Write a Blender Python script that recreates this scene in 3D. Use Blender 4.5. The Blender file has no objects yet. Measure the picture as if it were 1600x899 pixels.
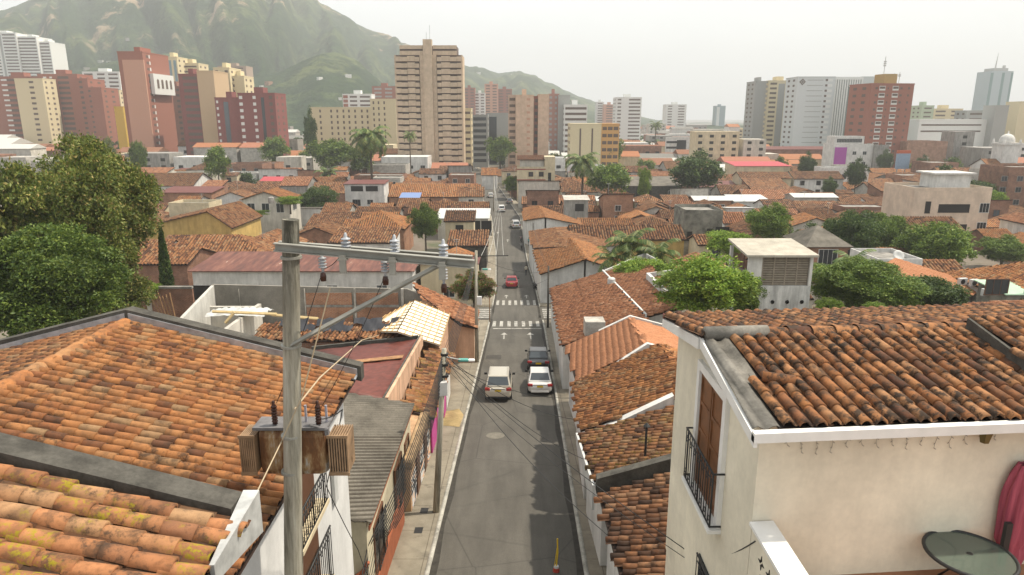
import bpy, bmesh, math, random
import numpy as np
from mathutils import Vector, Matrix

R = math.radians
rng = random.Random(7)
nrg = np.random.default_rng(7)
SC = bpy.context.scene
COL = SC.collection

# ------------------------------------------------------------------ camera
F, PITCH, CZ = 1067.0, R(13.95), 25.0          # focal length in photo pixels, tilt, camera height above the valley floor
cam_d = bpy.data.cameras.new('camera')
cam_d.sensor_width = 36.0
cam_d.lens = 36.0 * F / 1600.0
cam_d.clip_start, cam_d.clip_end = 0.1, 20000
cam = bpy.data.objects.new('camera', cam_d)
COL.objects.link(cam)
cam.location = (0, 0, CZ)
cam.rotation_euler = (R(90) - PITCH, 0, 0)
SC.camera = cam

# ------------------------------------------------------------------ sky, sun, exposure
SUN_DIR = Vector((0.54, 0.10, 1.0)).normalized()
w = bpy.data.worlds.new('World')
SC.world = w
w.use_nodes = True
nt = w.node_tree
nt.nodes.clear()
o_ = nt.nodes.new('ShaderNodeOutputWorld')
b_ = nt.nodes.new('ShaderNodeBackground')
sky = nt.nodes.new('ShaderNodeTexSky')
sky.sky_type = 'NISHITA'
sky.sun_disc = False
sky.sun_elevation = math.asin(SUN_DIR.z)
sky.sun_rotation = math.atan2(SUN_DIR.x, SUN_DIR.y)
sky.air_density, sky.dust_density, sky.ozone_density = 1.4, 6.0, 1.0
tc = nt.nodes.new('ShaderNodeTexCoord')
mp = nt.nodes.new('ShaderNodeMapping')
mp.inputs['Scale'].default_value = (1.0, 1.0, 2.6)
ns = nt.nodes.new('ShaderNodeTexNoise')
ns.inputs['Scale'].default_value = 1.7
ns.inputs['Detail'].default_value = 5
ns.inputs['Roughness'].default_value = 0.55
cr = nt.nodes.new('ShaderNodeValToRGB')
cr.color_ramp.elements[0].position, cr.color_ramp.elements[0].color = 0.30, (6.6, 6.95, 7.1, 1)
cr.color_ramp.elements[1].position, cr.color_ramp.elements[1].color = 0.68, (8.45, 8.6, 8.5, 1)
mx = nt.nodes.new('ShaderNodeMixRGB')
mx.inputs['Fac'].default_value = 0.86               # a thin, even layer of cloud in front of the blue
nt.links.new(tc.outputs['Generated'], mp.inputs['Vector'])
nt.links.new(mp.outputs['Vector'], ns.inputs['Vector'])
nt.links.new(ns.outputs['Fac'], cr.inputs['Fac'])
nt.links.new(sky.outputs['Color'], mx.inputs['Color1'])
nt.links.new(cr.outputs['Color'], mx.inputs['Color2'])
nt.links.new(mx.outputs['Color'], b_.inputs['Color'])
nt.links.new(b_.outputs['Background'], o_.inputs['Surface'])
b_.inputs['Strength'].default_value = 0.125

sl = bpy.data.lights.new('sun', 'SUN')
sl.energy, sl.angle, sl.color = 4.7, R(1.6), (1.0, 0.92, 0.78)
so = bpy.data.objects.new('sun', sl)
COL.objects.link(so)
so.rotation_euler = SUN_DIR.to_track_quat('Z', 'Y').to_euler()
so.location = (50, 0, 120)

SC.view_settings.view_transform = 'Standard'
SC.view_settings.look = 'None'
SC.view_settings.exposure = 0.42
SC.view_settings.gamma = 1.0
SC.render.engine = 'CYCLES'
SC.cycles.max_bounces = 6
SC.cycles.diffuse_bounces = 3
SC.cycles.glossy_bounces = 2
SC.cycles.transmission_bounces = 3
SC.cycles.volume_bounces = 0
SC.cycles.transparent_max_bounces = 6
SC.cycles.use_denoising = True

# ------------------------------------------------------------------ photo pixel -> place
cP, sP = math.cos(PITCH), math.sin(PITCH)
def ray(px, py):
    x, d = (px - 800) / F, (py - 449.5) / F
    return Vector((x, cP - d * sP, -(sP + d * cP)))
EYE = Vector((0, 0, CZ))
def atz(px, py, z): r = ray(px, py); return EYE + r * ((z - CZ) / r.z)
def atY(px, py, Y): r = ray(px, py); return EYE + r * (Y / r.y)
def atX(px, py, X): r = ray(px, py); return EYE + r * (X / r.x)
def proj(p):
    v = Vector(p) - EYE
    dep = v.y * cP - v.z * sP
    up = v.y * sP + v.z * cP
    return 800 + v.x / dep * F, 449.5 - up / dep * F, dep
GY = [-60, 0, 22, 43.6, 72, 116, 186, 9000]
GD = [11, 14.2, 16.5, 19, 21.8, 25, 25, 25]
def gz(Y): return CZ - float(np.interp(Y, GY, GD))
def atg(px, py, h=0.0):
    r = ray(px, py); lo, hi = 0.01, 6000.0
    for _ in range(60):
        m = (lo + hi) / 2
        if CZ + r.z * m > gz(r.y * m) + h: lo = m
        else: hi = m
    return EYE + r * lo

# ------------------------------------------------------------------ object helpers
def tag(o, label=None, cat=None, group=None, kind=None):
    if label: o['label'] = label
    if cat: o['category'] = cat
    if group: o['group'] = group
    if kind: o['kind'] = kind
    return o
def empty(name, loc=(0, 0, 0), rz=0.0, label=None, cat=None, group=None):
    o = bpy.data.objects.new(name, None)
    o.empty_display_size = 0.3
    COL.objects.link(o)
    o.location = loc
    o.rotation_euler = (0, 0, rz)
    return tag(o, label, cat, group)
def link(name, me, parent=None):
    o = bpy.data.objects.new(name, me)
    COL.objects.link(o)
    if parent: o.parent = parent
    return o
def copy_tree(o, parent=None):
    c = o.copy()
    COL.objects.link(c)
    if parent: c.parent = parent
    for ch in list(o.children): copy_tree(ch, c)
    return c

class MB:
    """collects simple solids, then links them as one mesh object"""
    def __init__(s): s.v, s.f, s.m, s.mats = [], [], [], []
    def mat(s, m):
        if m not in s.mats: s.mats.append(m)
        return s.mats.index(m)
    def add(s, vs, fs, m=None):
        n = len(s.v)
        k = s.mat(m) if m else 0
        s.v += [tuple(v) for v in vs]
        s.f += [tuple(i + n for i in f) for f in fs]
        s.m += [k] * len(fs)
        return s
    def box(s, c, size, rz=0.0, m=None, rx=0.0, ry=0.0):
        hx, hy, hz = size[0] / 2, size[1] / 2, size[2] / 2
        M = Matrix.Rotation(rz, 3, 'Z') @ Matrix.Rotation(ry, 3, 'Y') @ Matrix.Rotation(rx, 3, 'X')
        c = Vector(c)
        vs = [c + M @ Vector((x, y, z)) for z in (-hz, hz) for (x, y) in ((-hx, -hy), (hx, -hy), (hx, hy), (-hx, hy))]
        return s.add(vs, [(3, 2, 1, 0), (4, 5, 6, 7), (0, 1, 5, 4), (1, 2, 6, 5), (2, 3, 7, 6), (3, 0, 4, 7)], m)
    def bx(s, x0, x1, y0, y1, z0, z1, m=None):
        return s.box(((x0 + x1) / 2, (y0 + y1) / 2, (z0 + z1) / 2), (abs(x1 - x0), abs(y1 - y0), abs(z1 - z0)), m=m)
    def prism(s, top, bottom, m=None):
        n = len(top)
        fs = [tuple(range(n)), tuple(range(2 * n - 1, n - 1, -1))]
        fs += [(i, i + n, (i + 1) % n + n, (i + 1) % n) for i in range(n)]
        return s.add(list(top) + list(bottom), fs, m)
    def slab(s, poly, th, m=None):
        return s.prism([Vector(p) for p in poly], [Vector(p) - Vector((0, 0, th)) for p in poly], m)
    def poly(s, vs, m=None): return s.add(vs, [tuple(range(len(vs)))], m)
    def tube(s, pts, r, n=8, m=None, caps=True):
        pts = [Vector(p) for p in pts]
        rs = r if isinstance(r, (list, tuple)) else [r] * len(pts)
        vs, fs = [], []
        for i, p in enumerate(pts):
            t = (pts[min(i + 1, len(pts) - 1)] - pts[max(i - 1, 0)]).normalized()
            ref = Vector((0, 0, 1)) if abs(t.z) < 0.9 else Vector((1, 0, 0))
            a = t.cross(ref).normalized(); b = a.cross(t)
            for k in range(n):
                q = 2 * math.pi * k / n
                vs.append(p + (a * math.cos(q) + b * math.sin(q)) * rs[i])
        for i in range(len(pts) - 1):
            for k in range(n):
                fs.append((i * n + k, i * n + (k + 1) % n, (i + 1) * n + (k + 1) % n, (i + 1) * n + k))
        if caps:
            fs.append(tuple(range(n - 1, -1, -1)))
            fs.append(tuple(range((len(pts) - 1) * n, len(pts) * n)))
        return s.add(vs, fs, m)
    def lathe(s, c, prof, n=16, m=None, ax=None):
        """prof: list of (r, z); ax: optional 3x3 that turns the z axis"""
        c = Vector(c); vs, fs = [], []
        for (r, z) in prof:
            for k in range(n):
                q = 2 * math.pi * k / n
                p = Vector((r * math.cos(q), r * math.sin(q), z))
                vs.append(c + (ax @ p if ax else p))
        for i in range(len(prof) - 1):
            for k in range(n):
                fs.append((i * n + k, i * n + (k + 1) % n, (i + 1) * n + (k + 1) % n, (i + 1) * n + k))
        fs.append(tuple(range(n - 1, -1, -1)))
        fs.append(tuple(range((len(prof) - 1) * n, len(prof) * n)))
        return s.add(vs, fs, m)
    def build(s, name, m=None, parent=None, smooth=False, bevel=0.0):
        me = bpy.data.meshes.new(name)
        me.from_pydata(s.v, [], s.f)
        mats = s.mats if s.mats else [m]
        for q in mats: me.materials.append(q)
        if len(mats) > 1: me.polygons.foreach_set('material_index', s.m)
        if smooth: me.polygons.foreach_set('use_smooth', [True] * len(me.polygons))
        me.update()
        o = link(name, me, parent)
        if bevel:
            b = o.modifiers.new('bevel', 'BEVEL'); b.width = bevel; b.segments = 2; b.limit_method = 'ANGLE'
        return o

def np_mesh(name, V, Q, mat, uv=None, slots=None, smooth=False):
    """mesh from numpy arrays of vertices and quads; uv is one (u, v) per face"""
    me = bpy.data.meshes.new(name)
    nf = len(Q)
    me.vertices.add(len(V)); me.vertices.foreach_set('co', np.ascontiguousarray(V, np.float32).ravel())
    me.loops.add(nf * 4); me.loops.foreach_set('vertex_index', np.ascontiguousarray(Q, np.int32).ravel())
    me.polygons.add(nf); me.polygons.foreach_set('loop_start', np.arange(nf, dtype=np.int32) * 4)
    for m in (mat if isinstance(mat, (list, tuple)) else [mat]): me.materials.append(m)
    if slots is not None: me.polygons.foreach_set('material_index', np.ascontiguousarray(slots, np.int32))
    if smooth: me.polygons.foreach_set('use_smooth', np.ones(nf, bool))
    if uv is not None:
        l = me.uv_layers.new(name='UVMap')
        l.data.foreach_set('uv', np.ascontiguousarray(np.repeat(uv, 4, axis=0), np.float32).ravel())
    me.update(calc_edges=True)
    me.validate()
    return me

# ------------------------------------------------------------------ materials
def mat_new(name):
    m = bpy.data.materials.new(name)
    m.use_nodes = True
    nt = m.node_tree
    return m, nt, nt.nodes['Principled BSDF']
def nd(nt, t, **kw):
    n = nt.nodes.new(t)
    for k, v in kw.items():
        if k in n.inputs: n.inputs[k].default_value = v
        else: setattr(n, k, v)
    return n
def ramp(nt, src, stops, interp='LINEAR'):
    r = nt.nodes.new('ShaderNodeValToRGB')
    r.color_ramp.interpolation = interp
    e = r.color_ramp.elements
    while len(e) < len(stops): e.new(0.5)
    for x, (p, c) in zip(e, stops):
        x.position = p
        x.color = (c, c, c, 1) if not isinstance(c, (tuple, list)) else (*c, 1)
    nt.links.new(src, r.inputs['Fac'])
    return r.outputs['Color']
def mixc(nt, fac, a, b, mode='MIX'):
    x = nt.nodes.new('ShaderNodeMixRGB'); x.blend_type = mode
    for i, s in ((0, fac), (1, a), (2, b)):
        if isinstance(s, (int, float)): x.inputs[i].default_value = s
        elif isinstance(s, tuple): x.inputs[i].default_value = (*s, 1)
        else: nt.links.new(s, x.inputs[i])
    return x.outputs['Color']
def coords(nt, scale=(1, 1, 1), kind='Object', rand=True):
    t = nt.nodes.new('ShaderNodeTexCoord')
    mp = nt.nodes.new('ShaderNodeMapping')
    mp.inputs['Scale'].default_value = scale
    nt.links.new(t.outputs[kind], mp.inputs['Vector'])
    if rand:
        oi = nt.nodes.new('ShaderNodeObjectInfo')
        ml = nt.nodes.new('ShaderNodeMath'); ml.operation = 'MULTIPLY'; ml.inputs[1].default_value = 57.0
        nt.links.new(oi.outputs['Random'], ml.inputs[0])
        nt.links.new(ml.outputs[0], mp.inputs['Location'])
    return mp.outputs['Vector']
def noise(nt, vec, scale, detail=4, rough=0.6):
    n = nd(nt, 'ShaderNodeTexNoise', Scale=scale, Detail=detail, Roughness=rough)
    nt.links.new(vec, n.inputs['Vector'])
    return n.outputs['Fac']
def bump(nt, bsdf, h, strength, dist=0.02):
    b = nd(nt, 'ShaderNodeBump', Strength=strength, Distance=dist)
    nt.links.new(h, b.inputs['Height'])
    nt.links.new(b.outputs['Normal'], bsdf.inputs['Normal'])

MC = {}
def plaster(rgb, dirt_or_shade=0.35, rough=0.9, key='plaster'):
    k = (key, rgb, dirt_or_shade)
    if k in MC: return MC[k]
    m, nt, b = mat_new(key)
    v = coords(nt)
    vs = coords(nt, (1.0, 1.0, 0.16))
    big = ramp(nt, noise(nt, v, 0.5, 6, .65), [(0.35, 0.74), (0.7, 1.0)])
    streak = ramp(nt, noise(nt, vs, 1.6, 5, 0.7), [(0.36, 1.0 - dirt_or_shade), (0.60, 1.0)])
    fine = ramp(nt, noise(nt, v, 9, 3), [(0.3, 0.93), (0.7, 1.0)])
    c = mixc(nt, 1.0, rgb, big, 'MULTIPLY')
    c = mixc(nt, 0.7, c, streak, 'MULTIPLY')
    c = mixc(nt, 1.0, c, fine, 'MULTIPLY')
    nt.links.new(c, b.inputs['Base Color'])
    b.inputs['Roughness'].default_value = rough
    b.inputs['Specular IOR Level'].default_value = 0.2
    bump(nt, b, noise(nt, v, 14, 3), 0.25, 0.01)
    MC[k] = m
    return m
def brick(c1=(0.30, 0.13, 0.075), c2=(0.22, 0.09, 0.05), mortar=(0.27, 0.23, 0.19), scale=1.0, key='brick'):
    k = (key, c1, c2, scale)
    if k in MC: return MC[k]
    m, nt, b = mat_new(key)
    t = nt.nodes.new('ShaderNodeTexCoord')
    sp = nt.nodes.new('ShaderNodeSeparateXYZ'); nt.links.new(t.outputs['Object'], sp.inputs[0])
    ad = nt.nodes.new('ShaderNodeMath'); nt.links.new(sp.outputs['X'], ad.inputs[0]); nt.links.new(sp.outputs['Y'], ad.inputs[1])
    cb = nt.nodes.new('ShaderNodeCombineXYZ'); nt.links.new(ad.outputs[0], cb.inputs['X']); nt.links.new(sp.outputs['Z'], cb.inputs['Y'])
    br = nd(nt, 'ShaderNodeTexBrick', Scale=1.0)
    br.inputs['Color1'].default_value = (*c1, 1); br.inputs['Color2'].default_value = (*c2, 1); br.inputs['Mortar'].default_value = (*mortar, 1)
    br.inputs['Brick Width'].default_value = 0.30 * scale; br.inputs['Row Height'].default_value = 0.11 * scale
    br.inputs['Mortar Size'].default_value = 0.014 * scale
    nt.links.new(cb.outputs[0], br.inputs['Vector'])
    v = coords(nt)
    c = mixc(nt, 1.0, br.outputs['Color'], ramp(nt, noise(nt, v, 0.6, 6, 0.7), [(0.35, 0.62), (0.65, 1.1)]), 'MULTIPLY')
    nt.links.new(c, b.inputs['Base Color'])
    b.inputs['Roughness'].default_value = 0.92
    b.inputs['Specular IOR Level'].default_value = 0.15
    bump(nt, b, br.outputs['Fac'], -0.4, 0.01)
    MC[k] = m
    return m
def concrete(rgb=(0.30, 0.28, 0.25), dark=0.45, key='concrete', sc=0.8):
    k = (key, rgb, dark, sc)
    if k in MC: return MC[k]
    m, nt, b = mat_new(key)
    v = coords(nt)
    c = mixc(nt, 1.0, rgb, ramp(nt, noise(nt, v, sc, 7, 0.7), [(0.36, dark), (0.62, 1.05)]), 'MULTIPLY')
    c = mixc(nt, 1.0, c, ramp(nt, noise(nt, v, 18, 3), [(0.3, 0.8), (0.7, 1.08)]), 'MULTIPLY')
    nt.links.new(c, b.inputs['Base Color'])
    b.inputs['Roughness'].default_value = 0.9
    b.inputs['Specular IOR Level'].default_value = 0.2
    bump(nt, b, noise(nt, v, 22, 4), 0.4, 0.01)
    MC[k] = m
    return m
def plain(name, rgb, rough=0.6, metal=0.0, var=0.15, spec=0.3):
    k = ('plain', name, rgb, rough)
    if k in MC: return MC[k]
    m, nt, b = mat_new(name)
    v = coords(nt)
    c = mixc(nt, 1.0, rgb, ramp(nt, noise(nt, v, 3.0, 5), [(0.3, 1 - var), (0.7, 1.0)]), 'MULTIPLY')
    nt.links.new(c, b.inputs['Base Color'])
    b.inputs['Roughness'].default_value = rough
    b.inputs['Metallic'].default_value = metal
    b.inputs['Specular IOR Level'].default_value = spec
    MC[k] = m
    return m
def glass_dark(name='window_glass', rgb=(0.03, 0.035, 0.04), rough=0.12):
    k = ('glass', name, rgb)
    if k in MC: return MC[k]
    m, nt, b = mat_new(name)
    oi = nt.nodes.new('ShaderNodeObjectInfo')
    c = mixc(nt, 1.0, rgb, ramp(nt, oi.outputs['Random'], [(0.0, 0.5), (0.7, 1.2), (1.0, 3.0)]), 'MULTIPLY')
    nt.links.new(c, b.inputs['Base Color'])
    b.inputs['Roughness'].default_value = rough
    b.inputs['Specular IOR Level'].default_value = 0.5
    MC[k] = m
    return m

def tile_mat(name, stops, stain=0.5, stain_scale=0.6, moss=0.0, tone=1.0, cover=0.0, obj_var=0.25):
    """barrel tiles; the UV of each tile carries its column and row, so each tile has a clay colour of its own"""
    m, nt, b = mat_new(name)
    uv = nt.nodes.new('ShaderNodeUVMap')
    fl = nt.nodes.new('ShaderNodeVectorMath'); fl.operation = 'FLOOR'
    nt.links.new(uv.outputs['UV'], fl.inputs[0])
    oi = nt.nodes.new('ShaderNodeObjectInfo')
    ad = nt.nodes.new('ShaderNodeVectorMath'); ad.operation = 'ADD'
    ml = nt.nodes.new('ShaderNodeMath'); ml.operation = 'MULTIPLY'; ml.inputs[1].default_value = 411.0
    nt.links.new(oi.outputs['Random'], ml.inputs[0])
    nt.links.new(fl.outputs[0], ad.inputs[0]); nt.links.new(ml.outputs[0], ad.inputs[1])
    wn = nd(nt, 'ShaderNodeTexWhiteNoise', noise_dimensions='3D')
    nt.links.new(ad.outputs[0], wn.inputs['Vector'])
    c = ramp(nt, wn.outputs['Value'], stops)
    v = coords(nt)
    # clay mottling inside a tile
    c = mixc(nt, 1.0, c, ramp(nt, noise(nt, v, 11, 5, 0.65), [(0.30, 0.62), (0.55, 1.0), (0.8, 1.12)]), 'MULTIPLY')
    # weathered patches of black lichen over many tiles
    st = noise(nt, v, stain_scale, 8, 0.72)
    st2 = noise(nt, v, 5.5, 6, 0.7)
    mm = nt.nodes.new('ShaderNodeMath'); mm.operation = 'MULTIPLY'
    nt.links.new(ramp(nt, st, [(0.40 - cover, 0.35), (0.60 - cover, 1.0)]), mm.inputs[0])
    nt.links.new(ramp(nt, st2, [(0.46 - cover * .5, 0.0), (0.575 - cover * .5, 1.0)]), mm.inputs[1])
    m2 = nt.nodes.new('ShaderNodeMath'); m2.operation = 'MULTIPLY'; m2.inputs[1].default_value = stain
    nt.links.new(mm.outputs[0], m2.inputs[0])
    c = mixc(nt, m2.outputs[0], c, (0.050, 0.034, 0.024))
    if moss:
        mo = nt.nodes.new('ShaderNodeMath'); mo.operation = 'MULTIPLY'
        nt.links.new(ramp(nt, noise(nt, v, 1.4, 4, 0.6), [(0.50, 0.0), (0.62, 1.0)]), mo.inputs[0])
        nt.links.new(ramp(nt, noise(nt, v, 14, 6, 0.75), [(0.50, 0.0), (0.57, moss)]), mo.inputs[1])
        c = mixc(nt, mo.outputs[0], c, (0.27, 0.225, 0.012))
    c = mixc(nt, 1.0, c, ramp(nt, oi.outputs['Random'], [(0.0, tone * .86 * (1 - obj_var)), (1.0, tone * .86 * (1 + obj_var * 0.5))]), 'MULTIPLY')
    nt.links.new(c, b.inputs['Base Color'])
    b.inputs['Roughness'].default_value = 0.88
    b.inputs['Specular IOR Level'].default_value = 0.2
    bump(nt, b, noise(nt, v, 30, 4), 0.25, 0.006)
    return m
def far_tile_mat(name, stops, stain=0.5, tone=1.0, obj_var=0.3):
    """the same clay for roofs too far away to show tiles one by one: UV still counts columns and rows, barrels are a bump"""
    m = tile_mat(name, stops, stain, 0.35, 0, tone, obj_var=obj_var)
    nt = m.node_tree; b = nt.nodes['Principled BSDF']
    uv = nt.nodes.new('ShaderNodeUVMap')
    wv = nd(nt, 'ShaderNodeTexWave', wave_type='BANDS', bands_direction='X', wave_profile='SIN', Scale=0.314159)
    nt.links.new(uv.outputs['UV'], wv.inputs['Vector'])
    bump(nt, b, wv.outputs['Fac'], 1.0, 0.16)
    old = b.inputs['Base Color'].links[0].from_socket                 # shade in the channels between the barrels, painted into the colour
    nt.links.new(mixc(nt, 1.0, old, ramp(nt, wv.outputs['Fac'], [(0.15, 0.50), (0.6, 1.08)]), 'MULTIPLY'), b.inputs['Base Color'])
    return m

OLD = [(0.0, (0.075, 0.038, 0.024)), (0.20, (0.19, 0.080, 0.040)), (0.45, (0.30, 0.132, 0.058)), (0.75, (0.355, 0.165, 0.072)), (0.92, (0.29, 0.175, 0.095)), (1.0, (0.40, 0.24, 0.13))]
ORANGE = [(0.0, (0.15, 0.068, 0.038)), (0.12, (0.31, 0.122, 0.050)), (0.45, (0.42, 0.178, 0.066)), (0.8, (0.45, 0.205, 0.080)), (1.0, (0.35, 0.215, 0.112))]
RED = [(0.0, (0.18, 0.078, 0.046)), (0.3, (0.35, 0.145, 0.070)), (0.8, (0.42, 0.185, 0.090)), (1.0, (0.48, 0.26, 0.15))]
BROWN = [(0.0, (0.04, 0.024, 0.017)), (0.3, (0.145, 0.066, 0.034)), (0.7, (0.26, 0.115, 0.052)), (1.0, (0.30, 0.165, 0.09))]
NEW = [(0.0, (0.47, 0.205, 0.10)), (1.0, (0.53, 0.245, 0.125))]
TM = {
    'old': tile_mat('old_tile', OLD, 0.80), 'orange': tile_mat('orange_tile', ORANGE, 0.85, 0.7, tone=1.0),
    'mossy': tile_mat('mossy_tile', [(0.0, (0.20, 0.10, 0.06)), (0.3, (0.36, 0.155, 0.068)), (0.7, (0.42, 0.19, 0.085)), (1.0, (0.40, 0.24, 0.125))], 0.95, 1.3, .85), 'red': tile_mat('red_tile', RED, 0.55), 'brown': tile_mat('brown_tile', BROWN, 0.85),
    'moss2': tile_mat('lichen_tile', OLD, 0.75, 0.7, 0.55), 'new': tile_mat('new_tile', NEW, 0.15, 0.4, tone=1.0, obj_var=0.0),
}
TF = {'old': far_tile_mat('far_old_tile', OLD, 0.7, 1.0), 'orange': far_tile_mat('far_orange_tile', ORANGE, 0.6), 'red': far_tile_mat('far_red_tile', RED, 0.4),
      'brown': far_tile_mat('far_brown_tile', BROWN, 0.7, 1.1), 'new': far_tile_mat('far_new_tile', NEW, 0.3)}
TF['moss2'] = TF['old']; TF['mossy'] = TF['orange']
M_DECK = plain('roof_deck', (0.045, 0.027, 0.02), 0.95, var=0.4)
M_MORTAR = concrete((0.22, 0.18, 0.15), 0.5, 'mortar', 2.0)

# ------------------------------------------------------------------ tiled roofs
def plane_axes(poly):
    P = [Vector(p) for p in poly]
    n = Vector((0, 0, 0))
    for i in range(len(P)): n += P[i].cross(P[(i + 1) % len(P)])
    n.normalize()
    if n.z < 0: n = -n
    up = Vector((0, 0, 1)) - n * n.z
    up = up.normalized() if up.length > 1e-4 else Vector((0, 1, 0))
    ac = up.cross(n).normalized()
    return n, up, ac
def inside(U, V, pu):
    r = np.zeros(U.shape, bool)
    n = len(pu)
    for i in range(n):
        x0, y0 = pu[i]; x1, y1 = pu[(i + 1) % n]
        if y0 == y1: continue
        c = ((y0 > V) != (y1 > V)) & (U < (x1 - x0) * (V - y0) / (y1 - y0) + x0)
        r ^= c
    return r
def tiles(poly, lod, tw, tl, seed=0, jit=1.0, flat=False):
    """numpy verts, quads, per-face uv and slots for the barrel tiles that cover one roof plane"""
    n, up, ac = plane_axes(poly)
    P = [Vector(p) for p in poly]
    o = min(P, key=lambda p: p.z)
    pu = [((p - o).dot(ac), (p - o).dot(up)) for p in P]
    u0, u1 = min(p[0] for p in pu), max(p[0] for p in pu)
    v0, v1 = min(p[1] for p in pu), max(p[1] for p in pu)
    nu, nv = max(1, int(round((u1 - u0) / tw))), max(1, int(round((v1 - v0) / tl)))
    gu = u0 + (np.arange(nu) + 0.5) * (u1 - u0) / nu
    gv = v0 + (np.arange(nv)) * (v1 - v0) / nv
    U, V = np.meshgrid(gu, gv)
    I, J = np.meshgrid(np.arange(nu), np.arange(nv))
    ok = inside(U, V + tl * 0.5, pu)
    U, V, I, J = U[ok], V[ok], I[ok], J[ok]
    sag = np.zeros(U.shape)
    if len(P) == 4:                                               # a twisted slope: let the tiles follow it
        A = np.array([[1, p[0], p[1], p[0] * p[1]] for p in pu]); res = np.array([(p - o).dot(n) for p in P])
        co = np.linalg.lstsq(A, res, rcond=None)[0]
        sag = co[0] + co[1] * U + co[2] * (V + tl * .5) + co[3] * U * (V + tl * .5)
    g = np.random.default_rng(seed)
    k = len(U)
    if k == 0: return None
    # columns wander a little and tiles sit unevenly, as on hand-laid roofs
    wob = g.normal(0, 0.014 * jit, nu)[I] * np.sin(V * 0.7 + g.uniform(0, 6, nu)[I])
    U = U + wob + g.normal(0, 0.006 * jit, k)
    V = V + g.normal(0, 0.016 * jit, k) + g.normal(0, 0.03 * jit, nu)[I]
    Hh = np.abs(g.normal(0, 0.008 * jit, k)) + sag; rot = g.normal(0, 0.02 * jit, k)
    na = [8, 5, 4][lod]
    th = np.linspace(0, math.pi, na)
    L = tl * 1.22
    r0, r1, ht = tw * (0.47 if flat else 0.40), tw * (.44 if flat else 0.34), tw * (0.17 if flat else 0.38)
    rows = []                                                     # template rows of points (a, b, h)
    if lod < 2:
        rows.append(np.stack([np.cos(th) * r0 * 0.82, np.zeros(na), np.sin(th) * ht * 0.80 + 0.012], 1))
    rows.append(np.stack([np.cos(th) * r0, np.zeros(na), np.sin(th) * ht + 0.030], 1))
    if lod == 0: rows.append(np.stack([np.cos(th) * (r0 + r1) / 2, np.full(na, L * 0.5), np.sin(th) * ht * 0.97 + 0.016], 1))
    rows.append(np.stack([np.cos(th) * r1, np.full(na, L), np.sin(th) * ht * 0.9 + 0.002], 1))
    T = np.concatenate(rows)
    nr = len(rows)
    q = [(r * na + i, r * na + i + 1, (r + 1) * na + i + 1, (r + 1) * na + i) for r in range(nr - 1) for i in range(na - 1)]
    slot = [0] * len(q)
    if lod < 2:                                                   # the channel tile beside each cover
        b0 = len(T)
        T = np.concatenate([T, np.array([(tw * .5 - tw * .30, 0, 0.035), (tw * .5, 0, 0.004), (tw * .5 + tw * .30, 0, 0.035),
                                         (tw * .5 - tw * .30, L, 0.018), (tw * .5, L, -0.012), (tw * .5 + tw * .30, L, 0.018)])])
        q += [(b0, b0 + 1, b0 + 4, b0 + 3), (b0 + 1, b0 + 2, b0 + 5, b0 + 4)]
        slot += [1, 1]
    nt_ = len(T)
    a = U[:, None] + T[None, :, 0] * np.cos(rot)[:, None] - T[None, :, 1] * np.sin(rot)[:, None]
    bb = V[:, None] + T[None, :, 1]
    h = Hh[:, None] + T[None, :, 2]
    W_ = np.array(o)[None, None] + a[..., None] * np.array(ac) + bb[..., None] * np.array(up) + h[..., None] * np.array(n)
    Vv = W_.reshape(-1, 3)
    Q = (np.arange(k)[:, None, None] * nt_ + np.array(q)[None]).reshape(-1, 4)
    uv = np.repeat(np.stack([I + 0.5, J + 0.5], 1), len(q), axis=0)
    return Vv, Q, uv, np.tile(np.array(slot), k)
def far_plane(poly, tw, tl):
    n, up, ac = plane_axes(poly)
    P = [Vector(p) for p in poly]
    o = min(P, key=lambda p: p.z)
    uv = [((p - o).dot(ac) / tw, (p - o).dot(up) / tl) for p in P]
    return P, uv

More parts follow.
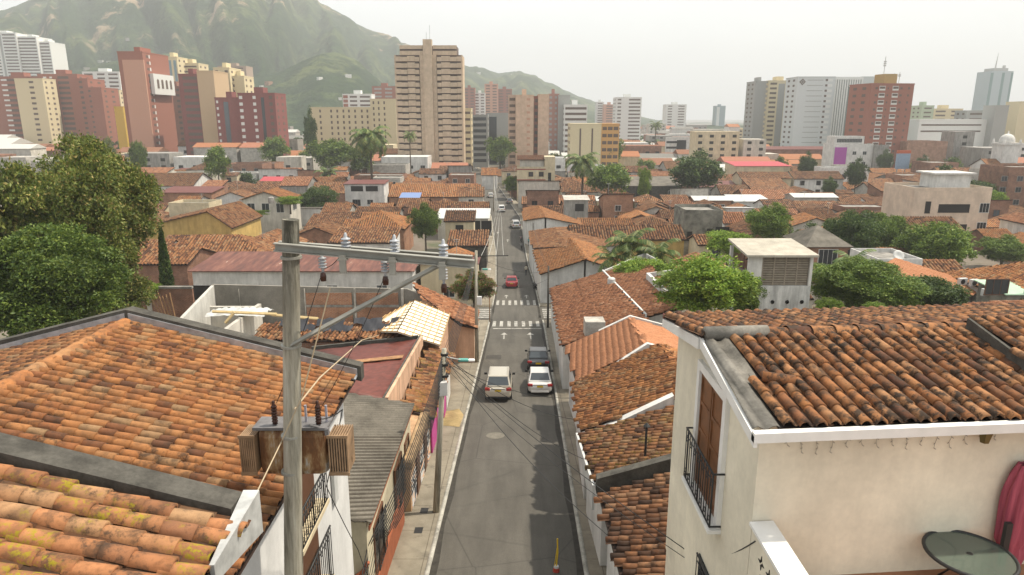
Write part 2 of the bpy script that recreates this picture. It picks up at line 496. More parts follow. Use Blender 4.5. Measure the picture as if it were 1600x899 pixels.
def lod_for(p):
    d = (Vector(p) - EYE).length
    return 0 if d < 24 else 1 if d < 62 else 2 if d < 175 else 3
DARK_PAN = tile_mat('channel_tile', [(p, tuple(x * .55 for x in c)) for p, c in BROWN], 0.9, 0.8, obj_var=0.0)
def roof(planes, kind, parent=None, name='roof', lod=None, tw=0.21, tl=0.36, th=0.10, seed=None, jit=1.0, flat=False, deck=None):
    """planes: list of flat polygons (the tops of the roof slopes); one mesh object for the whole roof"""
    c = sum((sum((Vector(p) for p in pl), Vector()) / len(pl) for pl in planes), Vector()) / len(planes)
    if lod is None: lod = lod_for(c)
    seed = seed if seed is not None else rng.randrange(10 ** 6)
    deck = deck or M_DECK
    if lod == 3:
        me = bpy.data.meshes.new(name)
        V, Fc, UV, MI = [], [], [], []
        for pl in planes:
            P, uv = far_plane(pl, tw, tl)
            n0 = len(V); k = len(P)
            top = [p for p in P]; bot = [p - Vector((0, 0, th * 1.6)) for p in P]
            V += top + bot
            nrm, _, _ = plane_axes(pl)
            nn = Vector()
            for i in range(k): nn += P[i].cross(P[(i + 1) % k])
            f = list(range(k)); u = uv
            if nn.z < 0: f = f[::-1]
            Fc.append([n0 + i for i in f]); UV += [u[i] for i in f]; MI.append(0)
            for i in range(k):
                j = (i + 1) % k
                Fc.append([n0 + i, n0 + j, n0 + j + k, n0 + i + k]); UV += [(0, 0)] * 4; MI.append(1)
        me.from_pydata([tuple(v) for v in V], [], Fc)
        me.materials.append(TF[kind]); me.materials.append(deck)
        me.polygons.foreach_set('material_index', MI)
        l = me.uv_layers.new(name='UVMap')
        l.data.foreach_set('uv', [x for t in UV for x in t])
        return link(name, me, parent)
    VV, QQ, UU, SS = [], [], [], []
    n0 = 0
    for i, pl in enumerate(planes):
        r_ = tiles(pl, lod, tw, tl, seed + i, jit, flat)
        if r_ is None: continue
        v, q, u, s = r_
        VV.append(v); QQ.append(q + n0); UU.append(u + i * 200.0); SS.append(s); n0 += len(v)
        # the deck under the tiles, as quads (triangles and pentagons are fanned)
        P = [np.array(p, float) for p in pl]
        k = len(P)
        nn, _, _ = plane_axes(pl)
        if k == 4:
            G = 6
            gr = np.array([(P[0] * (1 - a) + P[1] * a) * (1 - b) + (P[3] * (1 - a) + P[2] * a) * b for b in np.linspace(0, 1, G) for a in np.linspace(0, 1, G)])
            VV.append(np.concatenate([gr - np.array(nn) * 0.015, gr - np.array((0, 0, th + 0.015))]))
            fix = []
            for a in range(G - 1):
                for b in range(G - 1):
                    i0 = b * G + a
                    fix += [(i0, i0 + 1, i0 + G + 1, i0 + G), (i0 + G * G, i0 + G + G * G, i0 + G + 1 + G * G, i0 + 1 + G * G)]
            rim = list(range(G)) + [G * j + G - 1 for j in range(1, G)] + [G * (G - 1) + a for a in range(G - 2, -1, -1)] + [G * j for j in range(G - 2, 0, -1)]
            for a, b in zip(rim, rim[1:] + rim[:1]): fix.append((a, b, b + G * G, a + G * G))
            QQ.append(np.array(fix) + n0); UU.append(np.full((len(fix), 2), 0.5)); SS.append(np.full(len(fix), 2)); n0 += len(VV[-1])
            continue
        top = [p - np.array(nn) * 0.015 for p in P]; bot = [p - np.array((0, 0, th + 0.015)) for p in P]
        VV.append(np.array(top + bot))
        qs = []
        for j in range(1, k - 1, 2):
            c3 = min(j + 2, k - 1)
            qs.append((0, j, j + 1, c3) if c3 != j + 1 else (0, j, j + 1, j + 1))
        fix = []
        for a_, b_, c_, d_ in qs:
            if c_ == d_:                                      # keep quads only: split the edge
                VV[-1] = np.concatenate([VV[-1], [(VV[-1][a_] + VV[-1][c_]) / 2]])
                d_ = len(VV[-1]) - 1
            fix.append((a_, b_, c_, d_))
        for j in range(k): fix.append((j, (j + 1) % k, (j + 1) % k + k, j + k))
        QQ.append(np.array(fix) + n0); UU.append(np.full((len(fix), 2), 0.5)); SS.append(np.full(len(fix), 2)); n0 += len(VV[-1])
    if not VV: return None
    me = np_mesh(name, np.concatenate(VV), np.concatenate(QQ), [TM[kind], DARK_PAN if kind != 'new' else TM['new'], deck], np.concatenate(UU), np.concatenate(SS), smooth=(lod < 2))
    return link(name, me, parent)
def ridge_cap(a, b, kind, parent, name='ridge_cap', r=0.13, tl=0.38, lod=None):
    """a line of half-round cap tiles from a to b"""
    a, b = Vector(a), Vector(b)
    lod = lod_for((a + b) / 2) if lod is None else lod
    t = b - a; L = t.length; t.normalize()
    s = t.cross(Vector((0, 0, 1))).normalized(); n = s.cross(t)
    na = [8, 6, 5, 4][lod]
    k = max(1, int(L / tl)) if lod < 3 else 1
    V, Q, U = [], [], []
    for i in range(k):
        p = a + t * (L * i / k); q = a + t * (L * (i + 1.06) / k)
        j = rng.uniform(-0.015, 0.015)
        for (pt, rr, dz) in ((p, r * 1.06, 0.02), (q, r * 0.94, 0.0)):
            for m in range(na):
                th = math.pi * m / (na - 1)
                V.append(pt + s * (math.cos(th) * rr + j) + n * (math.sin(th) * rr * 0.75 + dz - 0.02))
        for m in range(na - 1):
            o = i * 2 * na
            Q.append((o + m, o + m + 1, o + na + m + 1, o + na + m)); U.append((i + 0.5, 0.5))
    me = np_mesh(name, np.array([tuple(v) for v in V]), np.array(Q), TM[kind], np.array(U), smooth=True)
    return link(name, me, parent)

# ------------------------------------------------------------------ corrugated sheets
def sheet(poly, mat, parent=None, name='roof', pitch=0.18, amp=0.03, th=0.02, along=None, dirt_or_shade=None):
    """corrugated sheet that covers a roof plane; ribs run up the slope"""
    n, up, ac = plane_axes(poly)
    if along: up, ac = ac, up
    P = [Vector(p) for p in poly]; o = P[0]
    pu = [((p - o).dot(ac), (p - o).dot(up)) for p in P]
    u0, u1 = min(p[0] for p in pu), max(p[0] for p in pu)
    steps = max(2, int((u1 - u0) / pitch * 4))
    def span(u):
        ys = []
        for i in range(len(pu)):
            (x0, y0), (x1, y1) = pu[i], pu[(i + 1) % len(pu)]
            if (x0 - u) * (x1 - u) <= 0 and abs(x1 - x0) > 1e-9: ys.append(y0 + (y1 - y0) * (u - x0) / (x1 - x0))
        return (min(ys), max(ys)) if ys else None
    V, Q, SL = [], [], []
    for i in range(steps + 1):
        u = u0 + (u1 - u0) * (i / steps)
        sp_ = span(min(max(u, u0 + 1e-4), u1 - 1e-4))
        h = amp * math.sin(2 * math.pi * (u - u0) / pitch)
        for dz in (0, -th):
            for v in sp_: V.append(o + ac * u + up * v + n * (h + dz))
        if i:
            b = (i - 1) * 4
            Q += [(b, b + 4, b + 5, b + 1), (b + 2, b + 3, b + 7, b + 6), (b, b + 2, b + 6, b + 4), (b + 1, b + 5, b + 7, b + 3)]
            SL += [1 if math.sin(2 * math.pi * (u - (u1 - u0) / steps * .5 - u0) / pitch) < 0 else 0] * 4  # valley faces take the second material, which paints in shade between ribs
    k = len(V) - 4
    Q += [(0, 1, 3, 2), (k, k + 2, k + 3, k + 1)]
    me = np_mesh(name, np.array([tuple(v) for v in V]), np.array(Q), [mat, dirt_or_shade or mat], slots=np.array(SL + [0, 0]), smooth=False)
    return link(name, me, parent)
# ------------------------------------------------------------------ shared builders: windows, houses, towers
M_WHITE = plaster((0.72, 0.70, 0.66), 0.30)
M_OFFW = plaster((0.62, 0.58, 0.50), 0.35)
M_CREAM = plaster((0.66, 0.56, 0.38), 0.25)
M_YELLOW = plaster((0.58, 0.40, 0.14), 0.35)
M_PEACH = plaster((0.66, 0.40, 0.26), 0.35)
M_GREYW = plaster((0.36, 0.34, 0.31), 0.5)
M_BRICK = brick()
M_BRICK2 = brick((0.38, 0.17, 0.085), (0.30, 0.12, 0.06), (0.32, 0.27, 0.22), key='orange_brick')
M_CONC = concrete()
M_CONCL = concrete((0.46, 0.43, 0.38), 0.6, 'pale_concrete')
M_DARKC = concrete((0.095, 0.088, 0.075), 0.5, 'sooty_concrete', 1.6)
M_FRAMEW = plain('white_frame', (0.62, 0.60, 0.56), 0.5)
M_FRAMEB = plain('brown_frame', (0.12, 0.055, 0.03), 0.5)
M_GLASS = glass_dark()
M_DARKIN = plain('dark_opening', (0.025, 0.022, 0.02), 0.9)
M_IRON = plain('black_iron', (0.025, 0.025, 0.025), 0.5)
M_STEEL = plain('galvanised_steel', (0.42, 0.42, 0.40), 0.5, 0.4)
M_WOOD = plain('wood', (0.30, 0.17, 0.08), 0.7, var=0.4)
M_PALEWOOD = plain('pale_wood', (0.62, 0.47, 0.24), 0.7, var=0.25)
M_ROOFGREY = concrete((0.165, 0.148, 0.122), 0.5, 'grey_fibre_cement', 0.5)
M_TEAL = plain('teal_paint', (0.10, 0.32, 0.27), 0.6)
M_MAROON = plain('maroon_sheet', (0.16, 0.045, 0.032), 0.55, var=0.5)
M_REDSHEET = plain('red_sheet', (0.42, 0.06, 0.07), 0.6, var=0.3)
M_WHITESHEET = plain('white_sheet', (0.52, 0.52, 0.50), 0.5, var=0.2)

WM = {}
def window(parent, p, face, w, h, style='white', name='window'):
    """p: middle of the window on the wall; face: angle of the outward normal about z (0 = +x). frame with a pane under it"""
    k = (round(w, 2), round(h, 2), style)
    if k not in WM:
        fm = {'white': M_FRAMEW, 'brown': M_FRAMEB, 'bare': M_DARKIN, 'grey': M_GREYW}[style]
        a = MB(); t = min(0.09, w * .12)
        a.bx(-0.02, 0.055, -w / 2 - t, w / 2 + t, h / 2, h / 2 + t)
        a.bx(-0.02, 0.075, -w / 2 - t * 1.5, w / 2 + t * 1.5, -h / 2 - t, -h / 2)
        a.bx(-0.02, 0.055, -w / 2 - t, -w / 2, -h / 2, h / 2); a.bx(-0.02, 0.055, w / 2, w / 2 + t, -h / 2, h / 2)
        if style != 'bare':
            nm = max(1, int(round(w / 0.7)))
            for i in range(1, nm): a.bx(0.0, 0.045, -w / 2 + w * i / nm - .02, -w / 2 + w * i / nm + .02, -h / 2, h / 2)
        o = a.build('window', fm); me1 = o.data; bpy.data.objects.remove(o)
        b = MB().bx(-0.03, 0.02, -w / 2, w / 2, -h / 2, h / 2)
        o = b.build('pane', M_GLASS if style != 'bare' else M_DARKIN); me2 = o.data; bpy.data.objects.remove(o)
        WM[k] = (me1, me2)
    f = link(name, WM[k][0], parent); f.location = p; f.rotation_euler = (0, 0, face)
    g = link('pane', WM[k][1], f)
    return f
FACE = {'S': -math.pi / 2, 'N': math.pi / 2, 'E': 0.0, 'W': math.pi}
def on_side(side, L, D, u, z):
    return {'S': (u, -D / 2, z), 'N': (-u, D / 2, z), 'E': (L / 2, u, z), 'W': (-L / 2, -u, z)}[side]

LANDMARKS = []       # (px, py, short name) of things with a label of their own
AUTO = []            # things whose label is written at the end, from what stands next to them
def landmark(p, short):
    a = proj(p); LANDMARKS.append((a[0], a[1], short))

def house(cx, cy, rz, L, D, wh, rk, rise, wall, kind, label=None, short=None, group=None, wins=(), ov=0.35, z0=None, lod=None,
          tw=None, tl=None, name='house', cat='house', desc=None, wstyle='white', caps=True, skew=0.0):
    """footprint L (local x) by D (local y) around (cx, cy), turned by rz; rk: gable, hip, shed, shedN, flat"""
    z0 = gz(cy) if z0 is None else z0
    root = empty(name, (cx, cy, z0), rz, label, cat, group)
    ctr = Vector((cx, cy, z0 + wh))
    lod = lod_for(ctr) if lod is None else lod
    tw = tw or (.29, .30, .44, .50)[lod]; tl = tl or (.40, .40, .48, .55)[lod]
    l, d, o = L / 2, D / 2, ov
    dz = ov * rise / d if rk in ('gable', 'hip') else ov * rise / D
    e = wh - dz
    B = -1.5
    m = MB()
    planes, ridges = [], []
    if rk == 'gable':
        zr = wh + rise; s = skew
        planes = [[(-l - o, -d - o, e), (l + o, -d - o, e), (l + o, s, zr), (-l - o, s, zr)], [(l + o, d + o, e), (-l - o, d + o, e), (-l - o, s, zr), (l + o, s, zr)]]
        ridges = [((-l - o, s, zr), (l + o, s, zr))]
        a = [(x, y, z - 0.13) for x, y, z in ((-l, -d, wh), (-l, s, zr), (-l, d, wh))]
        pent = lambda x: [(x, -d, B), (x, -d, wh - .13), (x, s, zr - .13), (x, d, wh - .13), (x, d, B)]
        m.prism(pent(-l), pent(l))
    elif rk == 'hip':
        zr = wh + rise; h = max(0.05, l - d)
        planes = [[(-l - o, -d - o, e), (l + o, -d - o, e), (h, 0, zr), (-h, 0, zr)], [(l + o, d + o, e), (-l - o, d + o, e), (-h, 0, zr), (h, 0, zr)],
                  [(l + o, -d - o, e), (l + o, d + o, e), (h, 0, zr)], [(-l - o, d + o, e), (-l - o, -d - o, e), (-h, 0, zr)]]
        ridges = [((-h, 0, zr), (h, 0, zr)), ((h, 0, zr), (l + o, -d - o, e)), ((-h, 0, zr), (-l - o, -d - o, e))]
        m.bx(-l, l, -d, d, B, wh - .13)
    elif rk in ('shed', 'shedN'):
        s = 1 if rk == 'shed' else -1                              # shed: low edge towards -y (the camera)
        planes = [[(-l - o, -(d + o), wh - s * 0 - (dz if s > 0 else -rise - dz)), (l + o, -(d + o), wh - (dz if s > 0 else -rise - dz)),
                   (l + o, d + o, wh + (rise + dz if s > 0 else -dz)), (-l - o, d + o, wh + (rise + dz if s > 0 else -dz))]]
        z1, z2 = (wh, wh + rise) if s > 0 else (wh + rise, wh)
        q = lambda x: [(x, -d, B), (x, -d, z1 - .13), (x, d, z2 - .13), (x, d, B)]
        m.prism(q(-l), q(l))
    else:
        m.bx(-l, l, -d, d, B, wh)
    m.build('wall', wall, root)
    if rk == 'flat':
        t = MB()
        for x0, x1, y0, y1 in ((-l, l, -d, -d + .15), (-l, l, d - .15, d), (-l, -l + .15, -d + .15, d - .15), (l - .15, l, -d + .15, d - .15)): t.bx(x0, x1, y0, y1, wh, wh + 0.5 + rise)
        t.build('parapet', wall, root)
        MB().bx(-l + .15, l - .15, -d + .15, d - .15, wh, wh + .05).build('roof', M_CONC, root)
    elif kind in TM:
        ro = roof(planes, kind, root, lod=lod, tw=tw, tl=tl)
        if caps and lod < 3:
            for a_, b_ in ridges: ridge_cap(a_, b_, kind, ro, lod=lod)
    else:                                                          # a sheet roof of some material
        mt = {'grey': M_ROOFGREY, 'maroon': M_MAROON, 'redsheet': M_REDSHEET, 'whitesheet': M_WHITESHEET, 'conc': M_CONCL, 'rusty': globals().get('M_RUSTY'), 'greensheet': globals().get('M_GREENSHEET')}[kind]
        r_ = MB()
        for pl in planes: r_.slab(pl, 0.1)
        r_.build('roof', mt, root)
    for wd in wins:
        side, u, z, ww, hh = wd[:5]
        window(root, on_side(side, L, D, u, z), FACE[side], ww, hh, wd[5] if len(wd) > 5 else wstyle, 'door' if len(wd) > 6 else 'window')
    if label:
        if short: landmark((cx, cy, z0 + wh), short)
    else: AUTO.append((root, desc or '', (cx, cy, z0 + wh)))
    return root

BM_ = {}
def bits(root, name, face, spots, size, mat, proud=0.08, sub=None):
    """copies of one flat box (w, h) proud of a facade: spots are (u, z) on the face; face = (origin, u axis, outward normal)"""
    w_, h_ = size
    k = (round(w_, 2), round(h_, 2), mat.name, proud)
    if k not in BM_:
        o = MB().bx(-w_ / 2, w_ / 2, -proud, 0.25, -h_ / 2, h_ / 2).build(name, mat); BM_[k] = o.data; bpy.data.objects.remove(o)
    O, ux, nn = face
    ang = math.atan2(ux.y, ux.x)
    for (u, z) in spots:
        o = link(name, BM_[k], root)
        o.location = O + ux * u + Vector((0, 0, z)); o.rotation_euler = (0, 0, ang)

def tower(label, short, px0, px1, pyt, Y, depth, wall, rz=0.0, name='apartment_tower', cat='apartment building', z0=0.0, fh=3.0, rows=None,
          front=(), left=None, right=None, wmat=None, wh=1.3, top=None, body='wall', zlow=2.0, crown=True):
    """a tall block whose front spans the photo's px0..px1 at distance Y with its roof at pyt; front/left/right list window strips as
    (fraction from, fraction to[, material[, height]]); each strip gives one window per storey"""
    wmat = wmat or M_GLASS
    if right is None: right = [(.15, .27, M_TDARK, 1.2), (.58, .74, M_TDARK, 1.2)] if px1 < 800 and front and Y < 500 else ()
    if left is None: left = [(.2, .36, M_TDARK, 1.2), (.62, .78, M_TDARK, 1.2)] if px0 > 850 and front and Y < 700 else ()
    A, Bp = atY(px0, pyt, Y), atY(px1, pyt, Y)
    W_ = (Bp.x - A.x) / max(0.3, math.cos(rz))
    ht = A.z - z0
    root = empty(name, (A.x, Y, z0), rz, label, cat)
    m = MB().bx(0, W_, 0, depth, -1, ht)
    m.build(body, wall, root)
    MB().bx(-.12, W_ + .12, -.12, depth + .12, ht + .003, ht + 0.5).build('parapet', wall, root)
    if crown:
        q = MB(); q.bx(W_ * .35, W_ * .6, depth * .3, depth * .7, ht + .5, ht + 3.2)
        q.build('stair_head', wall, root)
    n = int((ht - 1.0) / fh)
    faces = {'front': (Vector((0, 0, 0)), Vector((1, 0, 0)), W_), 'right': (Vector((W_, 0, 0)), Vector((0, 1, 0)), depth), 'left': (Vector((0, depth, 0)), Vector((0, -1, 0)), depth)}
    for fn, strips in (('front', front), ('right', right), ('left', left)):
        O, ux, fw = faces[fn]
        for s in strips:
            f0, f1 = s[0], s[1]; mt = s[2] if len(s) > 2 and s[2] else wmat; hh = s[3] if len(s) > 3 else wh
            nm = s[4] if len(s) > 4 else 'window'
            if hh == 'full':
                bits(root, nm, (O, ux, None), [((f0 + f1) / 2 * fw, ht / 2 - .6)], ((f1 - f0) * fw, ht - 2.0), mt, proud=0.10)
                continue
            sp = [((f0 + f1) / 2 * fw, ht - 1.6 - fh * i) for i in range(n) if ht - 1.6 - fh * i > zlow]
            bits(root, nm, (O, ux, None), sp, ((f1 - f0) * fw, hh), mt)
    if short: landmark(root.matrix_basis @ Vector((W_ / 2, 0, ht * .7)), short)
    return root, W_, ht

# ------------------------------------------------------------------ trees
def leaf_mat(name, cols, trans=0.25):
    m, nt, b = mat_new(name)
    uv = nt.nodes.new('ShaderNodeUVMap')
    sp = nt.nodes.new('ShaderNodeSeparateXYZ'); nt.links.new(uv.outputs['UV'], sp.inputs[0])
    c = ramp(nt, sp.outputs['X'], cols)
    v = coords(nt, kind='Object')
    c = mixc(nt, 1.0, c, ramp(nt, noise(nt, v, 0.9, 3), [(0.3, 0.68), (0.7, 1.25)]), 'MULTIPLY')
    oi = nt.nodes.new('ShaderNodeObjectInfo')
    c = mixc(nt, 1.0, c, ramp(nt, oi.outputs['Random'], [(0, 1.0), (1, 1.45)]), 'MULTIPLY')
    nt.links.new(c, b.inputs['Base Color'])
    b.inputs['Roughness'].default_value = 0.55
    b.inputs['Specular IOR Level'].default_value = 0.3
    t = nt.nodes.new('ShaderNodeBsdfTranslucent'); nt.links.new(c, t.inputs['Color'])
    mx_ = nt.nodes.new('ShaderNodeMixShader'); mx_.inputs[0].default_value = trans
    nt.links.new(b.outputs[0], mx_.inputs[1]); nt.links.new(t.outputs[0], mx_.inputs[2])
    nt.links.new(mx_.outputs[0], nt.nodes['Material Output'].inputs['Surface'])
    return m
L_OLIVE = leaf_mat('olive_leaf', [(0, (0.045, 0.070, 0.014)), (0.5, (0.112, 0.140, 0.026)), (0.85, (0.165, 0.170, 0.038)), (1, (0.26, 0.19, 0.07))])
L_GREEN = leaf_mat('green_leaf', [(0, (0.035, 0.070, 0.012)), (0.5, (0.090, 0.145, 0.022)), (1, (0.17, 0.215, 0.035))])
L_BRIGHT = leaf_mat('bright_leaf', [(0, (0.07, 0.125, 0.014)), (0.5, (0.135, 0.215, 0.026)), (1, (0.25, 0.31, 0.05))], 0.35)
L_DARK = leaf_mat('dark_leaf', [(0, (0.020, 0.042, 0.011)), (0.5, (0.046, 0.080, 0.018)), (1, (0.088, 0.120, 0.028))])
L_PALM = leaf_mat('palm_leaf', [(0, (0.035, 0.070, 0.016)), (0.6, (0.080, 0.125, 0.028)), (1, (0.20, 0.19, 0.06))])
L_FLOWER = leaf_mat('flowering_leaf', [(0, (0.045, 0.07, 0.014)), (0.5, (0.11, 0.165, 0.028)), (0.84, (0.18, 0.21, 0.04)), (0.88, (0.50, 0.07, 0.10)), (1, (0.60, 0.16, 0.22))])
M_BARK = plain('bark', (0.11, 0.085, 0.06), 0.95, var=0.5)

def leaves(C, N, size, seed, aspect=0.42, droop=0.25):
    """one diamond quad per leaf at centres C, growing along N"""
    g = np.random.default_rng(seed)
    k = len(C)
    D = N + g.normal(0, 0.75, (k, 3)); D[:, 2] -= droop
    D /= np.linalg.norm(D, axis=1, keepdims=True) + 1e-9
    S = np.cross(D, g.normal(0, 1, (k, 3))); S /= np.linalg.norm(S, axis=1, keepdims=True) + 1e-9
    s = size * g.uniform(0.6, 1.3, (k, 1))
    a = C - D * s * .5; t = C + D * s * .5; mid = C + D * s * .05
    up = np.cross(S, D) * s * 0.10
    V = np.stack([a, mid + S * s * aspect * .5 + up, t, mid - S * s * aspect * .5 + up], 1).reshape(-1, 3)
    Q = np.arange(k * 4).reshape(-1, 4)
    return V, Q, g.uniform(0, 1, (k, 2))
def crown_mesh(name, mat, nb, nl, size, seed, blob=0.42, flat=1.0, cl=7, shell=0.75, top=0.0):
    """unit crown (radius about 1): many small clumps on the outside of nb lobes, gaps between them"""
    g = np.random.default_rng(seed)
    d = g.normal(0, 1, (nb, 3)); d /= np.linalg.norm(d, axis=1, keepdims=True)
    d[:, 2] = d[:, 2] * 0.95 + 0.10
    B = d * g.uniform(shell - 0.38, shell + .10, (nb, 1)) * np.array([1, 1, .95])
    rad = blob * g.uniform(0.6, 1.2, nb)
    per = nl // (nb * cl)
    Cs, Ns = [], []
    for b, r in zip(B, rad):
        e = g.normal(0, 1, (per, 3)); e /= np.linalg.norm(e, axis=1, keepdims=True)
        e[:, 2] = np.where(e[:, 2] < -0.6, -e[:, 2], e[:, 2])
        p = b + e * r * g.uniform(0.62, 1.05, (per, 1)) * np.array([1, 1, 0.85])
        for _ in range(cl):
            Cs.append(p + g.normal(0, size * 0.55, (per, 3))); Ns.append(e)
    C = np.concatenate(Cs); N = np.concatenate(Ns)
    C[:, 2] *= flat
    V, Q, uv = leaves(C, N, size, seed + 1)
    return np_mesh(name, V, Q, mat, uv)
def trunk_mesh(name, h, r, spread, nlimb, seed, rise=0.55):
    """unit-less trunk of height h with limbs reaching into the crown"""
    g = random.Random(seed); m = MB()
    m.tube([(0, 0, -1), (0.05 * h * g.uniform(-1, 1), 0, h * .35), (0, 0.04 * h, h * .7), (0, 0, h)], [r * 1.3, r, r * .75, r * .45], 8)
    for i in range(nlimb):
        a = 2 * math.pi * (i + g.uniform(-.3, .3)) / nlimb; z0 = h * g.uniform(.55, .9)
        e = Vector((math.cos(a) * spread * g.uniform(.5, .8), math.sin(a) * spread * g.uniform(.5, .8), h * g.uniform(.85, 1.12)))
        s = Vector((0, 0.02 * h, z0))
        m.tube([s, s.lerp(e, .5) + Vector((0, 0, .12 * spread)), e], [r * .5, r * .32, r * .10], 6)
    o = m.build(name, M_BARK, smooth=True); me = o.data; bpy.data.objects.remove(o)
    return me
CROWN, TREES = {}, []
def crown_for(kind, q, var):
    """q: 0 = many small leaves for near trees .. 3 = coarse for far ones"""
    k = (kind, q, var)
    if k not in CROWN:
        mat = {'green': L_GREEN, 'bright': L_BRIGHT, 'dark': L_DARK, 'olive': L_OLIVE, 'flower': L_FLOWER}[kind]
        nb, nl, sz, cl = [(130, 130000, 0.048, 7), (80, 26000, 0.080, 6), (40, 9000, 0.13, 5), (22, 2600, 0.22, 4)][q]
        CROWN[k] = crown_mesh(kind + '_crown', mat, nb, nl, sz, hash((kind, q, var)) % 9973 if False else (len(CROWN) * 37 + 11), blob=[.24, .25, .30, .36][q], cl=cl)
    return CROWN[k]
TRUNK = {}
def tree(x, y, h, rx, kind, label=None, short=None, q=2, var=0, ry=None, rv=None, z0=None, group=None, desc=None, name='tree', cat='tree'):
    """h: height of the top; rx, ry, rv: crown radii across, along and upwards"""
    z0 = gz(y) if z0 is None else z0
    ry = ry or rx; rv = rv or max(rx * .85, h * .42)
    root = empty(name, (x, y, z0), 0, label, cat, group)
    zc = h - rv * 1.0
    c = link('crown', crown_for(kind, q, var), root)
    c.location = (0, 0, zc); c.scale = (rx, ry, rv); c.rotation_euler = (0, 0, rng.uniform(0, 6.28) if abs(rx - ry) < .01 else 0)
    k = (q > 1, var % 2)
    if k not in TRUNK: TRUNK[k] = trunk_mesh('trunk', 1.0, 0.055, 0.55, 4 if q > 1 else 7, 5 + var)
    t = link('trunk', TRUNK[k], root); s = max(1.5, zc); t.scale = (rx * .95, ry * .95, s)
    if label:
        if short: landmark((x, y, z0 + zc), short)
    else: AUTO.append((root, desc or '', (x, y, z0 + zc)))
    return root
def palm(x, y, h, fl, label, short=None, n=22, seed=1, z0=None, kind=None, trunk_r=0.22, lean=0.0, group=None, nl=26, width=0.06, drop=1.0):
    """feather palm: h height of the trunk, fl length of the fronds"""
    z0 = gz(y) if z0 is None else z0
    g = random.Random(seed)
    root = empty('palm_tree', (x, y, z0), 0, label, 'palm tree', group)
    T = MB()
    T.tube([(0, 0, -1), (lean * .3, 0, h * .5), (lean, 0, h)], [trunk_r * 1.25, trunk_r, trunk_r * .8], 10)
    T.build('trunk', M_BARK, root, smooth=True)
    V, Q, U = [], [], []
    for i in range(n):
        a = 2 * math.pi * (i * 0.381966) + g.uniform(-.2, .2)
        el = R(78) - R(95) * (i / n) ** 0.85                        # young fronds upright, old ones hang
        L = fl * g.uniform(.85, 1.1)
        p = Vector((lean, 0, h)); hd = Vector((math.cos(a), math.sin(a), 0)); pts = []
        e = el
        for j in range(11):
            pts.append(p.copy()); e -= R(9.5) * drop * (0.5 + j * .12)
            p = p + (hd * math.cos(e) + Vector((0, 0, math.sin(e)))) * (L / 10)
        sd = hd.cross(Vector((0, 0, 1)))
        for j in range(nl):
            f = 0.10 + 0.90 * (j + .5) / nl
            k = min(9, int(f * 10)); b = pts[k].lerp(pts[k + 1], f * 10 - k)
            tg = (pts[k + 1] - pts[k]).normalized()
            ll = fl * 0.26 * math.sin(math.pi * min(1, 0.15 + f * .85)) ** .6 + .08
            for s in (-1, 1):
                d = (sd * s * 0.9 + tg * .55 + Vector((0, 0, -.35 - g.uniform(0, .35)))).normalized()
                wv = tg * fl * width * .5
                n0 = len(V)
                V += [b - wv * .4, b + wv * .6, b + d * ll + wv * .2, b + d * ll * .8 - wv * .3]
                Q.append((n0, n0 + 1, n0 + 2, n0 + 3)); U.append((g.random(), g.random()))
        for j in range(10):
            n0 = len(V); wv = sd * fl * .009 * (1.2 - j * .1)
            V += [pts[j] - wv, pts[j] + wv, pts[j + 1] + wv, pts[j + 1] - wv]
            Q.append((n0, n0 + 1, n0 + 2, n0 + 3)); U.append((.9, .5))
    me = np_mesh('crown', np.array([tuple(v) for v in V]), np.array(Q), L_PALM if kind is None else kind, np.array(U))
    link('crown', me, root)
    if short: landmark((x + lean, y, z0 + h), short)
    return root
# ------------------------------------------------------------------ ground, street, hills, haze
RY = [-60, 22, 41, 68, 94, 125, 176, 262, 340, 420]
RL = [-3.5, -3.09, -2.89, -2.45, -2.2, -2.9, -5.2, -13.4, -24, -36]
RR = [2.3, 2.69, 3.0, 3.34, 3.27, 2.6, 2.0, -5.5, -16.5, -28]
def kl(Y): return float(np.interp(Y, RY, RL))
def kr(Y): return float(np.interp(Y, RY, RR))

m, nt, b = mat_new('bare_earth')
v = coords(nt, rand=False)
c = ramp(nt, noise(nt, v, 0.05, 8, 0.7), [(0.35, (0.10, 0.085, 0.06)), (0.5, (0.16, 0.13, 0.10)), (0.65, (0.06, 0.075, 0.03))])
nt.links.new(c, b.inputs['Base Color']); b.inputs['Roughness'].default_value = 0.95
M_EARTH = m
m, nt, b = mat_new('asphalt')
v = coords(nt, rand=False); vl = coords(nt, (1.0, 0.07, 1.0), rand=False)
c = ramp(nt, noise(nt, v, 0.20, 7, 0.65), [(0.32, (0.078, 0.071, 0.060)), (0.66, (0.105, 0.096, 0.081))])
c = mixc(nt, 0.8, c, ramp(nt, noise(nt, vl, 1.6, 4), [(0.35, 0.78), (0.65, 1.10)]), 'MULTIPLY')
c = mixc(nt, 1.0, c, ramp(nt, noise(nt, v, 26, 3), [(0.3, 0.80), (0.7, 1.12)]), 'MULTIPLY')
wvz = nd(nt, 'ShaderNodeTexVoronoi', feature='DISTANCE_TO_EDGE', Scale=0.22)
vv = mixc(nt, 0.35, v, nd(nt, 'ShaderNodeTexNoise', Scale=0.8).outputs['Color'])
nt.links.new(vv, wvz.inputs['Vector'])
c = mixc(nt, ramp(nt, wvz.outputs['Distance'], [(0.0, 0.55), (0.006, 0.0)]), c, (0.03, 0.028, 0.025))
c = mixc(nt, ramp(nt, noise(nt, v, 0.55, 5, 0.7), [(0.56, 0.0), (0.72, 0.38)]), c, (0.055, 0.05, 0.044))
nt.links.new(c, b.inputs['Base Color']); b.inputs['Roughness'].default_value = 0.85; b.inputs['Specular IOR Level'].default_value = 0.25
bump(nt, b, noise(nt, v, 60, 2), 0.3, 0.006)
M_ASPH = m
m, nt, b = mat_new('pavement_concrete')
